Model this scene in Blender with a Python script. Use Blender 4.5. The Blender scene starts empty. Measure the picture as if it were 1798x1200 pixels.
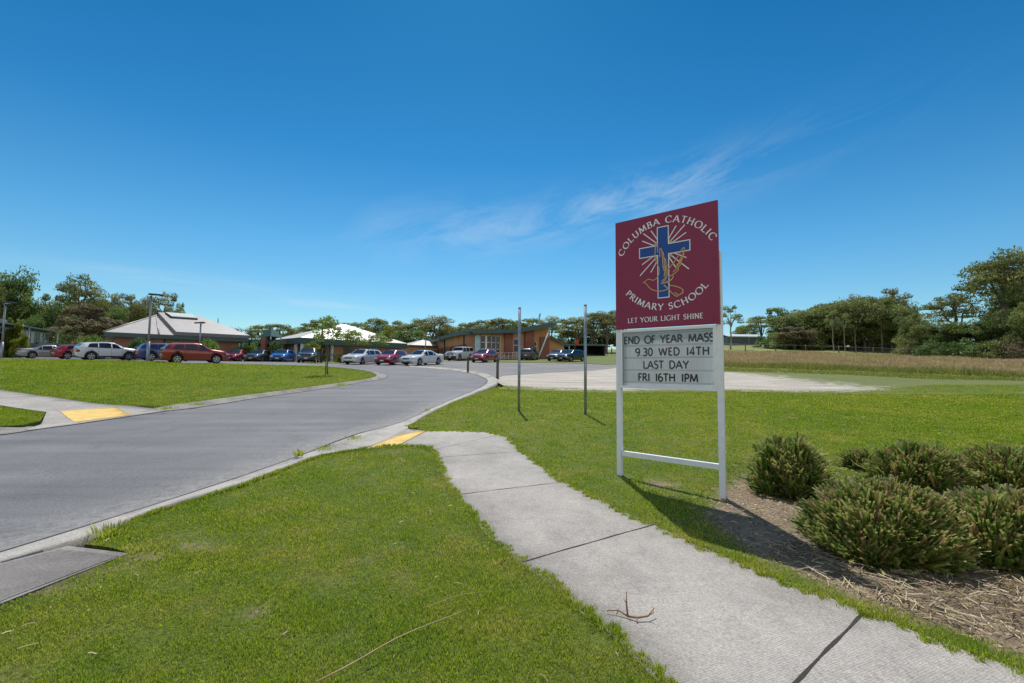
import bpy, bmesh, math, random
import numpy as np
from mathutils import Vector, Matrix, Quaternion
from mathutils.geometry import delaunay_2d_cdt

random.seed(7)
RNG = np.random.default_rng(7)
SC = bpy.context.scene
COL = SC.collection
R_ = math.radians

# ------------------------------------------------------------------ helpers
def link(o, parent=None):
    COL.objects.link(o)
    if parent is not None:
        o.parent = parent
    return o

def tag(o, label=None, cat=None, group=None, kind=None):
    if label: o['label'] = label
    if cat: o['category'] = cat
    if group: o['group'] = group
    if kind: o['kind'] = kind
    return o

def empty(name, loc, label, cat, group=None, rz=0.0):
    o = bpy.data.objects.new(name, None)
    o.empty_display_size = 0.3
    link(o)
    o.location = loc
    o.rotation_euler = (0, 0, rz)
    return tag(o, label, cat, group)

def np_mesh(name, V, F, mat=None, smooth=False, attr=None, mats=None, midx=None):
    """V (n,3), F (m,k) constant size; attr: dict name -> per-vertex float array"""
    V = np.asarray(V, dtype=np.float32); F = np.asarray(F, dtype=np.int32)
    me = bpy.data.meshes.new(name)
    n, k = F.shape
    me.vertices.add(len(V)); me.vertices.foreach_set('co', V.ravel())
    me.loops.add(n * k); me.loops.foreach_set('vertex_index', F.ravel())
    me.polygons.add(n)
    me.polygons.foreach_set('loop_start', np.arange(0, n * k, k, dtype=np.int32))
    me.polygons.foreach_set('loop_total', np.full(n, k, dtype=np.int32))
    if smooth: me.polygons.foreach_set('use_smooth', np.ones(n, dtype=bool))
    if mat: me.materials.append(mat)
    if mats:
        for m in mats: me.materials.append(m)
        me.polygons.foreach_set('material_index', np.asarray(midx, dtype=np.int32))
    if attr:
        for an, av in attr.items():
            a = me.attributes.new(an, 'FLOAT', 'POINT')
            a.data.foreach_set('value', np.asarray(av, dtype=np.float32))
    me.update(calc_edges=True)
    me.validate()
    return me

class MB:
    """collects shapes, builds ONE mesh object"""
    def __init__(self): self.v = []; self.f = []; self.sm = []
    def add(self, vs, fs, smooth=False):
        b = len(self.v); self.v += [tuple(x) for x in vs]
        self.f += [tuple(b + i for i in f) for f in fs]; self.sm += [smooth] * len(fs)
        return self
    def box(self, c, s, M=None, bev=0.0):
        hx, hy, hz = s[0] / 2, s[1] / 2, s[2] / 2
        if bev > 0:
            b = min(bev, hx * .9, hy * .9, hz * .9)
            bm = bmesh.new(); bmesh.ops.create_cube(bm, size=1)
            for v in bm.verts: v.co = Vector((v.co.x * s[0], v.co.y * s[1], v.co.z * s[2]))
            bmesh.ops.bevel(bm, geom=list(bm.edges), offset=b, segments=2, affect='EDGES', profile=.6)
            bm.verts.index_update()
            vs = [v.co.copy() for v in bm.verts]; fs = [[v.index for v in f.verts] for f in bm.faces]; bm.free()
        else:
            vs = [Vector((x, y, z)) for x in (-hx, hx) for y in (-hy, hy) for z in (-hz, hz)]
            fs = [(0, 1, 3, 2), (4, 6, 7, 5), (0, 4, 5, 1), (2, 3, 7, 6), (0, 2, 6, 4), (1, 5, 7, 3)]
        c = Vector(c)
        if M is not None: vs = [M @ v + c for v in vs]
        else: vs = [v + c for v in vs]
        return self.add(vs, fs)
    def tube(self, pts, rad, n=8, cap=True, smooth=True):
        pts = [Vector(p) for p in pts]
        if not hasattr(rad, '__len__'): rad = [rad] * len(pts)
        vs = []; fs = []
        up = Vector((0.013, 0.021, 1))
        for i, p in enumerate(pts):
            d = (pts[min(i + 1, len(pts) - 1)] - pts[max(i - 1, 0)]).normalized()
            if abs(d.dot(up.normalized())) > .95: u = d.cross(Vector((1, .05, 0))).normalized()
            else: u = d.cross(up).normalized()
            if i and u.dot(pu) < 0: u = -u
            pu = u
            w = d.cross(u)
            for j in range(n):
                a = 2 * math.pi * j / n
                vs.append(p + (u * math.cos(a) + w * math.sin(a)) * rad[i])
        for i in range(len(pts) - 1):
            for j in range(n):
                fs.append((i * n + j, i * n + (j + 1) % n, (i + 1) * n + (j + 1) % n, (i + 1) * n + j))
        if cap:
            fs.append(tuple(range(n))[::-1]); fs.append(tuple((len(pts) - 1) * n + j for j in range(n)))
        return self.add(vs, fs, smooth)
    def prism(self, poly, z0, z1):
        n = len(poly)
        vs = [(x, y, z0) for x, y in poly] + [(x, y, z1) for x, y in poly]
        fs = [tuple(range(n))[::-1], tuple(range(n, 2 * n))]
        fs += [(i, (i + 1) % n, n + (i + 1) % n, n + i) for i in range(n)]
        return self.add(vs, fs)
    def build(self, name, mat, parent=None, loc=None):
        me = bpy.data.meshes.new(name)
        me.from_pydata([tuple(x) for x in self.v], [], self.f)
        me.polygons.foreach_set('use_smooth', self.sm)
        me.materials.append(mat)
        bm = bmesh.new(); bm.from_mesh(me); bmesh.ops.recalc_face_normals(bm, faces=list(bm.faces)); bm.to_mesh(me); bm.free()
        me.update()
        o = bpy.data.objects.new(name, me); link(o, parent)
        if loc is not None: o.location = loc
        return o

def copy_tree(o, parent=None):
    c = o.copy(); COL.objects.link(c); c.parent = parent
    for ch in list(o.children): copy_tree(ch, c)
    return c

# ------------------------------------------------------------------ materials
def _new(name):
    m = bpy.data.materials.new(name); m.use_nodes = True
    nt = m.node_tree
    return m, nt, nt.nodes['Principled BSDF'], nt.nodes['Material Output']

def N(nt, t, **kw):
    n = nt.nodes.new(t)
    for k, v in kw.items():
        if k in n.inputs: n.inputs[k].default_value = v
        else: setattr(n, k, v)
    return n

def noise(nt, scale, detail=4, rough=.6, coord=None, dist=0.0):
    n = N(nt, 'ShaderNodeTexNoise'); n.inputs['Scale'].default_value = scale
    n.inputs['Detail'].default_value = detail; n.inputs['Roughness'].default_value = rough
    n.inputs['Distortion'].default_value = dist
    if coord is not None: nt.links.new(coord, n.inputs['Vector'])
    return n

def ramp(nt, fac, stops):
    r = N(nt, 'ShaderNodeValToRGB'); els = r.color_ramp.elements
    while len(els) < len(stops): els.new(.5)
    for e, (p, c) in zip(els, stops):
        e.position = p; e.color = (c[0], c[1], c[2], 1) if hasattr(c, '__len__') else (c, c, c, 1)
    nt.links.new(fac, r.inputs['Fac']); return r

def mix(nt, fac, a, b, mode='MIX'):
    m = N(nt, 'ShaderNodeMix'); m.data_type = 'RGBA'; m.blend_type = mode
    if isinstance(fac, (int, float)): m.inputs[0].default_value = fac
    else: nt.links.new(fac, m.inputs[0])
    for s, v in ((6, a), (7, b)):
        if hasattr(v, 'is_linked'): nt.links.new(v, m.inputs[s])
        else: m.inputs[s].default_value = (v[0], v[1], v[2], 1)
    return m.outputs[2]

def math_(nt, op, a, b=0.0, clamp=False):
    m = N(nt, 'ShaderNodeMath'); m.operation = op; m.use_clamp = clamp
    for s, v in ((0, a), (1, b)):
        if hasattr(v, 'is_linked'): nt.links.new(v, m.inputs[s])
        else: m.inputs[s].default_value = v
    return m.outputs[0]

def geo_pos(nt): return N(nt, 'ShaderNodeNewGeometry').outputs['Position']
def obj_co(nt): return N(nt, 'ShaderNodeTexCoord').outputs['Object']
def attr(nt, name):
    a = N(nt, 'ShaderNodeAttribute'); a.attribute_name = name; return a.outputs['Fac']

def bump(nt, bsdf, h, strength=.3, dist=.02):
    b = N(nt, 'ShaderNodeBump'); b.inputs['Strength'].default_value = strength; b.inputs['Distance'].default_value = dist
    nt.links.new(h, b.inputs['Height']); nt.links.new(b.outputs['Normal'], bsdf.inputs['Normal'])

def simple(name, col, rough=.6, metal=0.0, var=.12, scale=6.0, spec=None, coat=0.0, bmp=0.0):
    m, nt, b, o = _new(name)
    b.inputs['Roughness'].default_value = rough; b.inputs['Metallic'].default_value = metal
    if spec is not None: b.inputs['Specular IOR Level'].default_value = spec
    if coat: b.inputs['Coat Weight'].default_value = coat; b.inputs['Coat Roughness'].default_value = .05
    c = obj_co(nt); n = noise(nt, scale, 5, .65, c)
    lo = [x * (1 - var) for x in col]; hi = [min(1, x * (1 + var)) for x in col]
    r = ramp(nt, n.outputs['Fac'], [(.3, lo), (.7, hi)])
    nt.links.new(r.outputs['Color'], b.inputs['Base Color'])
    if bmp: bump(nt, b, n.outputs['Fac'], bmp, .01)
    return m

M = {}
M['white_steel'] = simple('white_steel', (.78, .80, .82), .45, 0, .06, 9)
M['galv'] = simple('galvanised_steel', (.30, .33, .35), .45, .55, .25, 14)
M['dark_metal'] = simple('dark_metal', (.035, .045, .05), .5, .3, .2, 8)
M['maroon'] = simple('maroon_panel', (.25, .012, .055), .42, 0, .06, 3)
M['cross_blue'] = simple('emblem_blue', (.004, .060, .29), .45, 0, .05, 5)
M['white_letter'] = simple('white_lettering', (.85, .86, .88), .5, 0, .04, 5)
M['gold'] = simple('emblem_gold', (.60, .36, .14), .45, 0, .08, 6)
M['black_letter'] = simple('black_lettering', (.012, .014, .018), .5, 0, .1, 5)
M['panel'] = simple('message_panel_white', (.84, .86, .88), .45, 0, .07, 4)
M['panel_rail'] = simple('panel_rail', (.30, .33, .36), .5, 0, .1, 6)
M['wood_post'] = simple('weathered_timber', (.10, .085, .06), .85, 0, .4, 18, bmp=.4)
M['concrete_new'] = simple('pale_concrete', (.40, .38, .34), .85, 0, .15, 8)
M['yellow'] = simple('tactile_yellow', (.66, .44, .11), .75, 0, .16, 5)
M['tyre'] = simple('tyre_rubber', (.018, .018, .019), .8, 0, .2, 20)
M['alloy'] = simple('alloy_wheel', (.52, .53, .55), .3, .75, .08, 12)
M['hub'] = simple('steel_hubcap', (.40, .41, .43), .4, .5, .1, 12)
M['black_trim'] = simple('black_plastic_trim', (.02, .021, .023), .55, 0, .2, 14)
M['glass_dark'] = simple('tinted_car_glass', (.012, .016, .02), .04, 0, .2, 2, spec=.9)
M['lamp_clear'] = simple('clear_headlight', (.55, .58, .62), .1, .3, .1, 20, coat=.6)
M['lamp_red'] = simple('red_tail_light', (.28, .012, .012), .2, 0, .15, 14, coat=.5)
M['plate'] = simple('number_plate_blank', (.62, .62, .60), .5, 0, .06, 12)
M['chrome'] = simple('chrome', (.6, .6, .6), .15, 1, .03, 6)
M['cream_wall'] = simple('tan_render', (.52, .265, .12), .8, 0, .1, 3)
M['fascia'] = simple('green_fascia', (.050, .098, .095), .5, 0, .1, 2)
M['green_roof'] = simple('green_steel_roof', (.03, .09, .07), .45, 0, .12, 3)
M['column'] = simple('white_column', (.60, .63, .62), .6, 0, .08, 3)
M['dark_door'] = simple('dark_glazing', (.008, .011, .013), .06, 0, .2, 2, spec=.4)
M['sky_glass'] = simple('blue_window_glass', (.012, .022, .032), .04, 0, .1, 1, spec=.5)
M['pale_blue_panel'] = simple('pale_blue_panel', (.32, .55, .66), .25, 0, .06, 2)
M['win_frame'] = simple('window_frame', (.74, .73, .66), .5, 0, .08, 6)
M['shed_wall'] = simple('grey_green_cladding', (.10, .135, .14), .6, 0, .12, 1)
M['shed_roof'] = simple('pale_shed_roof', (.66, .68, .70), .35, .2, .08, 1)
M['dark_inside'] = simple('dark_interior', (.015, .017, .018), .9, 0, .3, 2)
M['red_cloth'] = simple('red_flag_cloth', (.62, .05, .04), .7, 0, .1, 4)
M['straw'] = simple('dry_straw', (.40, .30, .15), .85, 0, .3, 9)
M['twig'] = simple('dry_twig_bark', (.24, .13, .06), .85, 0, .35, 30)
M['bark'] = simple('gum_bark', (.13, .105, .085), .9, 0, .45, 5, bmp=.4)
M['bark_pale'] = simple('pale_gum_bark', (.27, .235, .20), .85, 0, .35, 4, bmp=.3)

def brick_mat(name, c1, c2, mortar):
    m, nt, b, o = _new(name)
    b.inputs['Roughness'].default_value = .88
    t = N(nt, 'ShaderNodeTexBrick'); t.inputs['Scale'].default_value = 1.0
    t.inputs['Brick Width'].default_value = .23; t.inputs['Row Height'].default_value = .086; t.inputs['Mortar Size'].default_value = .008
    t.inputs['Color1'].default_value = (*c1, 1); t.inputs['Color2'].default_value = (*c2, 1); t.inputs['Mortar'].default_value = (*mortar, 1)
    uv = N(nt, 'ShaderNodeTexCoord').outputs['UV']
    nt.links.new(uv, t.inputs['Vector'])
    n = noise(nt, .7, 5, .6, obj_co(nt))
    r = ramp(nt, n.outputs['Fac'], [(.3, .78), (.7, 1.12)])
    nt.links.new(mix(nt, 1.0, t.outputs['Color'], r.outputs['Color'], 'MULTIPLY'), b.inputs['Base Color'])
    return m
M['brick'] = brick_mat('red_brown_brick', (.30, .125, .07), (.36, .165, .095), (.36, .27, .20))
M['brick_dark'] = brick_mat('dark_red_brick', (.23, .068, .046), (.27, .085, .058), (.27, .17, .13))
M['brick_tan'] = brick_mat('tan_brick', (.50, .225, .105), (.56, .275, .14), (.50, .36, .24))

def roof_mat(name, col):
    m, nt, b, o = _new(name); b.inputs['Roughness'].default_value = .42; b.inputs['Metallic'].default_value = .0
    c = obj_co(nt); n = noise(nt, .9, 6, .65, c); n2 = noise(nt, 7, 3, .6, c)
    r = ramp(nt, n.outputs['Fac'], [(.3, [x * .86 for x in col]), (.72, [min(1, x * 1.06) for x in col])])
    r2 = ramp(nt, n2.outputs['Fac'], [(.35, .92), (.65, 1.03)])
    nt.links.new(mix(nt, 1, r.outputs['Color'], r2.outputs['Color'], 'MULTIPLY'), b.inputs['Base Color'])
    uv = N(nt, 'ShaderNodeTexCoord').outputs['UV']
    w = N(nt, 'ShaderNodeTexWave'); w.inputs['Scale'].default_value = 1.6; w.bands_direction = 'X'
    nt.links.new(uv, w.inputs['Vector']); bump(nt, b, w.outputs['Fac'], .10, .02)
    return m
M['roof_a'] = roof_mat('weathered_grey_steel_roof', (.42, .385, .35))
M['roof_c'] = roof_mat('cream_steel_roof', (.56, .515, .45))

def car_paint(name, col, metal=.35, rough=.28):
    m, nt, b, o = _new(name)
    b.inputs['Base Color'].default_value = (*col, 1); b.inputs['Metallic'].default_value = metal
    b.inputs['Roughness'].default_value = rough; b.inputs['Coat Weight'].default_value = .9; b.inputs['Coat Roughness'].default_value = .03
    n = noise(nt, 2.2, 4, .6, obj_co(nt))
    z = N(nt, 'ShaderNodeSeparateXYZ'); nt.links.new(obj_co(nt), z.inputs[0])
    dz = math_(nt, 'SUBTRACT', .75, z.outputs['Z'], True)
    d = math_(nt, 'MULTIPLY', dz, n.outputs['Fac'], True)
    nt.links.new(mix(nt, math_(nt, 'MULTIPLY', d, .35), col, (.16, .14, .11)), b.inputs['Base Color'])
    return m

# foliage: dark/light per leaf comes from a per-leaf tint attribute (leaf age), not from shade
def leaf_mat(name, c_dark, c_mid, c_light, trans=.45, rough=.5):
    m, nt, b, o = _new(name)
    b.inputs['Roughness'].default_value = rough; b.inputs['Specular IOR Level'].default_value = .35
    a = attr(nt, 'tint')
    r = ramp(nt, a, [(0, c_dark), (.5, c_mid), (1, c_light)])
    oi = N(nt, 'ShaderNodeObjectInfo').outputs['Random']
    hs = N(nt, 'ShaderNodeHueSaturation')
    nt.links.new(math_(nt, 'ADD', math_(nt, 'MULTIPLY', oi, .035), .482), hs.inputs['Hue'])
    nt.links.new(math_(nt, 'ADD', math_(nt, 'MULTIPLY', oi, .35), .82), hs.inputs['Value'])
    nt.links.new(r.outputs['Color'], hs.inputs['Color'])
    col = hs.outputs['Color']
    nt.links.new(col, b.inputs['Base Color'])
    tr = N(nt, 'ShaderNodeBsdfTranslucent'); nt.links.new(col, tr.inputs['Color'])
    mx = N(nt, 'ShaderNodeMixShader'); mx.inputs[0].default_value = trans
    nt.links.new(b.outputs[0], mx.inputs[1]); nt.links.new(tr.outputs[0], mx.inputs[2]); nt.links.new(mx.outputs[0], o.inputs['Surface'])
    return m
M['leaf_gum'] = leaf_mat('gum_leaves', (.09, .135, .04), (.20, .25, .075), (.42, .43, .14))
M['leaf_rust'] = leaf_mat('rusty_gum_leaves', (.10, .125, .045), (.22, .23, .085), (.42, .36, .15))
M['leaf_green'] = leaf_mat('dark_green_leaves', (.045, .09, .025), (.11, .17, .045), (.26, .31, .08))
M['leaf_olive'] = leaf_mat('olive_brown_leaves', (.105, .096, .049), (.210, .184, .096), (.333, .289, .149))
M['leaf_bright'] = leaf_mat('bright_green_leaves', (.11, .19, .03), (.21, .32, .06), (.38, .45, .13), .5)
M['leaf_yellow'] = leaf_mat('yellow_green_leaves', (.12, .16, .01), (.22, .26, .02), (.36, .36, .04), .4)
M['leaf_hedge'] = leaf_mat('hedge_leaves', (.044, .088, .026), (.088, .149, .044), (.158, .228, .070), .2)
M['leaf_redhedge'] = leaf_mat('reddish_hedge_leaves', (.105, .061, .035), (.193, .105, .052), (.175, .210, .070), .2)

# ------------------------------------------------------------------ camera
CX, CY, FPX = 899.0, 600.0, 800.0
PITCH = math.atan(50 / 800); ROLL = .0085
CAMP = Vector((0, 0, 1.6))
F0 = Vector((0, math.cos(PITCH), math.sin(PITCH))); X0 = Vector((1, 0, 0)); U0 = Vector((0, -math.sin(PITCH), math.cos(PITCH)))
RX = X0 * math.cos(ROLL) + U0 * math.sin(ROLL); UX = U0 * math.cos(ROLL) - X0 * math.sin(ROLL)
cam_d = bpy.data.cameras.new('camera'); cam = bpy.data.objects.new('camera', cam_d); link(cam)
cam_d.sensor_width = 36; cam_d.lens = 36 * FPX / 1798; cam_d.clip_start = .1; cam_d.clip_end = 6000
mw = Matrix((RX, UX, -F0)).transposed().to_4x4(); mw.translation = CAMP
cam.matrix_world = mw
SC.camera = cam

# ------------------------------------------------------------------ terrain: thin-plate spline through surveyed heights
CTL = np.array([(-30, -10, 0), (0, -10, -.1), (30, -10, -.3), (0, 2, -.05), (-12, 6, 0.0), (1.47, 6.3, .08), (2.47, 5.4, .02), (8, 6, -.05),
    (-5, 3, -.03), (.2, 12.6, .37), (2, 12.2, .32), (-14, 14, .35), (14, 14, .25), (-.8, 27, 1.12), (-12, 30, 1.3), (20, 30, 1.15), (-40, 45, 2.27),
    (-26.7, 38, 1.95), (-35, 58, 2.4), (-15, 46, 2.04), (-9, 45, 2.03), (-3, 52, 2.45), (6.6, 58, 2.77), (-8.4, 68, 3.0),
    (-61, 55, 2.65), (60, 100, 6.0), (78, 90, 4.8), (82, 160, 11.4), (88, 125, 8.2), (80, 75, 3.7), (20, 90, 5.0), (35, 38, 1.5),
    (-40, 100, 4), (-100, 100, 4.5), (-80, 20, .9), (80, 20, .7), (0, 150, 6.5), (-150, 200, 7), (150, 250, 13),
    (0, 400, 10), (-400, 400, 10), (400, 400, 14), (400, 100, 6), (-400, 100, 5), (400, -100, 0), (-400, -100, 0)], dtype=float)
def _U(r2): return np.where(r2 > 1e-9, .5 * r2 * np.log(np.maximum(r2, 1e-9)), 0)
def _tps(P, lam):
    S = P[:, :2] / 50.0; n = len(S)
    K = _U(((S[:, None] - S[None]) ** 2).sum(-1)) + lam * np.eye(n)
    Q = np.hstack([np.ones((n, 1)), S])
    A = np.zeros((n + 3, n + 3)); A[:n, :n] = K; A[:n, n:] = Q; A[n:, :n] = Q.T
    return S, np.linalg.solve(A, np.concatenate([P[:, 2], np.zeros(3)]))
TS, TW = _tps(CTL, 2e-4)
def Tn(x, y):
    x = np.clip(np.asarray(x, float), -400, 400) / 50; y = np.clip(np.asarray(y, float), -100, 400) / 50
    sh = x.shape; x = x.ravel(); y = y.ravel(); n = len(TS)
    out = np.empty(len(x))
    for i in range(0, len(x), 20000):
        xx = x[i:i + 20000]; yy = y[i:i + 20000]
        K = _U((xx[:, None] - TS[None, :, 0]) ** 2 + (yy[:, None] - TS[None, :, 1]) ** 2)
        out[i:i + 20000] = K @ TW[:n] + TW[n] + TW[n + 1] * xx + TW[n + 2] * yy
    return out.reshape(sh)
def T(x, y): return float(Tn(np.array([x]), np.array([y]))[0])
def smooth(a, b, x):
    t = np.clip((np.asarray(x, float) - a) / (b - a), 0, 1); return t * t * (3 - 2 * t)

def ray(px, py):
    d = F0 + RX * ((px - CX) / FPX) + UX * ((CY - py) / FPX)
    return d / d.y
def at(px, py, Y): return CAMP + ray(px, py) * Y
_YS = np.concatenate([np.linspace(1.2, 20, 400), np.linspace(20.05, 80, 600), np.linspace(80.2, 400, 800)])
def gp(px, py, off=0.0):
    """point of the ground (raised by off) met by the sight line surveyed at (px, py)"""
    r = ray(px, py)
    h = CAMP.z + r.z * _YS - Tn(r.x * _YS, _YS) - (off(r.x * _YS, _YS) if callable(off) else off)
    k = np.argmax(h <= 0)
    if h[k] > 0: k = len(_YS) - 1
    Y = _YS[k]
    if k > 0 and h[k] <= 0:
        t = h[k - 1] / (h[k - 1] - h[k]); Y = _YS[k - 1] + t * (_YS[k] - _YS[k - 1])
    return Vector((r.x * Y, Y, CAMP.z + r.z * Y))
def gxy(pts, off=0.0): return [tuple(gp(x, y, off)[:2]) for x, y in pts]
# ------------------------------------------------------------------ ground materials
def grass_color(nt, pos, boost=1.0):
    n1 = noise(nt, .28, 5, .62, pos); n2 = noise(nt, 1.7, 5, .65, pos); n3 = noise(nt, 26, 3, .7, pos)
    a = ramp(nt, n1.outputs['Fac'], [(.30, (.17, .275, .018)), (.50, (.27, .345, .028)), (.68, (.38, .385, .052))])
    b = ramp(nt, n2.outputs['Fac'], [(.32, (.165, .275, .018)), (.52, (.275, .35, .03)), (.63, (.42, .385, .085)), (.76, (.55, .43, .17))])
    c = mix(nt, .5, a.outputs['Color'], b.outputs['Color'])
    f = ramp(nt, n3.outputs['Fac'], [(.3, .16), (.7, .60)])
    return c, mix(nt, 1.0, c, f.outputs['Color'], 'MULTIPLY')

def soil_color(nt, pos):
    n1 = noise(nt, 3, 6, .7, pos); n2 = noise(nt, 40, 3, .7, pos)
    a = ramp(nt, n1.outputs['Fac'], [(.3, (.165, .118, .075)), (.5, (.26, .19, .12)), (.7, (.37, .28, .175))])
    f = ramp(nt, n2.outputs['Fac'], [(.3, .6), (.7, 1.3)])
    return mix(nt, 1, a.outputs['Color'], f.outputs['Color'], 'MULTIPLY')

def lawn_material():
    m, nt, b, o = _new('lawn_turf'); b.inputs['Roughness'].default_value = .9
    pos = geo_pos(nt); _, g = grass_color(nt, pos)
    s = soil_color(nt, pos)
    nd = noise(nt, 4.5, 5, .7, pos)
    d = math_(nt, 'ADD', attr(nt, 'dirt'), math_(nt, 'SUBTRACT', nd.outputs['Fac'], .5))
    r = ramp(nt, d, [(.38, 0.0), (.62, 1.0)])
    nt.links.new(mix(nt, r.outputs['Color'], g, s), b.inputs['Base Color'])
    n = noise(nt, 45, 4, .7, pos); bump(nt, b, n.outputs['Fac'], .8, .03)
    return m
M['lawn'] = lawn_material()

def pasture_material():
    m, nt, b, o = _new('pasture_ground'); b.inputs['Roughness'].default_value = .95
    pos = geo_pos(nt)
    n1 = noise(nt, .06, 5, .6, pos); n2 = noise(nt, .8, 5, .7, pos)
    a = ramp(nt, n1.outputs['Fac'], [(.3, (.135, .175, .03)), (.5, (.19, .205, .05)), (.7, (.26, .235, .08))])
    f = ramp(nt, n2.outputs['Fac'], [(.3, .75), (.7, 1.2)])
    nt.links.new(mix(nt, 1, a.outputs['Color'], f.outputs['Color'], 'MULTIPLY'), b.inputs['Base Color'])
    bump(nt, b, n2.outputs['Fac'], .6, .1)
    return m
M['pasture'] = pasture_material()

def asphalt_material():
    m, nt, b, o = _new('weathered_asphalt'); b.inputs['Roughness'].default_value = .82
    pos = geo_pos(nt)
    n1 = noise(nt, .35, 6, .65, pos, .4); n2 = noise(nt, 42, 5, .8, pos); n3 = noise(nt, 9, 5, .7, pos)
    a = ramp(nt, n1.outputs['Fac'], [(.3, (.108, .108, .112)), (.5, (.136, .135, .137)), (.72, (.168, .165, .162))])
    f = ramp(nt, n2.outputs['Fac'], [(.25, .45), (.5, 1.0), (.75, 1.7)])
    c = mix(nt, 1, a.outputs['Color'], f.outputs['Color'], 'MULTIPLY')
    sep = N(nt, 'ShaderNodeMapping'); sep.inputs['Rotation'].default_value = (0, 0, R_(-38)); sep.inputs['Scale'].default_value = (.12, 1.4, 1); nt.links.new(pos, sep.inputs['Vector'])
    tr = noise(nt, 1.0, 4, .6, sep.outputs[0]); c = mix(nt, 1, c, ramp(nt, tr.outputs['Fac'], [(.33, .80), (.67, 1.16)]).outputs['Color'], 'MULTIPLY')
    vo = N(nt, 'ShaderNodeTexVoronoi'); vo.feature = 'DISTANCE_TO_EDGE'; vo.inputs['Scale'].default_value = .22
    wz = noise(nt, 1.3, 5, .7, pos); off_ = N(nt, 'ShaderNodeVectorMath'); off_.operation = 'MULTIPLY_ADD'; nt.links.new(wz.outputs['Color'], off_.inputs[0]); off_.inputs[1].default_value = (2.2, 2.2, 0); nt.links.new(pos, off_.inputs[2]); nt.links.new(off_.outputs[0], vo.inputs['Vector'])
    cr = ramp(nt, vo.outputs['Distance'], [(.0, .55), (.0035, 1.0)]); c = mix(nt, 1, c, cr.outputs['Color'], 'MULTIPLY')
    st = noise(nt, .9, 3, .5, pos); c = mix(nt, 1, c, ramp(nt, st.outputs['Fac'], [(.22, .72), (.33, 1.0)]).outputs['Color'], 'MULTIPLY')
    # bleached stone showing along the worn gutter side
    e = math_(nt, 'MULTIPLY', attr(nt, 'worn'), ramp(nt, n3.outputs['Fac'], [(.34, .05), (.70, 1.0)]).outputs['Color'], True)
    f2 = ramp(nt, n2.outputs['Fac'], [(.25, .6), (.75, 1.25)])
    pale = mix(nt, 1, (.33, .315, .29), f2.outputs['Color'], 'MULTIPLY')
    nt.links.new(mix(nt, e, c, pale), b.inputs['Base Color'])
    bump(nt, b, n2.outputs['Fac'], .5, .006)
    return m
M['asphalt'] = asphalt_material()

def gravel_material(name, lo, mid, hi, grassy=True):
    m, nt, b, o = _new(name); b.inputs['Roughness'].default_value = .92
    pos = geo_pos(nt)
    mp = N(nt, 'ShaderNodeMapping'); mp.inputs['Scale'].default_value = (.4, 1.5, 1); nt.links.new(pos, mp.inputs['Vector'])
    n1 = noise(nt, .8, 6, .68, mp.outputs[0]); n2 = noise(nt, 14, 4, .75, pos)
    a = ramp(nt, n1.outputs['Fac'], [(.3, lo), (.5, mid), (.68, hi)])
    f = ramp(nt, n2.outputs['Fac'], [(.25, .60), (.75, 1.25)])
    c = mix(nt, 1, a.outputs['Color'], f.outputs['Color'], 'MULTIPLY')
    if grassy:
        _, g = grass_color(nt, pos)
        g = mix(nt, .18, g, (.13, .125, .04))
        n3 = noise(nt, 2.2, 8, .78, mp.outputs[0])
        d = math_(nt, 'ADD', attr(nt, 'grassy'), math_(nt, 'MULTIPLY', math_(nt, 'SUBTRACT', n3.outputs['Fac'], .5), 2.6))
        r = ramp(nt, d, [(.40, 0.0), (.60, 1.0)])
        c = mix(nt, r.outputs['Color'], c, g)
    nt.links.new(c, b.inputs['Base Color']); bump(nt, b, n2.outputs['Fac'], .5, .02)
    return m
M['gravel'] = gravel_material('pale_gravel', (.30, .265, .215), (.43, .385, .32), (.53, .48, .405))
M['dark_gravel'] = gravel_material('grey_gravel', (.15, .148, .145), (.19, .185, .18), (.30, .28, .25), True)

def concrete_material(name, base, stain, lines=0.0):
    m, nt, b, o = _new(name); b.inputs['Roughness'].default_value = .88
    pos = geo_pos(nt)
    n1 = noise(nt, 1.1, 6, .68, pos, .3); n2 = noise(nt, 60, 3, .75, pos); n3 = noise(nt, 6, 5, .7, pos)
    a = ramp(nt, n1.outputs['Fac'], [(.30, stain), (.50, base), (.72, [x * 1.18 for x in base])])
    f = ramp(nt, n2.outputs['Fac'], [(.25, .58), (.5, 1.0), (.75, 1.38)])
    g = ramp(nt, n3.outputs['Fac'], [(.28, .84), (.5, 1.0), (.7, 1.07)])
    c = mix(nt, 1, a.outputs['Color'], f.outputs['Color'], 'MULTIPLY')
    c = mix(nt, 1, c, g.outputs['Color'], 'MULTIPLY')
    h = n2.outputs['Fac']
    if lines:
        mp = N(nt, 'ShaderNodeMapping'); mp.inputs['Rotation'].default_value = (0, 0, R_(-24)); nt.links.new(pos, mp.inputs['Vector'])
        w = N(nt, 'ShaderNodeTexWave'); w.bands_direction = 'Y'; w.inputs['Scale'].default_value = 22; w.inputs['Distortion'].default_value = 4.5
        w.inputs['Detail'].default_value = 3; w.inputs['Detail Scale'].default_value = 1.4
        nt.links.new(mp.outputs[0], w.inputs['Vector'])
        wr = ramp(nt, w.outputs['Fac'], [(.15, 1 - lines), (.6, 1.03)])
        c = mix(nt, 1, c, wr.outputs['Color'], 'MULTIPLY'); h = math_(nt, 'ADD', h, w.outputs['Fac'])
    nt.links.new(c, b.inputs['Base Color']); bump(nt, b, h, .35, .006)
    return m
M['path'] = concrete_material('broomed_concrete', (.345, .318, .283), (.265, .243, .214), .07)
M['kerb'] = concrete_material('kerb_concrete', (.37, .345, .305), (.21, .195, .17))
M['kerb_dark'] = concrete_material('stained_kerb_concrete', (.24, .225, .205), (.13, .12, .105))
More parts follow.
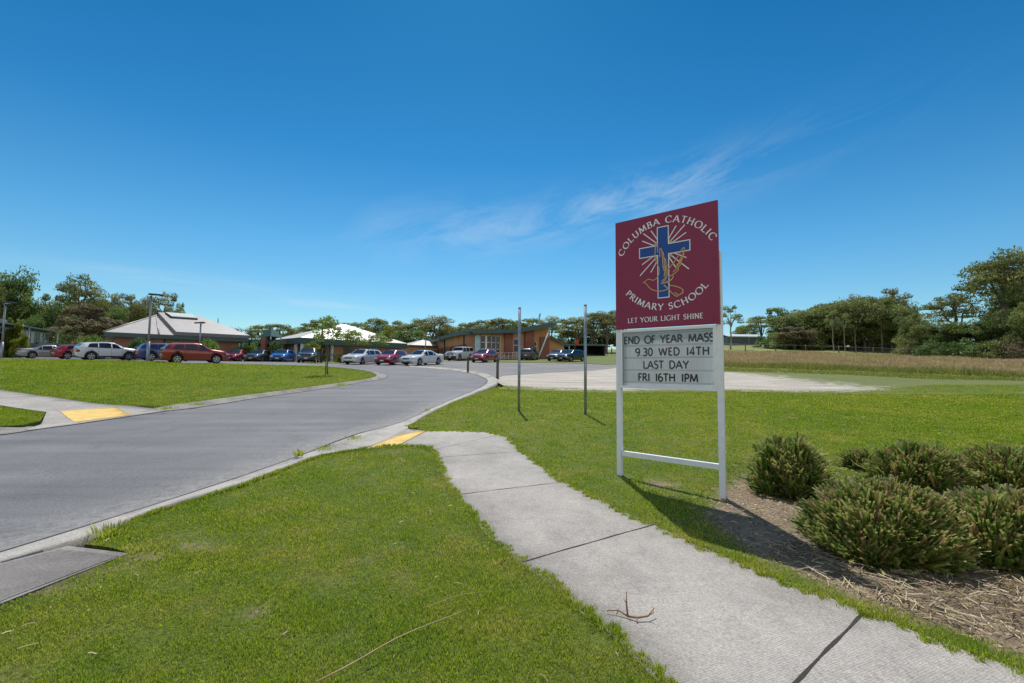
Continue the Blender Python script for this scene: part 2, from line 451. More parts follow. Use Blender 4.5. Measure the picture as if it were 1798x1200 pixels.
M['pit'] = concrete_material('dark_pit_concrete', (.175, .16, .145), (.10, .09, .08))
M['joint'] = simple('dirt_filled_joint', (.035, .030, .024), .95, 0, .3, 20)

# ------------------------------------------------------------------ sheets laid over the terrain
def inside(poly, x, y):
    x = np.asarray(x); y = np.asarray(y); c = np.zeros(x.shape, bool); n = len(poly)
    for i in range(n):
        x1, y1 = poly[i]; x2, y2 = poly[(i + 1) % n]
        if y1 == y2: continue
        k = ((y1 > y) != (y2 > y)) & (x < (x2 - x1) * (y - y1) / (y2 - y1) + x1)
        c ^= k
    return c
def dist_poly(poly, x, y, closed=True):
    x = np.asarray(x, float); y = np.asarray(y, float); d = np.full(x.shape, 1e9); n = len(poly)
    for i in range(n if closed else n - 1):
        ax, ay = poly[i]; bx, by = poly[(i + 1) % n]
        L = (bx - ax) ** 2 + (by - ay) ** 2 + 1e-12
        t = np.clip(((x - ax) * (bx - ax) + (y - ay) * (by - ay)) / L, 0, 1)
        d = np.minimum(d, np.hypot(x - ax - t * (bx - ax), y - ay - t * (by - ay)))
    return d
def densify(poly, res, closed=True, jit=0.0, seed=1):
    rg = np.random.default_rng(seed); out = []
    n = len(poly)
    for i in range(n if closed else n - 1):
        a = np.array(poly[i]); b = np.array(poly[(i + 1) % n]); L = np.hypot(*(b - a))
        m = max(1, int(round(L / (res if not callable(res) else res(*(a + b) / 2)))))
        nrm = np.array([-(b - a)[1], (b - a)[0]]) / (L + 1e-9)
        for k in range(m):
            p = a + (b - a) * k / m
            if jit and (k or m > 1): p = p + nrm * rg.normal(0, jit)
            out.append(tuple(p))
    if not closed: out.append(tuple(poly[-1]))
    return out
def chaikin(pts, it=2, closed=False):
    for _ in range(it):
        q = [] if closed else [pts[0]]
        n = len(pts)
        for i in range(n if closed else n - 1):
            a = np.array(pts[i]); b = np.array(pts[(i + 1) % n])
            q += [tuple(.75 * a + .25 * b), tuple(.25 * a + .75 * b)]
        if not closed: q.append(pts[-1])
        pts = q
    return pts
def sheet(name, poly, off, mat, res, skirt=0.0, attrs=None, edge_res=None, jit=0.0, kind='structure', bands=None):
    """bands: [(ymax, res)] grid spacing growing with distance"""
    ol = densify(poly, edge_res or res, jit=jit)
    P = np.array(ol); pts = []
    y0, y1 = P[:, 1].min(), P[:, 1].max(); x0, x1 = P[:, 0].min(), P[:, 0].max()
    bs = bands or [(1e9, res)]
    lo = y0
    for ym, rs in bs:
        hi = min(ym, y1)
        if hi <= lo: continue
        gx, gy = np.meshgrid(np.arange(x0, x1, rs), np.arange(lo, hi, rs) + rs * .3)
        gx = gx + rs * .5 * (np.arange(gx.shape[0])[:, None] % 2)
        gx = gx.ravel(); gy = gy.ravel()
        k = inside(ol, gx, gy); gx = gx[k]; gy = gy[k]
        k = dist_poly(ol, gx, gy) > rs * .3; pts += list(zip(gx[k], gy[k])); lo = hi
    n = len(ol)
    vin = [Vector((float(a), float(b))) for a, b in ol + pts]
    res_ = delaunay_2d_cdt(vin, [(i, (i + 1) % n) for i in range(n)], [list(range(n))], 1, 1e-6)
    V2 = np.array([(v.x, v.y) for v in res_[0]]); F = np.array([f for f in res_[2]])
    f_off = off if callable(off) else (lambda x, y: np.full(np.shape(x), off))
    Z = Tn(V2[:, 0], V2[:, 1]) + f_off(V2[:, 0], V2[:, 1])
    V = np.column_stack([V2, Z])
    at_ = {k: fn(V2[:, 0], V2[:, 1]) for k, fn in (attrs or {}).items()}
    if skirt:
        m = len(V); oi = [res_[3].index([i]) if [i] in res_[3] else None for i in range(n)]
        if None not in oi:
            low = V[oi].copy(); low[:, 2] -= skirt; V = np.vstack([V, low])
            q = []
            for i in range(n):
                a, b2 = oi[i], oi[(i + 1) % n]; c, d = m + (i + 1) % n, m + i
                q += [(a, d, c), (a, c, b2)]
            F = np.vstack([F, np.array(q)])
            for k in at_: at_[k] = np.concatenate([at_[k], at_[k][oi]])
    me = np_mesh(name, V, F, mat, smooth=False, attr=at_)
    me.polygons.foreach_set('use_smooth', np.ones(len(F), bool))
    bm = bmesh.new(); bm.from_mesh(me)
    for f in bm.faces:
        if f.normal.z < -.01: f.normal_flip()
    bm.to_mesh(me); bm.free()
    o = bpy.data.objects.new(name, me); link(o)
    if kind: o['kind'] = kind
    return o

# base ground to the horizon
ax = np.unique(np.concatenate([np.arange(-110, 111, 2.0), np.arange(-400, -110, 12), np.arange(110, 401, 12), np.array([-3000, -2000, -1200, -800, -600, 600, 800, 1200, 2000, 3000])]))
ay = np.unique(np.concatenate([np.arange(-20, 140, 2.0), np.arange(140, 401, 10), np.array([-200, -100, -60, -40, 500, 700, 1000, 1600, 3000])]))
GX, GY = np.meshgrid(ax, ay)
GZ = Tn(GX, GY) - .035
V = np.column_stack([GX.ravel(), GY.ravel(), GZ.ravel()])
w_ = len(ax); idx = np.arange(len(V)).reshape(GX.shape)
F = np.column_stack([idx[:-1, :-1].ravel(), idx[:-1, 1:].ravel(), idx[1:, 1:].ravel(), idx[1:, :-1].ravel()])
g = bpy.data.objects.new('ground', np_mesh('ground', V, F, M['pasture'], True)); link(g); g['kind'] = 'structure'

LH = .10   # lawns and paths stand a kerb's height over the road
def off_right(x, y): return .012 + (LH - .012) * (1 - smooth(13, 19, y))

# kerb lines, surveyed
near_road = [(-420, 1105), (-150, 1020), (0, 972), (77, 949), (176, 918), (268, 889), (345, 864), (422, 839), (518, 805), (590, 777), (633, 761), (673, 752), (713, 740), (767, 713), (817, 693), (850, 678), (857, 670), (853, 665), (833, 657), (790, 650), (717, 645)]
near_lawn = [(-420, 1135), (-150, 1045), (0, 993), (70, 973), (146, 952), (230, 914), (326, 883), (422, 855), (510, 820), (565, 800), (640, 782), (690, 762), (717, 747), (775, 716), (832, 692), (865, 679), (874, 672), (870, 665), (848, 656), (795, 648), (720, 643.5)]
NR = chaikin(gxy(near_road), 1); NL = chaikin(gxy(near_lawn, LH * .5), 1)
left_road = [(-260, 787), (-120, 776), (0, 765), (54, 757), (140, 743), (230, 728), (322, 720), (383, 711), (460, 698), (537, 688), (600, 678), (650, 670), (677, 665), (683, 661), (673, 656), (655, 652.5), (620, 649), (565, 644.5)]
left_lawn = [(-260, 770), (-120, 759), (0, 749), (42, 747), (135, 737), (225, 723), (296, 713.5), (364, 705), (460, 692), (525, 684), (590, 674.5), (633, 669), (657, 664), (664, 660), (658, 655.5), (648, 652), (618, 648), (565, 643.5)]
LR = chaikin(gxy(left_road), 1); LL = chaikin(gxy(left_lawn, LH * .8), 1)

def resample(pl, n):
    P = np.array(pl); s = np.concatenate([[0], np.cumsum(np.hypot(*np.diff(P, axis=0).T))]); t = np.linspace(0, s[-1], n)
    return np.column_stack([np.interp(t, s, P[:, 0]), np.interp(t, s, P[:, 1])])
RAMPS = [gp(172, 737), gp(664, 768)]
def rampf(x, y):
    d = np.min([np.hypot(x - p.x, y - p.y) for p in RAMPS], axis=0); return smooth(1.0, 2.2, d)
def off_path(x, y):
    d = np.minimum(dist_poly([tuple(p) for p in resample(NR, 140)], x, y, False), dist_poly([tuple(p) for p in resample(LR, 140)], x, y, False))
    return .018 + (LH - .018) * smooth(.25, 1.7, d)
def strip(name, A, B, prof, mat, n=160):
    A = resample(A, n); B = resample(B, n); V = []
    for t, h in prof:
        Q = A + (B - A) * t; hh = h if h < .019 else .016 + (h - .016) * rampf(Q[:, 0], Q[:, 1])
        V.append(np.column_stack([Q, Tn(Q[:, 0], Q[:, 1]) + hh]))
    V = np.vstack(V); m = len(prof); i = np.arange(n - 1)
    F = np.vstack([np.column_stack([k * n + i, k * n + i + 1, (k + 1) * n + i + 1, (k + 1) * n + i]) for k in range(m - 1)])
    o = bpy.data.objects.new(name, np_mesh(name, V, F, mat, False)); link(o); o['kind'] = 'structure'
    return o
strip('kerb', NR, NL, [(-.03, -.03), (0, .012), (.42, .010), (.55, .018), (.78, .085), (1.0, .108), (1.08, .09), (1.1, -.03)], M['kerb'])
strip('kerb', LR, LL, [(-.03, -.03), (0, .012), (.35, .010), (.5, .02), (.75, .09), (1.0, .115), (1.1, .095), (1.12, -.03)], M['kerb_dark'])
strip('kerb_joint', NR, NL, [(-.05, .012), (.02, .0155)], M['joint']); strip('kerb_joint', LR, LL, [(-.03, .012), (.01, .0155)], M['joint'])

def cross_joints(A, B, n, step, i0, w):
    A = resample(A, n); B = resample(B, n)
    for i in range(i0, n - 2, step):
        a, b = A[i], B[i]; t = A[i + 1] - A[i]; t = t / np.hypot(*t) * w; V = []
        for q, h in ((0, .014), (.42, .012), (.55, .020), (.78, .087), (1.0, .110)):
            c = a + (b - a) * q; h = h if h < .016 else .018 + (h - .016) * float(rampf(np.array([c[0]]), np.array([c[1]]))[0]); V += [(c[0] - t[0], c[1] - t[1], T(*c) + h + .001), (c[0] + t[0], c[1] + t[1], T(*c) + h + .001)]
        o = bpy.data.objects.new('kerb_joint', np_mesh('kerb_joint', np.array(V), np.array([(2 * k, 2 * k + 1, 2 * k + 3, 2 * k + 2) for k in range(4)]), M['joint'])); link(o); o['kind'] = 'structure'
cross_joints(NR, NL, 160, 9, 40, .007); cross_joints(LR, LL, 160, 10, 20, .009)

# road: one sheet under kerbs, lawns and paths
road_poly = [(-95, -6), (-1.0, -6)] + [(max(p[0], -40) + .05, p[1]) for p in NR if p[1] > 2.5] + [(-9, 42), (-2, 50), (-6, 62), (-40, 60), (-70, 58), (-95, 52)]
NRd = resample(NR, 120)
def worn(x, y):
    d = dist_poly([tuple(p) for p in NRd], x, y, False)
    return np.clip(1 - d / .95, 0, 1) ** 1.3 * (1 - smooth(14, 22, y)) * 1.0
sheet('road', road_poly, .0, M['asphalt'], .5, attrs={'worn': worn}, bands=[(14, .3), (30, .8), (100, 2.0)], edge_res=.6)

# gravel yard beyond the bend
grav_px = [(868, 664), (876, 673), (905, 688), (1085, 695), (1270, 692), (1440, 696), (1600, 697), (1798, 697), (2100, 702), (2100, 672), (1798, 668), (1640, 666), (1500, 659), (1380, 654.5), (1272, 652), (1180, 648), (1085, 642), (1040, 639.5), (960, 637), (880, 637.5), (840, 645)]
GV = gxy(grav_px)
def grassy(x, y):
    d = dist_poly(GV, x, y); e = 1 - np.clip(d / 2.4, 0, 1)
    near = 1 - np.clip(dist_poly(gxy([(905, 688), (1085, 695), (1270, 692), (1440, 696), (1600, 697), (1798, 697), (2100, 702)]), x, y, False) / 3.6, 0, 1)
    return np.clip(.55 * e * (x < 40) + .62 * near + .85 * smooth(13, 25, x) + .08 - .3 * (1 - smooth(-1, 3, x)), 0, 1)
sheet('gravel_yard', GV, -.004, M['gravel'], .8, attrs={'grassy': grassy}, bands=[(40, .8), (100, 1.6)], edge_res=.7)
dk_px = [(735, 645), (795, 648), (850, 656), (872, 664), (884, 660), (960, 655), (1040, 651), (1085, 646), (1085, 641.5), (1030, 640), (960, 637.5), (880, 637.2), (800, 636), (730, 638)]
DK = gxy(dk_px)
def grassy2(x, y):
    return np.clip(.35 * (1 - np.clip(dist_poly(DK, x, y) / 1.0, 0, 1)), 0, 1) - .1
sheet('parking_area', DK, .006, M['dark_gravel'], .8, attrs={'grassy': grassy2}, bands=[(100, 1.2)], edge_res=.8)

# paths
path_L = [(640, 787), (700, 783), (748, 785), (762, 797), (775, 830), (790, 860), (808, 885), (830, 910), (855, 940), (890, 968), (915, 990), (960, 1020), (1000, 1058), (1030, 1085), (1070, 1112), (1110, 1150), (1160, 1205), (1230, 1290), (1330, 1420)]
path_R = [(2500, 1450), (2150, 1310), (1798, 1180), (1650, 1125), (1520, 1073), (1400, 1028), (1300, 989), (1200, 945), (1145, 920), (1100, 901), (1060, 880), (990, 845), (950, 816), (915, 789), (892, 766), (850, 758.5), (750, 756), (717, 748)]
PL = gxy(path_L, LH); PR = gxy(path_R, LH)
PATH = PL + PR
ramp_edge = [tuple(p) for p in NL]
sheet('footpath', PATH, off_path, M['path'], .4, skirt=.12, edge_res=.14, jit=.012)
lp = [(-300, 660), (0, 685), (88, 697), (161, 708), (192, 711), (280, 714), (297, 716), (232, 725), (132, 739), (52, 749), (44, 748), (73, 740), (82, 724), (0, 712), (-300, 690)]
LP = gxy(lp, LH)
sheet('footpath', LP, lambda x, y: off_path(x, y) + .004, M['path'], .5, skirt=.10)
def joint(pts, w, parent_name='path_joint'):
    P = densify(gxy(pts, LH), .12, False, .002, 5); P = np.array(P)
    t = np.gradient(P, axis=0); t /= np.hypot(*t.T)[:, None]; n = np.column_stack([-t[:, 1], t[:, 0]])
    ww = (w * (1 + .35 * np.sin(np.arange(len(P)) * 1.7)))[:, None] / 2
    V = np.vstack([P - n * ww, P + n * ww]); V = np.column_stack([V, Tn(V[:, 0], V[:, 1]) + off_path(V[:, 0], V[:, 1]) + .003]); k = len(P); i = np.arange(k - 1)
    o = bpy.data.objects.new(parent_name, np_mesh(parent_name, V, np.column_stack([i, i + 1, k + i + 1, k + i]), M['joint'])); link(o); o['kind'] = 'structure'
for pts, w in (([(810, 868), (997, 846)], .010), ([(911, 989), (1150, 921)], .013), ([(1390, 1205), (1525, 1068)], .016), ([(757, 791), (880, 763)], .007), ([(770, 803.5), (918, 793)], .008)):
    joint(pts, w)

# tactile pads
def pad(px, label):
    P = gxy(px, LH); o = sheet('tactile_paving', P, lambda x, y: off_path(x, y) + .012, M['yellow'], .3, skirt=.02, kind=None, edge_res=.3)
    tag(o, label, 'tactile paving', 'yellow tactile pads at the crossing')
pad([(638, 787), (702, 761), (750, 756), (698, 783)], 'yellow tactile pad where the near concrete footpath ramps down to the road')
pad([(103, 723), (205, 715), (232, 724), (132, 736)], 'yellow tactile pad across the road on the far footpath ramp')

# lawns
fore_px = [(t[0], t[1]) for t in [(-420, 1190), (-150, 1105), (0, 1066), (130, 1012), (228, 972), (195, 962), (150, 956), (230, 914), (326, 883), (422, 855), (510, 820), (565, 800), (640, 788)]]
FORE = gxy(fore_px, LH) + PL[1:] + [(2.2, -1.0), (-6, -1.5)]
DIRT_C = [(gp(a, b, LH).xy, r) for a, b, r in ((335, 962, .22), (250, 978, .22), (640, 985, .12), (445, 1075, .16), (470, 930, .12), (85, 1035, .3), (150, 1008, .22), (600, 1120, .10), (700, 960, .10))]
def fdirt(x, y):
    d = np.zeros(np.shape(x))
    for c, r in DIRT_C: d = np.maximum(d, .62 * np.exp(-((x - c.x) ** 2 + (y - c.y) ** 2) / r ** 2))
    return d
sheet('lawn', FORE, LH, M['lawn'], .3, skirt=.1, attrs={'dirt': fdirt}, bands=[(6, .2), (20, .4)], edge_res=.15, jit=.012)
RIGHT = PR[::-1][0:] ; RIGHT = list(reversed(PR))
rt_px = [(832, 692), (865, 680), (900, 684), (1085, 690), (1270, 687), (1440, 691), (1600, 692), (1798, 692), (2150, 700)]
RIGHT = [p for p in reversed(PR)][::-1]
RLAWN = gxy([(717, 747.5), (775, 716.5)], LH) + gxy(rt_px, .03) + [(38, 12), (30, 2), (9, -.5)] + PR[1:-1]
bed_px = [(1228, 905), (1272, 856), (1303, 832), (1480, 846), (1690, 842), (1850, 846), (2300, 890), (2300, 1300), (1798, 1160), (1650, 1106), (1500, 1050), (1390, 1006), (1285, 955)]
BED = gxy(bed_px, LH)
def rdirt(x, y):
    d = dist_poly(BED, x, y); ins = inside(BED, x, y)
    v = np.where(ins, .5 + .5 * np.clip(d / .35, 0, 1), .5 - .5 * np.clip(d / .35, 0, 1))
    for c, r in ((gp(1092, 838, LH), .25), (gp(1165, 850, LH), .5), (gp(912, 724, LH), .22), (gp(1029, 730, LH), .2)):
        v = np.maximum(v, .55 * np.exp(-((x - c.x) ** 2 + (y - c.y) ** 2) / r ** 2))
    return v
sheet('lawn', RLAWN, off_right, M['lawn'], .4, skirt=.08, attrs={'dirt': rdirt}, bands=[(8, .22), (15, .5), (60, 1.2)], edge_res=.2, jit=.01)
isl_px = [(300, 712.5), (364, 704), (460, 691), (525, 683), (590, 673.5), (633, 668), (656, 663.5), (662, 659.5), (656, 656), (640, 651.5), (600, 646.5), (567, 643.5), (500, 641.5), (420, 640), (335, 638.5), (250, 634.5), (180, 633.5), (100, 632), (0, 630.5), (-300, 630)]
ISL = gxy(isl_px, LH) + LP[0:6]
sheet('lawn', ISL, LH, M['lawn'], 1.0, skirt=.1, attrs={'dirt': lambda x, y: x * 0}, bands=[(20, .6), (80, 1.6)], edge_res=.5)
sl = gxy([(-300, 692), (0, 713.5), (80, 725), (71, 739), (42, 746), (0, 748), (-120, 758), (-300, 772)], LH)
sheet('lawn', sl, LH - .006, M['lawn'], .5, skirt=.1, attrs={'dirt': lambda x, y: x * 0})
# mown grass strips in front of the school buildings
gs = gxy([(880, 636.8), (960, 636.6), (1040, 639), (1110, 643), (1250, 648), (1250, 622), (1085, 620), (1000, 629), (880, 631), (830, 631.5), (800, 634)], .0)
sheet('lawn', gs, .0, M['lawn'], 1.5, attrs={'dirt': lambda x, y: .28 + 0 * x})
gs2 = gxy([(540, 638.5), (612, 639), (700, 633), (745, 632), (745, 628), (700, 627), (600, 629), (540, 633)], .0)
sheet('lawn', gs2, .015, M['lawn'], 1.5, attrs={'dirt': lambda x, y: .2 + 0 * x})

# the base ground drops well below the lawn and road slabs so that it never breaks through them
nv = len(g.data.vertices); cov = np.empty(nv * 3, np.float32); g.data.vertices.foreach_get('co', cov); cov = cov.reshape(-1, 3)
low = np.zeros(nv, bool)
for pl in (FORE, RLAWN, ISL, road_poly, GV, PATH):
    k = (np.abs(cov[:, 0]) < 100) & (np.abs(cov[:, 1]) < 100); ii = np.where(k)[0]
    low[ii[inside(pl, cov[ii, 0], cov[ii, 1]) & (dist_poly(pl, cov[ii, 0], cov[ii, 1]) > .6)]] = True
cov[low, 2] -= .22; g.data.vertices.foreach_set('co', cov.ravel()); g.data.update()

# concrete pit lid beside the kerb
pitm = gxy([(-60, 1012), (0, 991), (119, 960), (226, 973), (0, 1062), (-60, 1090)], LH)
pit = empty('drain_pit', (*pitm[0], T(*pitm[0]) + LH), 'dark stained concrete pit lid set in the lawn beside the kerb', 'drain pit')
def flat_prism(poly, z0, z1, name, mat, parent):
    o = MB(); n = len(poly)
    vs = [(x - parent.location.x, y - parent.location.y, T(x, y) + z - parent.location.z) for z in (z0, z1) for x, y in poly]
    o.add(vs, [tuple(range(n))[::-1], tuple(range(n, 2 * n))] + [(i, (i + 1) % n, n + (i + 1) % n, n + i) for i in range(n)])
    return o.build(name, mat, parent)
flat_prism(pitm, LH - .08, LH + .006, 'frame', M['kerb_dark'], pit)
cx = sum(p[0] for p in pitm) / len(pitm); cy = sum(p[1] for p in pitm) / len(pitm)
flat_prism([(cx + (x - cx) * .93, cy + (y - cy) * .84) for x, y in pitm], LH - .05, LH + .011, 'lid', M['pit'], pit)

FS = 1.0   # turf creeps over the hard edges
# ------------------------------------------------------------------ grass blades
def blade_mat(name, stops, trans=.48):
    m, nt, b, o = _new(name); b.inputs['Roughness'].default_value = .5; b.inputs['Specular IOR Level'].default_value = .3
    pos = geo_pos(nt); c, _ = grass_color(nt, pos)
    t = attr(nt, 'tint'); r = ramp(nt, t, stops)
    col = mix(nt, 1, c, r.outputs['Color'], 'MULTIPLY')
    nt.links.new(col, b.inputs['Base Color'])
    tr = N(nt, 'ShaderNodeBsdfTranslucent'); nt.links.new(col, tr.inputs['Color'])
    mx = N(nt, 'ShaderNodeMixShader'); mx.inputs[0].default_value = trans
    nt.links.new(b.outputs[0], mx.inputs[1]); nt.links.new(tr.outputs[0], mx.inputs[2]); nt.links.new(mx.outputs[0], o.inputs['Surface'])
    return m
M['blade'] = blade_mat('grass_blades', [(0, (.50, .62, .5)), (.4, (1.15, 1.2, 1.0)), (.80, (1.65, 1.55, 1.3)), (.94, (1.9, 1.6, 2.3)), (1, (2.3, 1.65, 4.0))])

M['blade_even'] = blade_mat('even_grass_blades', [(0, (.65, .78, .6)), (.5, (1.2, 1.2, 1.0)), (1, (1.55, 1.45, 1.2))])
M['blade_dry'] = blade_mat('dry_grass_blades', [(0, (.62, .62, .9)), (.5, (.85, .78, 1.2)), (1, (1.05, .86, 1.8))])
def scatter(poly, dens, y0, y1, seed, reject=None):
    rg = np.random.default_rng(seed); P = np.array(poly); out = []
    e = y0
    while e < y1:
        f = min(e * 1.18 if e > .5 else e + .5, y1)
        lim = (e + f) / 2 * 1.16 + .4          # strip of ground the place's edge shows, with a margin
        xa = max(P[:, 0].min(), -lim); xb = min(P[:, 0].max(), lim)
        if xb > xa:
            n = int(dens((e + f) / 2) * (xb - xa) * (f - e))
            x = rg.uniform(xa, xb, n); y = rg.uniform(e, f, n); k = inside(poly, x, y); x, y = x[k], y[k]
            if reject is not None:
                k = rg.random(len(x)) > reject(x, y); x, y = x[k], y[k]
            out.append(np.column_stack([x, y]))
        e = f
    return np.vstack(out)
def blades(name, XY, off, hfun, wfun, seed, mat, lean=.6):
    rg = np.random.default_rng(seed); n = len(XY); x, y = XY.T; d = np.hypot(x, y)
    # tufting: heights follow a smooth pattern
    tuft = np.full(n, .8)
    for q in range(7):
        fa = rg.uniform(0, 6.28); fk = rg.uniform(3, 26); tuft += .085 * np.sin(fk * (x * np.cos(fa) + y * np.sin(fa)) + rg.uniform(0, 6.28) + 1.5 * np.sin(2.1 * x + 3.3 * y + q))
    h = hfun(d) * rg.uniform(.5, 1.25, n) * tuft; w = wfun(d) * rg.uniform(.7, 1.3, n)
    z = Tn(x, y) + (off(x, y) if callable(off) else off) - .004
    a = rg.uniform(0, 2 * np.pi, n); ux, uy = np.cos(a), np.sin(a)
    b = rg.uniform(0, 2 * np.pi, n); l = rg.uniform(.1, 1, n) * lean * h; lx, ly = np.cos(b) * l, np.sin(b) * l
    V = np.empty((n, 5, 3))
    V[:, 0] = np.column_stack([x - ux * w / 2, y - uy * w / 2, z]); V[:, 1] = np.column_stack([x + ux * w / 2, y + uy * w / 2, z])
    V[:, 2] = np.column_stack([x + ux * w * .42 + lx * .35, y + uy * w * .42 + ly * .35, z + h * .6]); V[:, 3] = np.column_stack([x - ux * w * .42 + lx * .35, y - uy * w * .42 + ly * .35, z + h * .6])
    V[:, 4] = np.column_stack([x + lx, y + ly, z + h * .95])
    i = np.arange(n)[:, None] * 5
    F = np.stack([i + [[0, 1, 2]], i + [[0, 2, 3]], i + [[3, 2, 4]]], 1).reshape(-1, 3)
    t = rg.random(n) ** 1.1
    me = np_mesh(name, V.reshape(-1, 3), F, mat, False, {'tint': np.repeat(t, 5)})
    o = bpy.data.objects.new(name, me); link(o); o['kind'] = 'stuff'
    return o
hf = lambda d: .029 * np.maximum(1, d / 9) ** .6
wf = lambda d: .0036 * np.maximum(1, d / 3.4)
def thin(x, y): return np.clip(fdirt(x, y) * 1.3, 0, .9)
dn = lambda d: 21000 * min(1, (3.0 / d) ** 1.8)
tag(blades('lawn_grass', scatter(FORE, dn, 1.2, 16, 11, thin), LH, hf, wf, 12, M['blade']), 'short green grass of the foreground lawn between kerb and footpath', 'grass')
tag(blades('lawn_grass', scatter(RLAWN, dn, 1.2, 24, 13, lambda x, y: np.clip((rdirt(x, y) - .25) * 2.2, 0, .97)), off_right, hf, wf, 14, M['blade']), 'mown green grass around the school sign', 'grass')
tag(blades('lawn_grass', scatter(ISL + [], lambda d: 2200 * (10 / d) ** 1.9, 8, 40, 15), LH, hf, lambda d: wf(d) * .75, 16, M['blade_even']), 'mown green grass of the lawn across the road', 'grass')

tag(blades('lawn_grass', scatter(sl, lambda d: 2600 * (10 / d) ** 1.9, 6, 20, 25), LH, hf, lambda d: wf(d) * .8, 26, M['blade_even']), 'mown green grass in the small corner below the far footpath', 'grass')
def fringe(line, n, seed, sd, label, y1=9, side=0.0):
    rg = np.random.default_rng(seed); Q = resample([p for p in line if p[1] < y1 + 3], 1200); i = rg.integers(0, 1200, n * 3); k = rg.random(len(i)) < (3.2 / np.maximum(Q[i, 1], 3.2)) ** 1.2; i = i[k][:n]
    t = np.gradient(Q, axis=0); t /= np.hypot(*t.T)[:, None]; nn = np.column_stack([-t[:, 1], t[:, 0]])
    prof = .5 + .25 * np.sin(np.arange(1200) * .11 + 2 * np.sin(np.arange(1200) * .037)) + .25 * np.sin(np.arange(1200) * .43 + 1.5 * np.sin(np.arange(1200) * .09)); k = rg.random(len(i)) < .15 + .85 * prof[i]; i = i[k]
    XY = Q[i] + nn[i] * (side * sd * (prof[i] * 2.0 - .5) + rg.normal(0, sd * .5, len(i)))[:, None]; XY = XY[XY[:, 1] > 1.0]
    tag(blades('edge_grass', XY, LH, lambda d: .046 * np.maximum(1, d / 9) ** .6, lambda d: wf(d) * 1.1, seed + 1, M['blade'], .95), label, 'grass')
fringe(PL, 15000, 51, .042, 'ragged longer grass along the foreground lawn edge of the footpath', side=FS); fringe(PR, 16000, 53, .05, 'ragged longer grass along the sign side edge of the footpath', side=FS); fringe(gxy(fore_px[7:], LH), 8000, 55, .03, 'ragged grass along the near kerb', 14, side=-FS)
FL = scatter(FORE, lambda d: 260 * min(1, 3 / d), 1.2, 9, 41); FL = FL[np.random.default_rng(4).random(len(FL)) < (.25 + .75 * (np.sin(FL[:, 0] * 2.3 + 1) * np.sin(FL[:, 1] * 1.9) > .2))]
tag(blades('lawn_weeds', FL, LH, lambda d: .030 + 0 * d, lambda d: .013 + 0 * d, 42, M['blade_even'], 1.3), 'scattered broad leaved weeds in the foreground lawn', 'weeds')
FD = scatter(FORE, lambda d: 420 * min(1, 3 / d), 1.2, 9, 43)
tag(blades('lawn_dead_grass', FD, LH, lambda d: .045 + 0 * d, lambda d: .003 + 0 * d, 44, M['blade_dry'], 1.6), 'dead straw coloured blades in the foreground lawn', 'grass')
# rough verge between the gravel and the meadow
VERGE = gxy([(1085, 642.5), (1180, 648.5), (1272, 652.5), (1380, 655), (1500, 659.5), (1640, 666.5), (1798, 669), (2000, 676), (2000, 671), (1798, 664), (1650, 658.5), (1500, 653), (1400, 649.5), (1272, 646), (1180, 642)])
tag(blades('verge_grass', scatter(VERGE, lambda d: 130 * min(1, 25 / d) ** 1.2, 15, 60, 17), -.02, lambda d: .12 + 0 * d, lambda d: .02 * d / 25, 18, M['blade_dry']), 'rough green verge grass between the gravel yard and the meadow', 'grass')
EDGE = gxy([(830, 694), (870, 681), (1085, 690), (1270, 687), (1440, 690), (1640, 691), (1798, 691), (1798, 676), (1640, 676), (1500, 688), (1300, 684), (1085, 686), (880, 677)])
tag(blades('verge_grass', scatter(EDGE, lambda d: 260, 10, 45, 19), .0, lambda d: .05 + 0 * d, lambda d: .010 * d / 20, 20, M['blade_even']), 'ragged grass creeping over the near edge of the gravel yard', 'grass')
# tall dry meadow
def meadow_mat():
    m, nt, b, o = _new('meadow_grass'); b.inputs['Roughness'].default_value = .7
    h = attr(nt, 'height'); t = attr(nt, 'tint'); pos = geo_pos(nt)
    n = noise(nt, .09, 4, .6, pos); n2 = noise(nt, .5, 4, .6, pos)
    top = ramp(nt, t, [(0, (.46, .30, .16)), (.5, (.58, .40, .22)), (1, (.66, .50, .30))])
    top2 = ramp(nt, t, [(0, (.37, .29, .12)), (1, (.56, .45, .21))])
    tp = mix(nt, ramp(nt, n.outputs['Fac'], [(.42, 0.0), (.6, 1.0)]).outputs['Color'], top.outputs['Color'], top2.outputs['Color'])
    low = ramp(nt, t, [(0, (.20, .23, .045)), (1, (.32, .33, .08))])
    c = mix(nt, ramp(nt, h, [(.35, 0.0), (.72, 1.0)]).outputs['Color'], low.outputs['Color'], tp)
    c = mix(nt, 1, c, ramp(nt, n2.outputs['Fac'], [(.3, .8), (.7, 1.15)]).outputs['Color'], 'MULTIPLY')
    nt.links.new(c, b.inputs['Base Color'])
    tr = N(nt, 'ShaderNodeBsdfTranslucent'); nt.links.new(c, tr.inputs['Color'])
    mx = N(nt, 'ShaderNodeMixShader'); mx.inputs[0].default_value = .35
    nt.links.new(b.outputs[0], mx.inputs[1]); nt.links.new(tr.outputs[0], mx.inputs[2]); nt.links.new(mx.outputs[0], o.inputs['Surface'])
    return m
M['meadow'] = meadow_mat()
MEADOW = gxy([(1180, 641), (1272, 645), (1400, 648.5), (1500, 652), (1650, 657.5), (1798, 663), (2050, 672)]) + [(110, 60), (100, 78), (82, 88), (78, 90), (60, 97), (40, 92), (32, 84)]
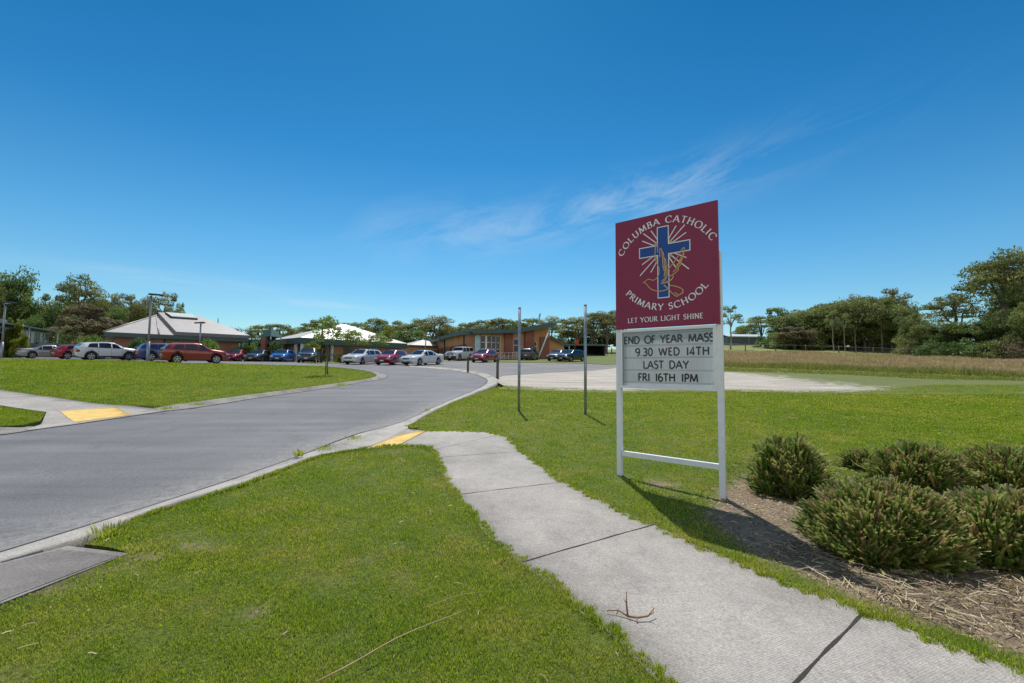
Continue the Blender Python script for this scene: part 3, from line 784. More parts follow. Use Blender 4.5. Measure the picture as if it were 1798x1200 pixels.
def meadow():
    rg = np.random.default_rng(21); P = np.array(MEADOW); out = []
    n = 420000; x = rg.uniform(P[:, 0].min(), P[:, 0].max(), n); y = rg.uniform(P[:, 1].min(), P[:, 1].max(), n)
    k = inside(MEADOW, x, y) & (np.abs(x) < y * 1.2 + 2); x, y = x[k], y[k]
    d = np.hypot(x, y); k = rg.random(len(x)) < np.clip((45 / d) ** 1.2, 0, 1); x, y, d = x[k], y[k], d[k]; n = len(x)
    h = rg.uniform(.35, .85, n) * (.85 + .25 * np.sin(x * .35) * np.sin(y * .5)) * np.clip(.45 + dist_poly(MEADOW, x, y) / 2.0, .5, 1); w = .035 * d / 50
    z = Tn(x, y) - .05; a = rg.uniform(0, 2 * np.pi, n); ux, uy = np.cos(a), np.sin(a); b = rg.uniform(0, 2 * np.pi, n); l = rg.uniform(.05, .4, n) * h
    V = np.empty((n, 5, 3)); lx, ly = np.cos(b) * l, np.sin(b) * l
    V[:, 0] = np.column_stack([x - ux * w / 2, y - uy * w / 2, z]); V[:, 1] = np.column_stack([x + ux * w / 2, y + uy * w / 2, z])
    V[:, 2] = np.column_stack([x + ux * w * .6 + lx * .4, y + uy * w * .6 + ly * .4, z + h * .65]); V[:, 3] = np.column_stack([x - ux * w * .6 + lx * .4, y - uy * w * .6 + ly * .4, z + h * .65])
    V[:, 4] = np.column_stack([x + lx, y + ly, z + h])
    i = np.arange(n)[:, None] * 5
    F = np.stack([i + [[0, 1, 2]], i + [[0, 2, 3]], i + [[3, 2, 4]]], 1).reshape(-1, 3)
    hh = (np.tile(np.array([0, 0, .65, .65, 1.0]), (n, 1)) * np.clip(.30 + dist_poly(MEADOW, x, y) / 6.0 + .25 * np.sin(x * .21 + 2 * np.sin(y * .13)), .35, 1)[:, None]).ravel()
    o = bpy.data.objects.new('meadow_grass', np_mesh('meadow_grass', V.reshape(-1, 3), F, M['meadow'], False, {'tint': np.repeat(rg.random(n), 5), 'height': hh})); link(o)
    tag(o, 'tall dry brownish meadow grass in the paddock', 'meadow grass', kind='stuff')
meadow()
# ------------------------------------------------------------------ stroke lettering (drawn from scratch, flat strokes)
def arc(cx, cy, rx, ry, a0, a1, n=12):
    return [(cx + rx * math.cos(R_(a0 + (a1 - a0) * i / n)), cy + ry * math.sin(R_(a0 + (a1 - a0) * i / n))) for i in range(n + 1)]
# glyph: (advance, strokes, serif points)
G = {
 'A': (.86, [[(.02, 0), (.41, 1)], [(.41, 1), (.82, 0)], [(.17, .34), (.68, .34)]], [(.02, 0), (.82, 0)]),
 'B': (.68, [[(.12, 0), (.12, 1)], [(.12, .98), (.32, .98)] + arc(.34, .76, .2, .22, 80, -90, 8) + [(.12, .53)], [(.12, .53), (.34, .53)] + arc(.36, .27, .25, .26, 80, -90, 8) + [(.12, .01)]], [(.08, 0), (.08, 1)]),
 'C': (.90, [arc(.50, .5, .44, .5, 48, 312, 18)], [(.80, .86), (.80, .14)]),
 'D': (.86, [[(.12, 0), (.12, 1)], [(.12, .98), (.34, .98)] + arc(.34, .5, .42, .48, 85, -85, 14) + [(.12, .02)]], [(.08, 0), (.08, 1)]),
 'E': (.60, [[(.12, 0), (.12, 1)], [(.12, .97), (.52, .97)], [(.12, .53), (.45, .53)], [(.12, .03), (.55, .03)]], [(.08, 0), (.08, 1)]),
 'F': (.56, [[(.12, 0), (.12, 1)], [(.12, .97), (.52, .97)], [(.12, .52), (.44, .52)]], [(.12, 0), (.08, 1)]),
 'G': (.92, [arc(.50, .5, .44, .5, 48, 318, 18), [(.82, .42), (.82, .10)]], [(.80, .86), (.80, .44)]),
 'H': (.88, [[(.13, 0), (.13, 1)], [(.73, 0), (.73, 1)], [(.13, .53), (.73, .53)]], [(.13, 0), (.13, 1), (.73, 0), (.73, 1)]),
 'I': (.30, [[(.14, 0), (.14, 1)]], [(.14, 0), (.14, 1)]),
 'L': (.60, [[(.12, 0), (.12, 1)], [(.12, .03), (.54, .03), (.56, .12)]], [(.08, 0), (.12, 1)]),
 'M': (1.08, [[(.10, 0), (.19, 1)], [(.19, 1), (.53, .08)], [(.53, .08), (.88, 1)], [(.88, 1), (.97, 0)]], [(.10, 0), (.16, 1), (.91, 1), (.97, 0)]),
 'N': (.88, [[(.13, 0), (.13, 1)], [(.13, 1), (.74, .02)], [(.74, 0), (.74, 1)]], [(.13, 0), (.10, 1), (.74, 1)]),
 'O': (.98, [arc(.49, .5, .44, .5, 90, 450, 24)], []),
 'P': (.62, [[(.12, 0), (.12, 1)], [(.12, .98), (.30, .98)] + arc(.30, .71, .25, .27, 85, -85, 10) + [(.12, .44)]], [(.12, 0), (.08, 1)]),
 'R': (.74, [[(.12, 0), (.12, 1)], [(.12, .98), (.30, .98)] + arc(.30, .74, .24, .24, 85, -85, 10) + [(.12, .50)], [(.32, .50), (.70, 0)]], [(.12, 0), (.08, 1), (.71, 0)]),
 'S': (.58, [arc(.29, .755, .22, .24, 35, 250, 10) + arc(.28, .265, .24, .26, 75, -145, 10)], [(.47, .86), (.09, .13)]),
 'T': (.70, [[(.35, 0), (.35, 1)], [(.02, .97), (.68, .97)]], [(.35, 0)]),
 'U': (.86, [[(.13, 1), (.13, .36)] + arc(.43, .34, .30, .34, 180, 360, 12) + [(.73, 1)]], [(.13, 1), (.73, 1)]),
 'W': (1.2, [[(.04, 1), (.32, 0)], [(.32, 0), (.6, .95)], [(.6, .95), (.88, 0)], [(.88, 0), (1.16, 1)]], [(.04, 1), (1.16, 1)]),
 'Y': (.76, [[(.02, 1), (.37, .48)], [(.37, .48), (.72, 1)], [(.37, .48), (.37, 0)]], [(.03, 1), (.71, 1), (.37, 0)]),
 '0': (.66, [arc(.33, .5, .27, .5, 90, 450, 20)], []),
 '1': (.34, [[(.17, 0), (.17, 1)]], []),
 '3': (.62, [arc(.28, .745, .24, .255, 150, -80, 10) + arc(.28, .26, .28, .26, 80, -150, 10)], []),
 '4': (.66, [[(.46, 0), (.46, 1), (.04, .27), (.62, .27)]], []),
 '6': (.64, [arc(.50, .56, .44, .46, 100, 185, 8) + arc(.33, .29, .27, .29, 180, 540, 16)], []),
 '9': (.64, [arc(.16, .44, .44, .46, -80, 5, 8) + arc(.33, .71, .27, .29, 0, 360, 16)], []),
 '.': (.28, [[(.14, 0), (.14, .10)]], []),
}
def stroke(mb, pts, wfun, place, dz):
    P = [Vector((p[0], p[1])) for p in pts]
    Q = [P[0]]
    for p in P[1:]:
        if (p - Q[-1]).length > 1e-4: Q.append(p)
    P = Q; n = len(P); closed = (P[0] - P[-1]).length < 1e-3 and n > 3
    Lv = []; Rv = []
    for i in range(n):
        a = P[i - 1] if i else (P[-2] if closed else P[0]); c = P[i + 1] if i < n - 1 else (P[1] if closed else P[-1])
        d1 = (P[i] - a); d2 = (c - P[i])
        if d1.length < 1e-6: d1 = d2
        if d2.length < 1e-6: d2 = d1
        d = (d1.normalized() + d2.normalized())
        d = d.normalized() if d.length > 1e-3 else d1.normalized()
        nn = Vector((-d.y, d.x)); k = max(.5, abs(nn.dot(Vector((-d1.normalized().y, d1.normalized().x)))))
        w = wfun(d) / 2 / k
        Lv.append(P[i] + nn * w); Rv.append(P[i] - nn * w)
    vs = [place(p.x, p.y, dz) for p in Lv] + [place(p.x, p.y, dz) for p in Rv]
    mb.add(vs, [(i, i + 1, n + i + 1, n + i) for i in range(n - 1)])
def nib(d, lo=.065, hi=.175, th=20):
    t = math.radians(th); return lo + (hi - lo) * abs(d.x * math.sin(t) * -1 + d.y * math.cos(t))
_lay = [0]
def glyph(mb, ch, place, serif=True, sw=.125):
    adv, sts, srf = G[ch]
    for s in sts:
        _lay[0] = (_lay[0] + 1) % 9
        stroke(mb, s, (lambda d: nib(d)) if serif else (lambda d: sw), place, .0003 * _lay[0])
    if serif:
        for (x, y) in srf:
            _lay[0] = (_lay[0] + 1) % 9
            if ch in 'CGS': stroke(mb, [(x, y - .12), (x + .015, y + .10)], lambda d: .065, place, .0003 * _lay[0])
            else: stroke(mb, [(x - .12, y + (.025 if y < .5 else -.025)), (x + .12, y + (.025 if y < .5 else -.025))], lambda d: .065, place, .0003 * _lay[0])
def text_width(s, track, space): return sum((space if c == ' ' else G[c][0] + track) for c in s) - track

# ------------------------------------------------------------------ the sign: local x along the board, y away from the road, z up (height above the eye's datum)
SL = Vector((1.470, 6.3)); SDIR = Vector((.74659, -.66528)); SW = 1.353
sign = empty('school_sign', (SL.x, SL.y, 0), 'tall maroon and white school sign on two white posts beside the footpath', 'sign', rz=math.atan2(SDIR.y, SDIR.x))
FRONT = -.040                                                    # face of the header board
for x, top in ((.0, 2.9), (SW - .020, 3.05)):
    g0 = T(SL.x + SDIR.x * x, SL.y + SDIR.y * x) - .25
    MB().box((x + .0, .033, (g0 + top) / 2), (.066, .066, top - g0), bev=.006).build('post', M['white_steel'], sign)
MB().box((SW / 2, .033, .480), (SW - .012 - .066 - .004, .05, .066), bev=.004).build('crossbar', M['white_steel'], sign)
MB().box((.673, FRONT / 2 - .004, 2.918), (1.370, .026, 1.500), bev=.003).build('header_board', M['maroon'], sign)
YF = FRONT / 2 - .004 - .013
hb = sign.children[-1]
for z in (3.45, 2.45): MB().box((.667, .012, z), (1.22, .024, .05)).build('back_rail', M['white_steel'], sign)
def bolt(mb, x, z, y): mb.tube([(x, y, z), (x, y - .006, z)], .008, 8)
for x in (.03, 1.30):
    for z in (2.25, 2.95):
        mb = MB(); bolt(mb, x, z, YF); mb.build('bolt', M['maroon'], hb)

def flat(x, z, dz, layer=0): return (x, YF - .0015 - layer * .0012 - dz, z)
# blue cross with its white edge
def cross_poly(e):
    return [(.607 - e, 2.553 - e), (.744 + e, 2.553 - e), (.744 + e, 3.114 - e), (1.017 + e, 3.114 - e), (1.017 + e, 3.236 + e), (.744 + e, 3.236 + e), (.744 + e, 3.472 + e), (.607 - e, 3.472 + e), (.607 - e, 3.236 + e), (.355 - e, 3.236 + e), (.355 - e, 3.114 - e), (.607 - e, 3.114 - e)]
def poly_plate(poly, layer, name, mat, par):
    mb = MB(); n = len(poly); mb.add([flat(x, z, 0, layer) for x, z in poly], [tuple(range(n))]); return mb.build(name, mat, par)
for a, b in [((.612, 3.303), (.514, 3.455)), ((.574, 3.286), (.407, 3.438)), ((.557, 3.247), (.388, 3.34)), ((.749, 3.302), (.852, 3.456)), ((.781, 3.275), (.963, 3.445)), ((.805, 3.25), (.977, 3.343)),
             ((.542, 3.109), (.385, 3.019)), ((.563, 3.069), (.352, 2.874)), ((.584, 3.02), (.504, 2.898)), ((.815, 3.109), (.976, 3.022)), ((.787, 3.078), (1.004, 2.874)), ((.75, 3.068), (.837, 2.922))]:
    mb = MB(); stroke(mb, [a, b], lambda d: .0125, lambda x, z, dz: flat(x, z, dz, 0), 0); mb.build('light_ray', M['white_letter'], hb)
for cxx, czz, a0 in ((.744, 3.236, 0), (.607, 3.236, 90), (.607, 3.114, 180), (.744, 3.114, 270)):
    pts = [(cxx, czz)] + arc(cxx, czz, .058, .058, a0, a0 + 90, 10); n = len(pts)
    mb = MB(); mb.add([flat(x, z, 0, 1) for x, z in pts], [tuple(range(n))]); mb.build('gold_corner', M['gold'], hb)
poly_plate(cross_poly(.011), 2, 'cross_edge', M['white_letter'], hb)
poly_plate(cross_poly(-.001), 3, 'cross', M['cross_blue'], hb)
DOVE = {'neck': [(0.578, 3.244), (0.566, 3.146), (0.575, 3.046), (0.608, 2.976), (0.623, 2.924), (0.62, 2.868), (0.598, 2.822), (0.568, 2.793), (0.53, 2.789), (0.496, 2.806)],
 'head': [(0.496, 2.806), (0.466, 2.813), (0.431, 2.789), (0.396, 2.774), (0.43, 2.768), (0.456, 2.736), (0.486, 2.695), (0.537, 2.657), (0.613, 2.634), (0.687, 2.636), (0.741, 2.654)],
 'a': [(0.578, 3.244), (0.582, 3.276), (0.599, 3.269), (0.607, 3.189), (0.604, 3.149)], 'b': [(0.633, 3.078), (0.634, 3.184), (0.649, 3.197), (0.663, 3.163), (0.668, 3.081), (0.675, 2.982), (0.677, 2.925)],
 'c': [(0.663, 3.147), (0.681, 3.136), (0.689, 3.077), (0.698, 2.962), (0.684, 2.892)], 'd': [(0.697, 3.06), (0.713, 3.033), (0.718, 2.976), (0.703, 2.905), (0.69, 2.834)], 'e': [(0.731, 2.966), (0.715, 2.895), (0.686, 2.835)],
 'f': [(0.744, 2.907), (0.822, 2.984), (0.887, 3.07), (0.927, 3.142), (0.951, 3.158), (0.956, 3.129), (0.942, 3.084), (0.885, 2.99)], 'g': [(0.946, 3.092), (0.949, 3.067), (0.909, 2.995), (0.853, 2.94)],
 'h': [(0.925, 3.024), (0.929, 3.007), (0.885, 2.951), (0.837, 2.91)], 'i': [(0.909, 2.971), (0.912, 2.947), (0.868, 2.906), (0.804, 2.859)], 'j': [(0.876, 2.897), (0.88, 2.88), (0.828, 2.84), (0.747, 2.802)],
 'k': [(0.803, 2.819), (0.811, 2.794), (0.778, 2.758), (0.721, 2.733)], 'l': [(0.807, 2.814), (0.807, 2.79), (0.754, 2.753), (0.688, 2.733)], 'm': [(0.732, 2.908), (0.723, 2.853), (0.685, 2.818)],
 'n': [(0.743, 2.875), (0.739, 2.839), (0.689, 2.785), (0.652, 2.761)], 'o': [(0.722, 2.817), (0.714, 2.782), (0.672, 2.747), (0.643, 2.726)], 'p': [(0.742, 2.754), (0.705, 2.739), (0.664, 2.736)],
 'q': [(0.68, 2.713), (0.741, 2.654), (0.8, 2.58), (0.847, 2.543), (0.863, 2.546), (0.867, 2.561)],
 'r': [(0.753, 2.698), (0.833, 2.679), (0.904, 2.644), (0.936, 2.616), (0.915, 2.599), (0.934, 2.597), (0.926, 2.575), (0.903, 2.581), (0.899, 2.562), (0.871, 2.561), (0.82, 2.598)]}
mb = MB()
for i, pl in enumerate(DOVE.values()): stroke(mb, chaikin(pl, 2), lambda d: .0125, lambda x, z, dz: flat(x, z, dz, 5), .0004 * (i % 6))
mb.build('dove_outline', M['gold'], hb)
# lettering on the header
mb = MB()
def arc_text(par, s, c, R, size, half, sgn):
    Rm = R + sgn * size * .4
    k = size * 1.16; tot = text_width(s, 0, .42)
    span = 2 * R_(half) * Rm; track = (span / k - tot) / (len(s) - 1)
    u = -span / 2
    for ch in s:
        if ch == ' ': u += (.42 + track) * k; continue
        adv = G[ch][0]; th = (u + adv * k / 2) / Rm
        def place(x, y, dz, th=th, adv=adv):
            lx = (x - adv / 2) * k; ly = y * size
            if sgn > 0: rx, rz = math.sin(th), math.cos(th); tx, tz = math.cos(th), -math.sin(th); r = R + ly
            else: rx, rz = math.sin(th), -math.cos(th); tx, tz = math.cos(th), math.sin(th); r = R - ly
            return flat(c[0] + rx * r + tx * lx, c[1] + rz * r + tz * lx, dz, 0)
        mb = MB(); glyph(mb, ch, place); mb.build('letter', M['white_letter'], par)
        u += (adv + track) * k
arc_text(hb, 'COLUMBA CATHOLIC', (.688, 2.841), .680, .084, 60.5, 1)
arc_text(hb, 'PRIMARY SCHOOL', (.690, 3.105), .718, .082, 50, -1)
def line_text(par, mat, s, x0, x1, z0, h, serif, place0, space=.5, sw=.125):
    tot = text_width(s, 0, space)
    cap = h; kx = h
    track = ((x1 - x0) / kx - tot) / (len(s) - 1)
    if track < .02 or track > .35: kx = (x1 - x0) / (tot + .10 * (len(s) - 1)); track = .10
    u = x0
    for ch in s:
        if ch == ' ': u += (space + track) * kx; continue
        mb = MB(); glyph(mb, ch, lambda x, y, dz, u=u: place0(u + x * kx, z0 + y * cap, dz), serif, sw); mb.build('letter', mat, par)
        u += (G[ch][0] + track) * kx
line_text(hb, M['white_letter'], 'LET YOUR LIGHT SHINE', .172, 1.168, 2.248, .064, True, lambda x, z, dz: flat(x, z, dz, 0), .42)

# changeable message cabinet between the posts
mb = MB(); x0, x1, z0, z1 = .040, 1.304, 1.370, 2.160; t = .035
for c, s in ((((x0 + x1) / 2, .02, z1 - t / 2), (x1 - x0, .09, t)), (((x0 + x1) / 2, .02, z0 + t / 2), (x1 - x0, .09, t)), ((x0 + t / 2, .02, (z0 + z1) / 2), (t, .088, z1 - z0 - 2 * t)), ((x1 - t / 2, .02, (z0 + z1) / 2), (t, .088, z1 - z0 - 2 * t))):
    mb.box(c, s, bev=.003)
mb.build('message_frame', M['white_steel'], sign)
YP = .010
def acrylic():
    m, nt, b, o = _new('milky_acrylic'); b.inputs['Roughness'].default_value = .4
    n = noise(nt, 3.5, 5, .6, obj_co(nt)); r = ramp(nt, n.outputs['Fac'], [(.3, (.78, .80, .82)), (.7, (.86, .88, .90))]); nt.links.new(r.outputs['Color'], b.inputs['Base Color'])
    tr = N(nt, 'ShaderNodeBsdfTranslucent'); nt.links.new(r.outputs['Color'], tr.inputs['Color']); mx = N(nt, 'ShaderNodeMixShader'); mx.inputs[0].default_value = .45
    nt.links.new(b.outputs[0], mx.inputs[1]); nt.links.new(tr.outputs[0], mx.inputs[2]); nt.links.new(mx.outputs[0], o.inputs['Surface']); return m
M['acrylic'] = acrylic()
MB().box(((x0 + x1) / 2, YP + .003, (z0 + z1) / 2), (x1 - x0 - 2 * t, .006, z1 - z0 - 2 * t)).build('message_panel', M['acrylic'], sign)
mp_ = sign.children[-1]
for z in (1.945, 1.932, 1.782, 1.772, 1.618, 1.606, 1.458, 1.446, 2.092): MB().box(((x0 + x1) / 2, YP - .0015, z), (x1 - x0 - 2 * t - .004, .003, .004)).build('letter_rail', M['panel_rail'], mp_)
for s, a, b, z in (('END OF YEAR MASS', .086, 1.276, 1.967), ('9.30 WED 14TH', .255, 1.221, 1.803), ('LAST DAY', .364, .970, 1.635), ('FRI 16TH 1PM', .291, 1.082, 1.470)):
    # each letter sits on its own clear tile, spaced as on the board
    line_text(mp_, M['black_letter'], s, a, b, z, .098, False, lambda x, zz, dz: (x, YP - .0045 - dz, zz), .62, .20)
mb = MB(); rg = random.Random(3)
for z in (1.965, 1.80, 1.632, 1.467):
    x = .09
    while x < 1.25:
        w = rg.choice((.06, .07, .08)); mb.box((x, YP - .003, z + .05), (.0016, .001, .125)); x += w
mb.build('tile_edge', simple('tile_edge', (.52, .55, .58), .4), mp_)
def cover_glass():
    m, nt, b, o = _new('clear_cover'); b.inputs['Roughness'].default_value = .03
    t = N(nt, 'ShaderNodeBsdfTransparent'); gl = N(nt, 'ShaderNodeBsdfGlossy'); gl.inputs['Roughness'].default_value = .03
    fr = N(nt, 'ShaderNodeFresnel'); fr.inputs['IOR'].default_value = 1.45
    mx = N(nt, 'ShaderNodeMixShader'); nt.links.new(fr.outputs[0], mx.inputs[0]); nt.links.new(t.outputs[0], mx.inputs[1]); nt.links.new(gl.outputs[0], mx.inputs[2])
    nt.links.new(mx.outputs[0], o.inputs['Surface']); return m
M['cover'] = cover_glass()
mb = MB(); mb.add([(x0 + t, -.018, z0 + t), (x1 - t, -.018, z0 + t), (x1 - t, -.018, z1 - t), (x0 + t, -.018, z1 - t)], [(0, 1, 2, 3)]); mb.build('clear_cover', M['cover'], sign)

# ------------------------------------------------------------------ loose posts, bollards
for (px, py, top, lab) in ((911, 722, 541, 'bare grey steel pole on the lawn, closer to the road bend'), (1028, 728, 536, 'bare grey steel pole on the lawn, closer to the maroon sign')):
    p = gp(px, py, off_right); h = (at(px, top, p.y).z - p.z)
    o = MB().tube([(0, 0, -.3), (0, 0, h)], .038, 14).build('steel_pole', M['galv'], None, p)
    tag(o, lab, 'pole', 'bare steel poles on the lawn'); MB().tube([(0, 0, h - .01), (0, 0, h + .012)], .041, 14).build('cap', M['galv'], o)
for (px, py, top, lab) in ((821.5, 652.5, 627, 'short timber bollard at the kerb, nearer the red sedan'), (873.5, 663, 628, 'short timber bollard at the kerb bend, nearer the steel poles')):
    p = gp(px, py, .05); h = at(px, top, p.y).z - p.z
    mb = MB(); mb.tube([(0, 0, -.2), (0, 0, h * .5), (.01, 0, h)], [.085, .08, .077], 10)
    o = mb.build('timber_bollard', M['wood_post'], None, p); tag(o, lab, 'bollard', 'timber bollards along the kerb bend')
    MB().tube([(.01, 0, h * .80), (.01, 0, h * .88)], .084, 10).build('reflector_band', M['dark_metal'], o)
# ------------------------------------------------------------------ cut-back strappy clumps in the bed
def strap_mat():
    m, nt, b, o = _new('strap_leaves'); b.inputs['Roughness'].default_value = .42; b.inputs['Specular IOR Level'].default_value = .4
    t = attr(nt, 'tint'); h = attr(nt, 'height')
    r = ramp(nt, t, [(0, (.045, .115, .018)), (.35, (.115, .21, .03)), (.60, (.25, .32, .06)), (.76, (.40, .42, .12)), (.86, (.34, .23, .11)), (1, (.22, .13, .065))])
    tip = ramp(nt, t, [(0, (.22, .28, .06)), (.5, (.48, .48, .18)), (1, (.46, .32, .17))])
    c = mix(nt, ramp(nt, h, [(.86, 0.0), (.97, 1.0)]).outputs['Color'], r.outputs['Color'], tip.outputs['Color'])
    nt.links.new(c, b.inputs['Base Color'])
    tr = N(nt, 'ShaderNodeBsdfTranslucent'); nt.links.new(c, tr.inputs['Color'])
    mx = N(nt, 'ShaderNodeMixShader'); mx.inputs[0].default_value = .3
    nt.links.new(b.outputs[0], mx.inputs[1]); nt.links.new(tr.outputs[0], mx.inputs[2]); nt.links.new(mx.outputs[0], o.inputs['Surface'])
    return m
M['strap'] = strap_mat()
M['thatch'] = simple('shade_dark_thatch', (.03, .026, .014), .95, 0, .4, 20)

def clump(px, py, rx, ry, h, label, seed, n=2600, brown=.25, wid=.024):
    p = gp(px, py, LH); rg = np.random.default_rng(seed)
    root = empty('strappy_clump', p, label, 'plant', 'cut back strappy clumps in the mulched bed')
    # thatch core, its colour darkened to stand for shade between the leaves
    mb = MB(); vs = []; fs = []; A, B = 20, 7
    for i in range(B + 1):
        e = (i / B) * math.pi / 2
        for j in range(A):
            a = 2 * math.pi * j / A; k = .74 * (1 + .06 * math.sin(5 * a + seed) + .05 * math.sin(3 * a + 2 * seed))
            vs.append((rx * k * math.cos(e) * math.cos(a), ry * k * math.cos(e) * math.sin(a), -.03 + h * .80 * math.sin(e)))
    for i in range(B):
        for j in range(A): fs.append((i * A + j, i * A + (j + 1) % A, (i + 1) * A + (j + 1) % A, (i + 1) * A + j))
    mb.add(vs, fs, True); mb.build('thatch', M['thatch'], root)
    # leaf fans: groups of 3-6 flat straps sharing a foot
    V = []; F = []; tint = []; hh = []
    nf = n // 5
    for f in range(nf):
        a = rg.uniform(0, 2 * math.pi); u = rg.random()
        e = math.asin(rg.uniform(0, 1) ** 1.0) * .98
        lump = 1 + .09 * math.sin(4 * a + seed) + .07 * math.sin(7 * a + 3 * e + seed * 2) + .05 * math.sin(11 * e + 2 * a)
        tipp = np.array([rx * lump * math.cos(e) * math.cos(a), ry * lump * math.cos(e) * math.sin(a), max(.03, h * lump * math.sin(e))])
        nv = np.array([math.cos(e) * math.cos(a) / rx, math.cos(e) * math.sin(a) / ry, math.sin(e) / h]); nv /= np.linalg.norm(nv); dr = nv * .62 + np.array([0, 0, .62]) + rg.normal(0, .16, 3); dr /= np.linalg.norm(dr)
        tipp = tipp + nv * rg.normal(0, .014); foot = tipp - dr * rg.uniform(.10, .22); foot[2] = max(foot[2], -.02)
        clumptint = rg.random() * .5 + .12 + .25 * math.sin(3 * a + 2 * e + seed) ** 2 * (1 if rg.random() < .6 else 0)
        fan = rg.uniform(0, math.pi); fx, fy = math.cos(fan), math.sin(fan)
        for q in range(rg.integers(3, 8)):
            sp = (q - 2.5) * rg.uniform(.012, .024); ft = foot + np.array([fx * sp * .6, fy * sp * .6, 0])
            tp = tipp + np.array([fx * sp * 2.0, fy * sp * 2.0, rg.normal(0, .015)]) + rg.normal(0, .009, 3)
            d = tp - ft; L = np.linalg.norm(d); d /= L
            if rg.random() < .03: tp = tp + d * rg.uniform(.02, .07)
            s = np.cross(d, np.array([fx * .2 + rg.normal(0, .5), fy * .2 + rg.normal(0, .5), 1.0])); s /= (np.linalg.norm(s) + 1e-6)
            w = wid * rg.uniform(.7, 1.3) / 2; mid = (ft + tp) / 2 + np.array([0, 0, L * rg.uniform(.03, .14)])
            nn = np.cross(s, d) * w * .35
            b0 = len(V)
            V += [ft - s * w * .8, ft + s * w * .8, mid - s * w + nn, mid + s * w + nn, mid, tp - s * w * .8 + nn, tp + s * w * .8 + nn, tp]
            F += [(b0, b0 + 4, b0 + 2, b0 + 2), (b0, b0 + 1, b0 + 4, b0 + 4), (b0 + 1, b0 + 3, b0 + 4, b0 + 4), (b0 + 2, b0 + 4, b0 + 7, b0 + 5), (b0 + 4, b0 + 3, b0 + 6, b0 + 7)]
            t = clumptint + rg.normal(0, .1)
            if rg.random() < brown * (.25 + .75 * math.sin(e)): t = rg.uniform(.72, 1)
            tint += [np.clip(t, 0, 1)] * 8; hh += [0, 0, .5, .5, .5, 1, 1, 1]
    tri = []
    for f in F:
        if f[2] == f[3]: tri.append(f[:3])
        else: tri += [(f[0], f[1], f[2]), (f[0], f[2], f[3])]
    me = np_mesh('leaves', np.array(V), np.array(tri), M['strap'], False, {'tint': tint, 'height': hh})
    o = bpy.data.objects.new('leaves', me); link(o, root)
    return root
clump(1386, 864, .43, .43, .64, 'rounded green cut back clump nearest the right post of the school sign', 1, 4500, .20, .022)
clump(1512, 822, .24, .24, .26, 'small low yellowish clump between two taller rounded clumps', 2, 1050, .3, .022)
clump(1612, 848, .52, .48, .52, 'dark green clump behind the broad low clump, brown at its foot', 3, 3900, .25, .022)
clump(1770, 858, .54, .50, .54, 'dark clump at the far side of the bed, last in the back row', 4, 3600, .35, .022)
clump(1546, 964, .535, .50, .55, 'broadest flat topped clump in the front of the bed, brown on top', 5, 6900, .42, .021)
clump(1768, 972, .52, .48, .50, 'front clump touching the broadest flat topped clump, half out of frame', 6, 5400, .38, .022)
clump(2080, 960, .60, .55, .60, 'front row clump beyond the edge of the photo', 8, 2250, .3, .022)

# cut leaves and straw lying on the bed
def straw(name, poly, n, seed, L0, L1, w, label, mat, dens=None):
    rg = np.random.default_rng(seed); P = np.array(poly); xs = rg.uniform(P[:, 0].min(), min(P[:, 0].max(), 6.8), n * 3); ys = rg.uniform(P[:, 1].min(), P[:, 1].max(), n * 3)
    k = inside(poly, xs, ys)
    if dens is not None: k &= rg.random(len(xs)) < dens(xs, ys)
    xs, ys = xs[k][:n], ys[k][:n]; n = len(xs); a = rg.uniform(0, 2 * np.pi, n); L = rg.uniform(L0, L1, n) * rg.uniform(.5, 1, n)
    z = Tn(xs, ys) + LH + rg.uniform(.004, .03, n); t1 = rg.normal(0, .05, n)
    dx, dy = np.cos(a) * L / 2, np.sin(a) * L / 2; nx, ny = -np.sin(a) * w / 2, np.cos(a) * w / 2; bow = rg.normal(0, .06, n) * L
    V = np.empty((n, 6, 3))
    for i, (sx, bw, dz) in enumerate(((-1, 0, -t1 * L), (0, 1, .004), (1, 0, t1 * L))):
        V[:, 2 * i] = np.column_stack([xs + sx * dx + nx + bw * ny / w * 2 * bow * 0 - bw * np.sin(a) * bow, ys + sx * dy + ny + bw * np.cos(a) * bow, z + np.maximum(dz, -.004)])
        V[:, 2 * i + 1] = np.column_stack([xs + sx * dx - nx - bw * np.sin(a) * bow, ys + sx * dy - ny + bw * np.cos(a) * bow, z + np.maximum(dz, -.004) + .003])
    i = np.arange(n)[:, None] * 6
    F = np.stack([i + [[0, 1, 3, 2]], i + [[2, 3, 5, 4]]], 1).reshape(-1, 4)
    o = bpy.data.objects.new(name, np_mesh(name, V.reshape(-1, 3), F, mat, False, {'tint': np.repeat(rg.random(n), 6)})); link(o)
    tag(o, label, 'straw', kind='stuff'); return o
def straw_mat():
    m, nt, b, o = _new('cut_straw'); b.inputs['Roughness'].default_value = .8
    r = ramp(nt, attr(nt, 'tint'), [(0, (.09, .065, .04)), (.35, (.23, .165, .10)), (.7, (.42, .33, .20)), (.9, (.62, .52, .34)), (1, (.24, .26, .09))])
    nt.links.new(r.outputs['Color'], b.inputs['Base Color']); return m
M['cut_straw'] = straw_mat()
STRAWBED = gxy([(1120, 850), (1200, 880), (1255, 840), (1300, 800), (1480, 800), (1690, 790), (1850, 795), (2100, 900), (2100, 1220), (1798, 1150), (1650, 1100), (1500, 1047), (1390, 1003), (1285, 950)], LH)
straw('straw_litter', STRAWBED, 4200, 31, .03, .16, .0032, 'dry straw and cut leaves littering the bare soil of the bed', M['cut_straw'])
heap = gxy([(1330, 960), (1420, 950), (1560, 1000), (1800, 1010), (1900, 1080), (1798, 1130), (1600, 1085), (1480, 1035)], LH)
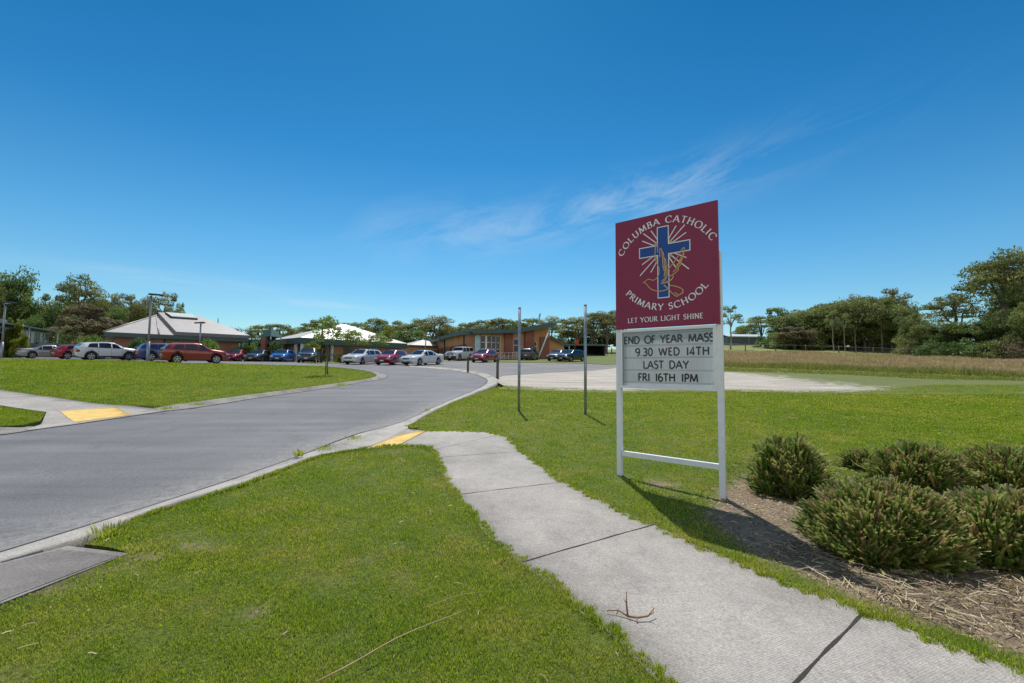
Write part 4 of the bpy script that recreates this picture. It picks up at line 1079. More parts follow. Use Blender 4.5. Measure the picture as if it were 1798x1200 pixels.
straw('straw_litter', heap, 700, 32, .10, .34, .005, 'longer cut strap leaves heaped along the front foot of the clumps', M['cut_straw'])
straw('lawn_debris', RLAWN, 260, 33, .03, .10, .004, 'scattered pale dead grass stems on the lawn by the sign', M['cut_straw'], lambda x, y: (y < 9) * 1.0)
straw('lawn_debris', FORE, 420, 34, .02, .09, .0045, 'scattered pale dead grass stems on the foreground lawn', M['cut_straw'], lambda x, y: (y < 9) * 1.0)

# bark chips and clods on the soil
def chips(name, poly, n, seed, label):
    rg = np.random.default_rng(seed); P = np.array(poly); xs = rg.uniform(P[:, 0].min(), min(P[:, 0].max(), 6.8), n * 3); ys = rg.uniform(P[:, 1].min(), P[:, 1].max(), n * 3); k = inside(poly, xs, ys); xs, ys = xs[k][:n], ys[k][:n]; n = len(xs)
    z = Tn(xs, ys) + LH; s = rg.uniform(.006, .022, n) * rg.uniform(.5, 1, n); a = rg.uniform(0, 6.28, n); ca, sa = np.cos(a), np.sin(a); w = s * rg.uniform(.3, .8, n); hh = s * rg.uniform(.2, .6, n)
    V = np.empty((n, 5, 3))
    for i, (u, v) in enumerate(((-1, -1), (1, -1), (1, 1), (-1, 1))): V[:, i] = np.column_stack([xs + u * s * ca - v * w * sa, ys + u * s * sa + v * w * ca, z + rg.uniform(0, .4, n) * hh])
    V[:, 4] = np.column_stack([xs, ys, z + hh]); i = np.arange(n)[:, None] * 5
    F = np.stack([i + [[0, 1, 4]], i + [[1, 2, 4]], i + [[2, 3, 4]], i + [[3, 0, 4]]], 1).reshape(-1, 3)
    o = bpy.data.objects.new(name, np_mesh(name, V.reshape(-1, 3), F, M['cut_straw'], False, {'tint': np.repeat(rg.random(n) ** 1.8 * .85, 5)})); link(o); tag(o, label, 'mulch', kind='stuff')
chips('mulch_chips', BED, 9000, 35, 'small bark chips and clods on the soil of the bed')
# dead twig on the path
p = gp(1108, 1086, LH)
mb = MB(); q = lambda pts, r: mb.tube(pts, r, 6)
q([(-.14, .05, .02), (-.07, .035, .03), (-.02, .0, .012), (.03, -.03, .02), (.10, -.02, .025), (.155, .03, .05)], [.003, .004, .006, .006, .005, .003])
q([(-.02, .0, .012), (-.02, .03, .07), (-.015, .05, .14)], [.006, .005, .002]); q([(-.02, .03, .07), (-.035, .05, .10)], [.003, .0015])
q([(.10, -.02, .025), (.13, -.03, .05), (.135, -.02, .075)], [.003, .002, .001]); q([(-.07, .035, .03), (-.085, .03, .005)], [.003, .002]); q([(.03, -.03, .02), (.02, -.06, .005)], [.004, .002])
o = mb.build('dead_twig', M['twig'], None, p); tag(o, 'small dry forked twig lying on the concrete footpath', 'twig')
a, b = gp(572, 1198, LH), gp(816, 1084, LH)
def stalk(a, b, r, lab, bow=.02):
    mb = MB(); c = a; pts = []
    for i in range(9):
        t = i / 8; v = a.lerp(b, t) - a; v.z += .045 + bow * math.sin(t * 3.1) ; v.x += .012 * math.sin(t * 9); pts.append(v)
    mb.tube(pts, [r * (1 - .6 * i / 8) for i in range(9)], 6); o = mb.build('dry_stalk', M['straw'], None, a); tag(o, lab, 'stalk', 'dry stalks on the foreground lawn')
stalk(gp(555, 1215, LH), b, .0045, 'long pale dry stalk lying on the foreground lawn')
stalk(gp(742, 1081, LH), gp(862, 1050, LH), .0028, 'thin grey stalk lying behind the long pale stalk on the lawn')

# weeds in the kerb
def weed(px, py, h, n, lab, seed, off=LH, spread=.12, name='weed_tuft'):
    rg = random.Random(seed); p = gp(px, py, off); V = []; F = []; tt = []
    for i in range(n):
        a = rg.uniform(0, 6.28); r = rg.uniform(0, spread); x, y = r * math.cos(a), r * math.sin(a); hh = h * rg.uniform(.4, 1); l = rg.uniform(.2, .9) * hh; w = rg.uniform(.002, .006)
        b = len(V); ca, sa = math.cos(a + 1.57), math.sin(a + 1.57)
        V += [(x - ca * w, y - sa * w, 0), (x + ca * w, y + sa * w, 0), (x + l * .5 * math.cos(a) + ca * w, y + l * .5 * math.sin(a) + sa * w, hh * .7), (x + l * .5 * math.cos(a) - ca * w, y + l * .5 * math.sin(a) - sa * w, hh * .7), (x + l * math.cos(a), y + l * math.sin(a), hh)]
        F += [(b, b + 1, b + 2), (b, b + 2, b + 3), (b + 3, b + 2, b + 4)]; tt += [rg.random()] * 5
    me = np_mesh(name, np.array(V), np.array(F), M['blade_even'], False, {'tint': tt}); o = bpy.data.objects.new(name, me); link(o); o.location = p; tag(o, lab, 'weed', 'weeds along the kerb'); return o
weed(196, 938, .09, 150, 'dark leafy weed overhanging the kerb beside the concrete pit', 1, spread=.16)
weed(525, 801, .13, 70, 'small weed tuft growing in the kerb joint before the yellow pad', 2, .03, .08)
weed(570, 787, .05, 120, 'flat green weed patch in the gutter, closest to the kerb tuft', 3, .02, .22)
weed(620, 770, .05, 130, 'flat green weed patch in the gutter beside the near yellow pad', 4, .02, .25)
weed(750, 722, .09, 40, 'tiny weed in the gutter up the road from the near yellow pad', 5, .03, .08)
weed(290, 719, .09, 160, 'weeds where the far footpath meets the kerb', 6, .1, .35)
weed(345, 711, .08, 140, 'weeds over the far kerb, next past the far footpath', 7, .1, .4)
weed(600, 678, .16, 140, 'weed spilling over the far kerb below the young tree', 8, .1, .5)
# ------------------------------------------------------------------ cars
def lerp_prof(P, x):
    xs = [p[0] for p in P]; zs = [p[1] for p in P]
    return np.interp(x, xs, zs)
def smooth_prof(P, x, k=.10):
    return sum(lerp_prof(P, x + d) for d in np.linspace(-k, k, 7)) / 7

KINDS = {
 # top: roof line, belt: lower edge of the glass; x from the rear (-) to the front (+) as fractions of half length
 'sedan': dict(L=4.80, W=1.83, H=1.45, top=[(-1, .62), (-.985, .70), (-.93, .735), (-.62, .745), (-.56, .75), (-.30, .955), (-.16, .99), (.04, 1.0), (.16, .975), (.46, .70), (.50, .69), (.90, .60), (.965, .55), (1, .46)],
               belt=[(-1, .66), (-.5, .655), (.45, .615), (1, .45)], cowl=.47, rf=.13, rr=-.20, deck=-.56, wf=.585, wr=-.575, R=.325, panes=[(.40, .075), (.045, -.26), (-.29, -.42)]),
 'hatch': dict(L=4.40, W=1.79, H=1.47, top=[(-1, .50), (-.985, .66), (-.93, .72), (-.86, .80), (-.70, .945), (-.40, .985), (-.05, 1.0), (.13, .975), (.46, .705), (.50, .69), (.88, .60), (.96, .53), (1, .44)],
               belt=[(-1, .70), (-.5, .665), (.45, .62), (1, .45)], cowl=.47, rf=.11, rr=-.70, deck=-.93, wf=.60, wr=-.58, R=.325, panes=[(.40, .06), (.03, -.33), (-.36, -.62)]),
 'suv': dict(L=4.50, W=1.84, H=1.66, top=[(-1, .48), (-.985, .64), (-.95, .72), (-.90, .80), (-.80, .94), (-.50, .985), (-.10, 1.0), (.13, .975), (.45, .72), (.49, .705), (.86, .63), (.955, .57), (1, .46)],
               belt=[(-1, .72), (-.5, .68), (.45, .635), (1, .48)], cowl=.46, rf=.10, rr=-.80, deck=-.95, wf=.60, wr=-.59, R=.36, panes=[(.38, .05), (.02, -.36), (-.39, -.70)]),
 'wagon': dict(L=4.98, W=1.86, H=1.52, top=[(-1, .50), (-.985, .62), (-.96, .70), (-.92, .78), (-.80, .93), (-.50, .98), (-.05, 1.0), (.12, .975), (.42, .69), (.47, .68), (.90, .59), (.965, .53), (1, .44)],
               belt=[(-1, .67), (-.5, .655), (.42, .61), (1, .45)], cowl=.43, rf=.10, rr=-.80, deck=-.96, wf=.57, wr=-.56, R=.325, panes=[(.36, .03), (.0, -.35), (-.39, -.76)]),
 'boxy': dict(L=4.75, W=1.90, H=1.92, top=[(-1, .50), (-.99, .66), (-.975, .80), (-.955, .93), (-.90, .975), (-.50, .99), (-.05, 1.0), (.10, .985), (.15, .96), (.29, .705), (.33, .69), (.92, .655), (.975, .61), (1, .50)],
               belt=[(-1, .67), (-.5, .665), (.3, .645), (1, .52)], cowl=.30, rf=.12, rr=-.92, deck=-.97, wf=.60, wr=-.55, R=.40, panes=[(.25, -.08), (-.12, -.42), (-.46, -.86)]),
}
def make_car(name, kind, paint, pos, heading, label, cat='car', group='cars parked at the school', rails=False, cross_bars=False, clad=False, rims=None, bull=False, scale=1.0, bars_mat=None):
    K = KINDS[kind]; L = K['L']; W = K['W']; H = K['H']; hl = L / 2
    x, y = pos; z = T(x, y) + .012; e = .6
    nrm = Vector((-(T(x + e, y) - T(x - e, y)) / (2 * e), -(T(x, y + e) - T(x, y - e)) / (2 * e), 1)).normalized()
    fx = Vector((math.cos(heading), math.sin(heading), 0)); fx = (fx - nrm * fx.dot(nrm)).normalized(); fy = nrm.cross(fx)
    root = empty(name, (0, 0, 0), label, cat, group)
    m = Matrix((fx, fy, nrm)).transposed().to_4x4(); m.translation = Vector((x, y, z)); root.matrix_world = m
    if scale != 1: root.scale = (scale,) * 3
    gc = .17 if kind not in ('suv', 'boxy') else .22
    R = K['R']; xw = (K['wf'] * hl, K['wr'] * hl); Ra = R * 1.17
    xs = np.arange(-hl, hl + 1e-6, .05).tolist()
    for w in xw: xs += [w - Ra - .002, w - Ra + .004, w + Ra - .004, w + Ra + .002]
    xs = np.array(sorted(set(round(v, 4) for v in xs)))
    ztop = smooth_prof([(p[0] * hl, p[1] * H) for p in K['top']], xs, .05)
    ztop[0] = K['top'][0][1] * H; ztop[-1] = K['top'][-1][1] * H
    belt = np.minimum(lerp_prof([(p[0] * hl, p[1] * H) for p in K['belt']], xs), ztop - .035)
    endd = np.clip((np.abs(xs) - (hl - .62)) / .62, 0, 1)
    wpl = W / 2 * (1 - (.17 if kind != 'boxy' else .06) * endd ** 2.4)
    def arch(xv):
        b = gc + .02 + .10 * max(0, (abs(xv) - (hl - .35)) / .35) ** 1.5
        for w in xw:
            d = abs(xv - w)
            if d < Ra: b = max(b, R + math.sqrt(Ra * Ra - d * d))
        return b
    tumb = .36 if kind != 'boxy' else .20
    def section(i):
        xv = xs[i]; w = wpl[i]; zt = ztop[i]; zb = belt[i]; a = arch(xv); hgt = zt - zb
        wt = w * .955 - .03 - tumb * max(0, hgt - .05); zsh = zb - .045
        m1 = min(a + .10, zsh - .02) if a < zsh - .04 else a
        def mx(v): return max(v, a)
        return [(0, a), (w * .90, a), (w * .965, mx(a + .03)), (w * .992, mx(max(m1, a + .05))), (w, mx(max(zsh - .22, a + .06) if zsh - .22 > a else a + .02)), (w * .995, mx(zsh)), (w * .955, max(zb, a + .01)), (wt, max(zt - .06 * min(1, hgt / .2), zb + .01)), (wt * .86, max(zt - .012, zb + .012)), (wt * .5, max(zt, zb + .014)), (0, max(zt + .006, zb + .015))]
    S = [section(i) for i in range(len(xs))]; n = len(xs); k = len(S[0])
    V = []; idx = {}
    for i in range(n):
        for j in range(k):
            for s in ((1, -1) if 0 < j < k - 1 else (1,)):
                idx[i, j, s] = len(V); V.append((xs[i], S[i][j][0] * s, S[i][j][1]))
        idx[i, 0, -1] = idx[i, 0, 1]; idx[i, k - 1, -1] = idx[i, k - 1, 1]
    F = []; U = []
    for i in range(n - 1):
        for j in range(k - 1):
            for s in (1, -1):
                q = (idx[i, j, s], idx[i + 1, j, s], idx[i + 1, j + 1, s], idx[i, j + 1, s])
                (U if j == 0 else F).append(q if s == 1 else q[::-1])
    for i in (0, n - 1):
        for j in range(k - 1):
            q = (idx[i, j, 1], idx[i, j + 1, 1], idx[i, j + 1, -1], idx[i, j, -1])
            q = tuple(dict.fromkeys(q))
            if len(q) > 2: F.append(q)
    mb = MB(); mb.add(V, F, True); body = mb.build('body', paint, root)
    mb = MB(); mb.add(V, U); mb.build('underbody', M['black_trim'], root)
    # glass
    def pt_side(xv, t, s, off=.009):
        f = np.interp(xv, xs, np.arange(n)); i = int(min(f, n - 2)); u = f - i
        a = [S[i][6][q] * (1 - u) + S[i + 1][6][q] * u for q in (0, 1)]; b = [S[i][7][q] * (1 - u) + S[i + 1][7][q] * u for q in (0, 1)]
        return (xv, s * (a[0] + (b[0] - a[0]) * t + off), a[1] + (b[1] - a[1]) * t)
    for s in (1, -1):
        for (xa, xb) in K['panes']:
            first = (xa, xb) == K['panes'][0]; last = (xa, xb) == K['panes'][-1]
            sf = .16 if first and kind != 'boxy' else 0; sr = (.14 if kind == 'sedan' else .09) if last and kind != 'boxy' else 0
            vs = []; fs = []; TT = (.08, .34, .62, .90)
            for i in range(10):
                for t in TT: vs.append(pt_side((xb + sr * t * t) * hl + ((xa - sf * t) - (xb + sr * t * t)) * hl * i / 9, t, s))
            fs = [(4 * i + j, 4 * i + 4 + j, 4 * i + 5 + j, 4 * i + 1 + j) for i in range(9) for j in range(3)]
            MB().add(vs, fs, True).build('side_window', M['glass_dark'], root)
        # belt moulding and sill
        vs = []; X = np.linspace((K['panes'][-1][1] - .02) * hl, (K['panes'][0][0] + .02) * hl, 16)
        for xv in X: vs += [pt_side(xv, .0, s, .006), pt_side(xv, .075, s, .008)]
        MB().add(vs, [(2 * i, 2 * i + 2, 2 * i + 3, 2 * i + 1) for i in range(15)], True).build('belt_moulding', M['black_trim'], root)
    def pt_top(xv, q, off):
        f = np.interp(xv, xs, np.arange(n)); i = int(min(f, n - 2)); u = f - i
        pr = [[S[i][j][c] * (1 - u) + S[i + 1][j][c] * u for c in (0, 1)] for j in (7, 8, 9, 10)]
        ys = [p[0] for p in pr][::-1]; zs = [p[1] for p in pr][::-1]
        wt = ys[-1]; yy = abs(q) * wt
        sl = (np.interp(xv + .05, xs, ztop) - np.interp(xv - .05, xs, ztop)) / .1
        nl = math.hypot(1, sl)
        return (xv - sl / nl * off, math.copysign(yy, q), float(np.interp(yy, ys, zs)) + off / nl)
    def screen(xa, xb, nm):
        vs = []; A = np.linspace(xa, xb, 7); Q = np.linspace(-.93, .93, 9) if nm == 'windscreen' else np.linspace(-.78, .78, 9)
        for xv in A:
            for q in Q: vs.append(pt_top(xv, q, .010))
        MB().add(vs, [(i * 9 + j, i * 9 + j + 1, (i + 1) * 9 + j + 1, (i + 1) * 9 + j) for i in range(6) for j in range(8)], True).build(nm, M['glass_dark'], root)
    screen(K['rf'] * hl + .06, K['cowl'] * hl - .04, 'windscreen')
    screen(K['deck'] * hl + .07, K['rr'] * hl - .07, 'rear_window')
    # wheels
    rimm = rims or M['alloy']
    for w in xw:
        for s in (1, -1):
            yc = s * (W / 2 * .985 - .11)
            mb = MB(); prof = [(R * .62, .11), (R * .93, .115), (R, .085), (R, -.085), (R * .93, -.115), (R * .5, -.1)]; m_ = 20; vs = []; fs = []
            for (r, yy) in prof:
                for j in range(m_): vs.append((r * math.cos(2 * math.pi * j / m_), s * yy, r * math.sin(2 * math.pi * j / m_)))
            for i in range(len(prof) - 1):
                for j in range(m_): fs.append((i * m_ + j, i * m_ + (j + 1) % m_, (i + 1) * m_ + (j + 1) % m_, (i + 1) * m_ + j))
            mb.add(vs, fs, True); wheel = mb.build('wheel', M['tyre'], root, (w, yc, R))
            mb = MB(); rr = R * .66
            mb.tube([(0, s * .055, 0), (0, s * .06, 0)], rr * .99, 20)
            o = mb.build('wheel_well', M['black_trim'], wheel)
            mb = MB()
            vs = []; fs = []
            for (r, yy) in ((rr, .09), (rr, .118), (rr * .88, .118), (rr * .86, .07)):
                for j in range(m_): vs.append((r * math.cos(2 * math.pi * j / m_), s * yy, r * math.sin(2 * math.pi * j / m_)))
            for i in range(3):
                for j in range(m_): fs.append((i * m_ + j, i * m_ + (j + 1) % m_, (i + 1) * m_ + (j + 1) % m_, (i + 1) * m_ + j))
            mb.add(vs, fs)
            for q in range(5):
                a = 2 * math.pi * q / 5 + .3
                mb.box((math.cos(a) * rr * .48, s * .095, math.sin(a) * rr * .48), (rr * .92, .03, rr * .27), Matrix.Rotation(-a, 3, 'Y'))
            mb.tube([(0, s * .08, 0), (0, s * .118, 0)], rr * .24, 10)
            mb.build('rim', rimm, wheel)
    # lamps, grille, plates, bumpers
    def zat(xv): return float(np.interp(xv, xs, ztop))
    zf = .60 * H * .9
    def band_patch(xa, xb, za, zb_, s, nm, mat, off=.012):
        """patch on the car's flank/end following the body corner"""
        vs = []; A = np.linspace(xa, xb, 6)
        for xv in A:
            w = float(np.interp(xv, xs, wpl))
            for zz in (za, (za + zb_) / 2, zb_): vs.append((xv, s * (w + off), zz))
        MB().add(vs, [(i * 3 + j, i * 3 + j + 1, (i + 1) * 3 + j + 1, (i + 1) * 3 + j) for i in range(5) for j in range(2)], True).build(nm, mat, root)
    wf_ = wpl[-1]; wr_ = wpl[0]; hf = K['top'][-1][1] * H; hr = K['top'][0][1] * H
    zl = hf - .07
    for s in (1, -1):
        MB().box((hl - .10, s * (wf_ - .10), hf + .005), (.26, .30, .13), Matrix.Rotation(-s * .35, 3, 'Z'), bev=.04).build('headlight', M['lamp_clear'], root)
        zr = .60 * H if kind != 'boxy' else .50 * H
        hgt = .16 if kind in ('sedan', 'boxy') else .24
        MB().box((-hl + .10, s * (wr_ - .055), min(zr, hr + .05)), (.30, .24, hgt), Matrix.Rotation(s * .22, 3, 'Z'), bev=.045).build('tail_light', M['lamp_red'], root)
        # mirrors
        xm = K['cowl'] * hl - .22; wm = float(np.interp(xm, xs, wpl)); zm = float(np.interp(xm, xs, belt)) + .09
        MB().box((xm, s * (wm + .10), zm), (.10, .17, .12), bev=.04).build('wing_mirror', paint if kind != 'boxy' else M['black_trim'], root)
        for (xa, xb) in K['panes'][:2]:
            xd = xb * hl + .12; wd = float(np.interp(xd, xs, wpl)); zd = float(np.interp(xd, xs, belt)) - .10
            MB().box((xd, s * (wd + .004), zd), (.17, .03, .03), bev=.01).build('door_handle', paint, root)
        # shut lines of the doors
        mb = MB()
        for xd in (K['panes'][0][0] * hl - .02, K['panes'][0][1] * hl - .06, K['panes'][1][1] * hl - .04):
            wd = float(np.interp(xd, xs, wpl)); zt_ = float(np.interp(xd, xs, belt)); zlo = arch(xd) + .12
            if zt_ - zlo > .2:
                mb = MB(); mb.box((xd, s * (wd * .998 - .004), (zt_ - .06 + zlo) / 2), (.012, .016, zt_ - .06 - zlo)); mb.build('door_gap', M['black_trim'], root)
        band_patch(-hl + .35 if kind != 'boxy' else -hl * .3, hl - .35 if kind != 'boxy' else hl * .3, gc + .03, gc + .10, s, 'sill', M['black_trim'], -.028) if False else None
    MB().box((hl - .015, 0, hf - .02), (.09, wf_ * 1.02, .12), bev=.02).build('grille', M['black_trim'], root)
    MB().box((hl - .02, 0, gc + .13), (.10, wf_ * 1.25, .13), bev=.03).build('lower_intake', M['black_trim'], root)
    MB().box((hl + .035, 0, gc + .27), (.012, .37, .11)).build('number_plate', M['plate'], root)
    MB().box((-hl - .012, 0, hr * .86 if kind != 'sedan' else .50), (.03, .37, .11)).build('number_plate', M['plate'], root)
    MB().box((-hl + .01, 0, gc + .13), (.08, wr_ * 1.5, .16), bev=.03).build('rear_valance', M['black_trim'], root)
    if clad:
        for s in (1, -1):
            for w in xw:
                vs = []; fs = []
                for i in range(15):
                    a = math.pi * i / 14
                    for r in (Ra + .002, Ra + .065): vs.append((w + r * math.cos(a), s * (float(np.interp(w + r * math.cos(a), xs, wpl)) + .012), max(gc, R + r * math.sin(a) - (0 if 0 < i < 14 else .1))))
                MB().add(vs, [(2 * i, 2 * i + 2, 2 * i + 3, 2 * i + 1) for i in range(14)], True).build('arch_cladding', M['black_trim'], root)
            MB().box((0, s * (W / 2 - .01), gc + .11), ((xw[0] - xw[1]) - 2 * Ra - .06, .05, .16), bev=.02).build('sill_cladding', M['black_trim'], root)
    if rails or cross_bars:
        xr0, xr1 = -.55 * hl, -.02 * hl
        if rails:
            for s in (1, -1):
                i = n // 2; wt = S[i][7][0]
                MB().tube([(xr0, s * (wt - .05), zat(xr0) - .02), (xr0 + .08, s * (wt - .04), zat(xr0 + .1) + .045), (xr1 - .08, s * (wt - .04), zat(xr1) + .045), (xr1, s * (wt - .05), zat(xr1) - .01)], .016, 6).build('roof_rail', M['dark_metal'], root)
        if cross_bars:
            for xb in (-.32 * hl, -.02 * hl):
                wt = float(np.interp(xb, xs, [q[7][0] for q in S])); mb = MB(); mb.box((xb, 0, zat(xb) + .09), (.05, wt * 1.9, .03), bev=.01)
                for s in (1, -1): mb.box((xb, s * (wt * .93), zat(xb) + .03), (.07, .06, .13), bev=.015)
                mb.build('roof_bar', M['dark_metal'], root)
    if bull:
        mb = MB(); mb.box((hl + .06, 0, gc + .30), (.16, W * .98, .26), bev=.05)
        for s in (1, -1): mb.tube([(hl + .08, s * .38, gc + .35), (hl + .09, s * .38, hf + .12), (hl + .09, s * .30, hf + .20), (hl + .09, 0, hf + .21)], .03, 8)
        mb.build('bull_bar', M['black_trim'], root)
        MB().box((hl + .15, 0, gc + .30), (.012, .37, .11)).build('number_plate', M['plate'], root)
        MB().box((hl * .33, W / 2 + .03, .93 * H), (.03, .03, .3)).build('snorkel', M['black_trim'], root)
    return root

PAINT = {k: car_paint('paint_' + k, c, m, r) for k, c, m, r in (('white', (.62, .64, .66), .0, .3), ('red', (.30, .006, .022), .15, .25), ('rust_red', (.26, .028, .022), .35, .28), ('crimson', (.34, .008, .035), .2, .25),
    ('silver', (.33, .32, .30), .6, .32), ('black', (.012, .013, .016), .2, .25), ('deep_blue', (.008, .05, .20), .3, .25), ('azure', (.008, .13, .46), .2, .25),
    ('charcoal', (.035, .042, .05), .4, .28), ('steel_grey', (.075, .082, .09), .5, .3), ('slate_blue', (.03, .055, .10), .4, .28))}
def view_heading(px, a, mode):
    """heading for a car seen at bearing px: 'front' = nose to the viewer turned by a towards the left, 'side' = nose to the right turned away by a, 'rear'"""
    r = ray(px, 600); v = Vector((r.x, r.y)).normalized(); per = Vector((v.y, -v.x)); a = R_(a)
    if mode == 'front': h = -v * math.cos(a) - per * math.sin(a)
    elif mode == 'side': h = per * math.cos(a) + v * math.sin(a)
    else: h = v * math.cos(a) + per * math.sin(a)
    return math.atan2(h.y, h.x)
def park(px, D, a, mode, *args, **kw):
    p = at(px, 640, D); return make_car(args[0], args[1], args[2], (p.x, p.y), view_heading(px, a, mode), args[3], **kw)
park(72, 56, 10, 'side', 'parked_wagon', 'wagon', PAINT['black'], 'black wagon mostly hidden behind the silver sedan')
park(84, 49.5, 12, 'side', 'parked_sedan', 'sedan', PAINT['silver'], 'silver sedan at the far end of the row beside the lawn', rims=M['hub'])
park(143, 46.5, 14, 'side', 'parked_hatchback', 'hatch', PAINT['red'], 'dark red hatchback between the silver sedan and the white crossover', rims=M['hub'])
park(188, 42.0, 14, 'side', 'parked_crossover', 'suv', PAINT['white'], 'white crossover with black wheel arch cladding facing the pavilion', clad=True, rails=True)
park(291, 43.5, 14, 'side', 'parked_crossover', 'suv', PAINT['deep_blue'], 'blue crossover partly hidden behind the rusty red family crossover')
park(341, 37.5, 12, 'side', 'parked_crossover', 'suv', PAINT['rust_red'], 'rusty red crossover, largest of the cars, right beside the lawn edge')
park(384, 60, 20, 'front', 'parked_wagon', 'wagon', PAINT['white'], 'white wagon with roof bars half hidden behind the rusty red crossover', rails=True, cross_bars=True)
park(416, 57, 22, 'front', 'parked_sedan', 'sedan', PAINT['crimson'], 'bright red sedan nosed towards the lawn beside the dark grey sedan')
park(457, 56, 26, 'front', 'parked_sedan', 'sedan', PAINT['steel_grey'], 'dark grey sedan parked between the bright red sedan and the azure hatchback')
park(497, 54, 17, 'front', 'parked_hatchback', 'hatch', PAINT['azure'], 'bright azure blue hatchback facing the lawn')
park(542, 51, 8, 'front', 'parked_crossover', 'suv', PAINT['charcoal'], 'charcoal crossover facing the lawn, next to the lamp post')
park(637, 46.5, 33, 'front', 'parked_wagon', 'wagon', PAINT['white'], 'white station wagon with roof bars in front of the young trees', cross_bars=True)
park(688, 45.5, 25, 'front', 'parked_hatchback', 'hatch', PAINT['crimson'], 'bright red hatchback between two white cars')
park(742, 44.5, 40, 'front', 'parked_sedan', 'sedan', PAINT['white'], 'long white sedan closest to the road bend', rims=M['hub'])
park(808, 63, 33, 'front', 'parked_offroader', 'boxy', PAINT['white'], 'white boxy off roader with black bull bar before the main building', bull=True, rims=M['hub'])
park(851, 52.5, 24, 'front', 'parked_hatchback', 'hatch', PAINT['red'], 'red hatchback in front of the main building windows')
park(930, 64, 14, 'rear', 'parked_wagon', 'suv', PAINT['charcoal'], 'dark wagon seen from behind beside the slanted white column', rails=True)
park(982, 59.5, 26, 'front', 'parked_hatchback', 'hatch', PAINT['slate_blue'], 'slate blue hatchback on the grass behind the black hatchback')
park(1003, 57, 34, 'front', 'parked_hatchback', 'hatch', PAINT['black'], 'black hatchback on the grass beside the low shelter')
# ------------------------------------------------------------------ buildings
def uvobj(name, polys, mat, parent, world=True):
    me = bpy.data.meshes.new(name); bm = bmesh.new(); off = Vector((0, 0, 0)); q_ = parent
    while q_ is not None: off = off + q_.location; q_ = q_.parent
    for pl in polys:
        vs = [bm.verts.new(Vector(p) - off) for p in pl]
        try: bm.faces.new(vs)
        except ValueError: pass
    bm.normal_update(); uv = bm.loops.layers.uv.new('UVMap'); Z = Vector((0, 0, 1))
    for f in bm.faces:
        t = Z.cross(f.normal)
        t = t.normalized() if t.length > .05 else Vector((1, 0, 0))
        b = f.normal.cross(t)
        for l in f.loops: l[uv].uv = ((l.vert.co + off).dot(t), (l.vert.co + off).dot(b))
    bm.to_mesh(me); bm.free(); me.materials.append(mat)
    o = bpy.data.objects.new(name, me); link(o, parent); return o
class Fr:
    """building frame: u along the front, w into the depth"""
    def __init__(s, O, u): s.O = Vector((O[0], O[1])); s.u = Vector(u).normalized(); s.w = Vector((-s.u.y, s.u.x))
    def p(s, u, w, z): q = s.O + s.u * u + s.w * w; return Vector((q.x, q.y, z))
    def t_of(s, px, py, w=0.0):
        """(u, z) where the sight line surveyed at (px, py) meets the vertical plane w"""
        r = ray(px, py); o = s.O + s.w * w; n = s.w; Y = n.dot(o) / (n.x * r.x + n.y); q = Vector((r.x * Y, Y)) - s.O
        return q.dot(s.u), 1.6 + r.z * Y
    def box(s, u0, u1, w0, w1, z0, z1):
        P = [[s.p(u, w, z) for z in (z0, z1)] for u, w in ((u0, w0), (u1, w0), (u1, w1), (u0, w1))]
        return [[P[i][0], P[(i + 1) % 4][0], P[(i + 1) % 4][1], P[i][1]] for i in range(4)] + [[P[i][1] for i in range(4)], [P[i][0] for i in (3, 2, 1, 0)]]
def band(fr, u0, u1, w0, w1, z0, z1, th=.12):
    """hollow rectangular band (fascia)"""
    return fr.box(u0, u1, w0, w0 + th, z0, z1) + fr.box(u0, u1, w1 - th, w1, z0, z1) + fr.box(u0, u0 + th, w0 + th, w1 - th, z0, z1) + fr.box(u1 - th, u1, w0 + th, w1 - th, z0, z1)

# pavilion on the left
A = Fr((-44.9, 50), (.743, .67)); gz = 2.2; ez = 5.4; LU, LW = 14.1, 14.0
ba = empty('school_pavilion', A.p(7, 7, gz), 'brick pavilion with a grey stepped hip roof and raised roof light', 'building')
uvobj('wall', A.box(.9, LU - .9, .9, LW - .9, gz - .3, ez - .45), M['brick'], ba)
uvobj('fascia', band(A, 0, LU, 0, LW, ez - .46, ez), M['fascia'], ba)
uvobj('soffit', [[A.p(.1, .1, ez - .44), A.p(LU - .1, .1, ez - .44), A.p(LU - .1, LW - .1, ez - .44), A.p(.1, LW - .1, ez - .44)]], M['column'], ba)
c = [A.p(-.05, -.05, ez + .01), A.p(LU + .05, -.05, ez + .01), A.p(LU + .05, LW + .05, ez + .01), A.p(-.05, LW + .05, ez + .01)]
r1, r2 = A.p(5.0, 7, 8.25), A.p(9.2, 7, 8.25)
rf = uvobj('roof', [[c[0], c[1], r2, r1], [c[1], c[2], r2], [c[2], c[3], r1, r2], [c[3], c[0], r1]], M['roof_a'], ba)
up = Vector((0, 0, .42)); f0 = A.p(6.4, -.10, ez + .0); f1 = A.p(LU + .1, -.10, ez - .0); t1 = A.p(5.1, 7, 8.25); t2 = A.p(9.2, 7, 8.25); bk = A.p(LU + .1, LW + .1, ez); bk2 = A.p(6.4, LW + .1, ez)
uvobj('raised_roof', [[f0 + up, f1 + up, t2 + up, t1 + up], [f1 + up, bk + up, t2 + up], [bk + up, bk2 + up, t1 + up, t2 + up]], M['roof_a'], ba)
uvobj('raised_roof_edge', [[f0, f0 + up, t1 + up, t1], [f0, f1, f1 + up, f0 + up], [f1, bk, bk + up, f1 + up], [bk2, bk2 + up, t1 + up, t1]], simple('grey_barge', (.17, .165, .17), .5), ba)
def fz(w): return ez + (8.25 - ez) * w / 7 + .42
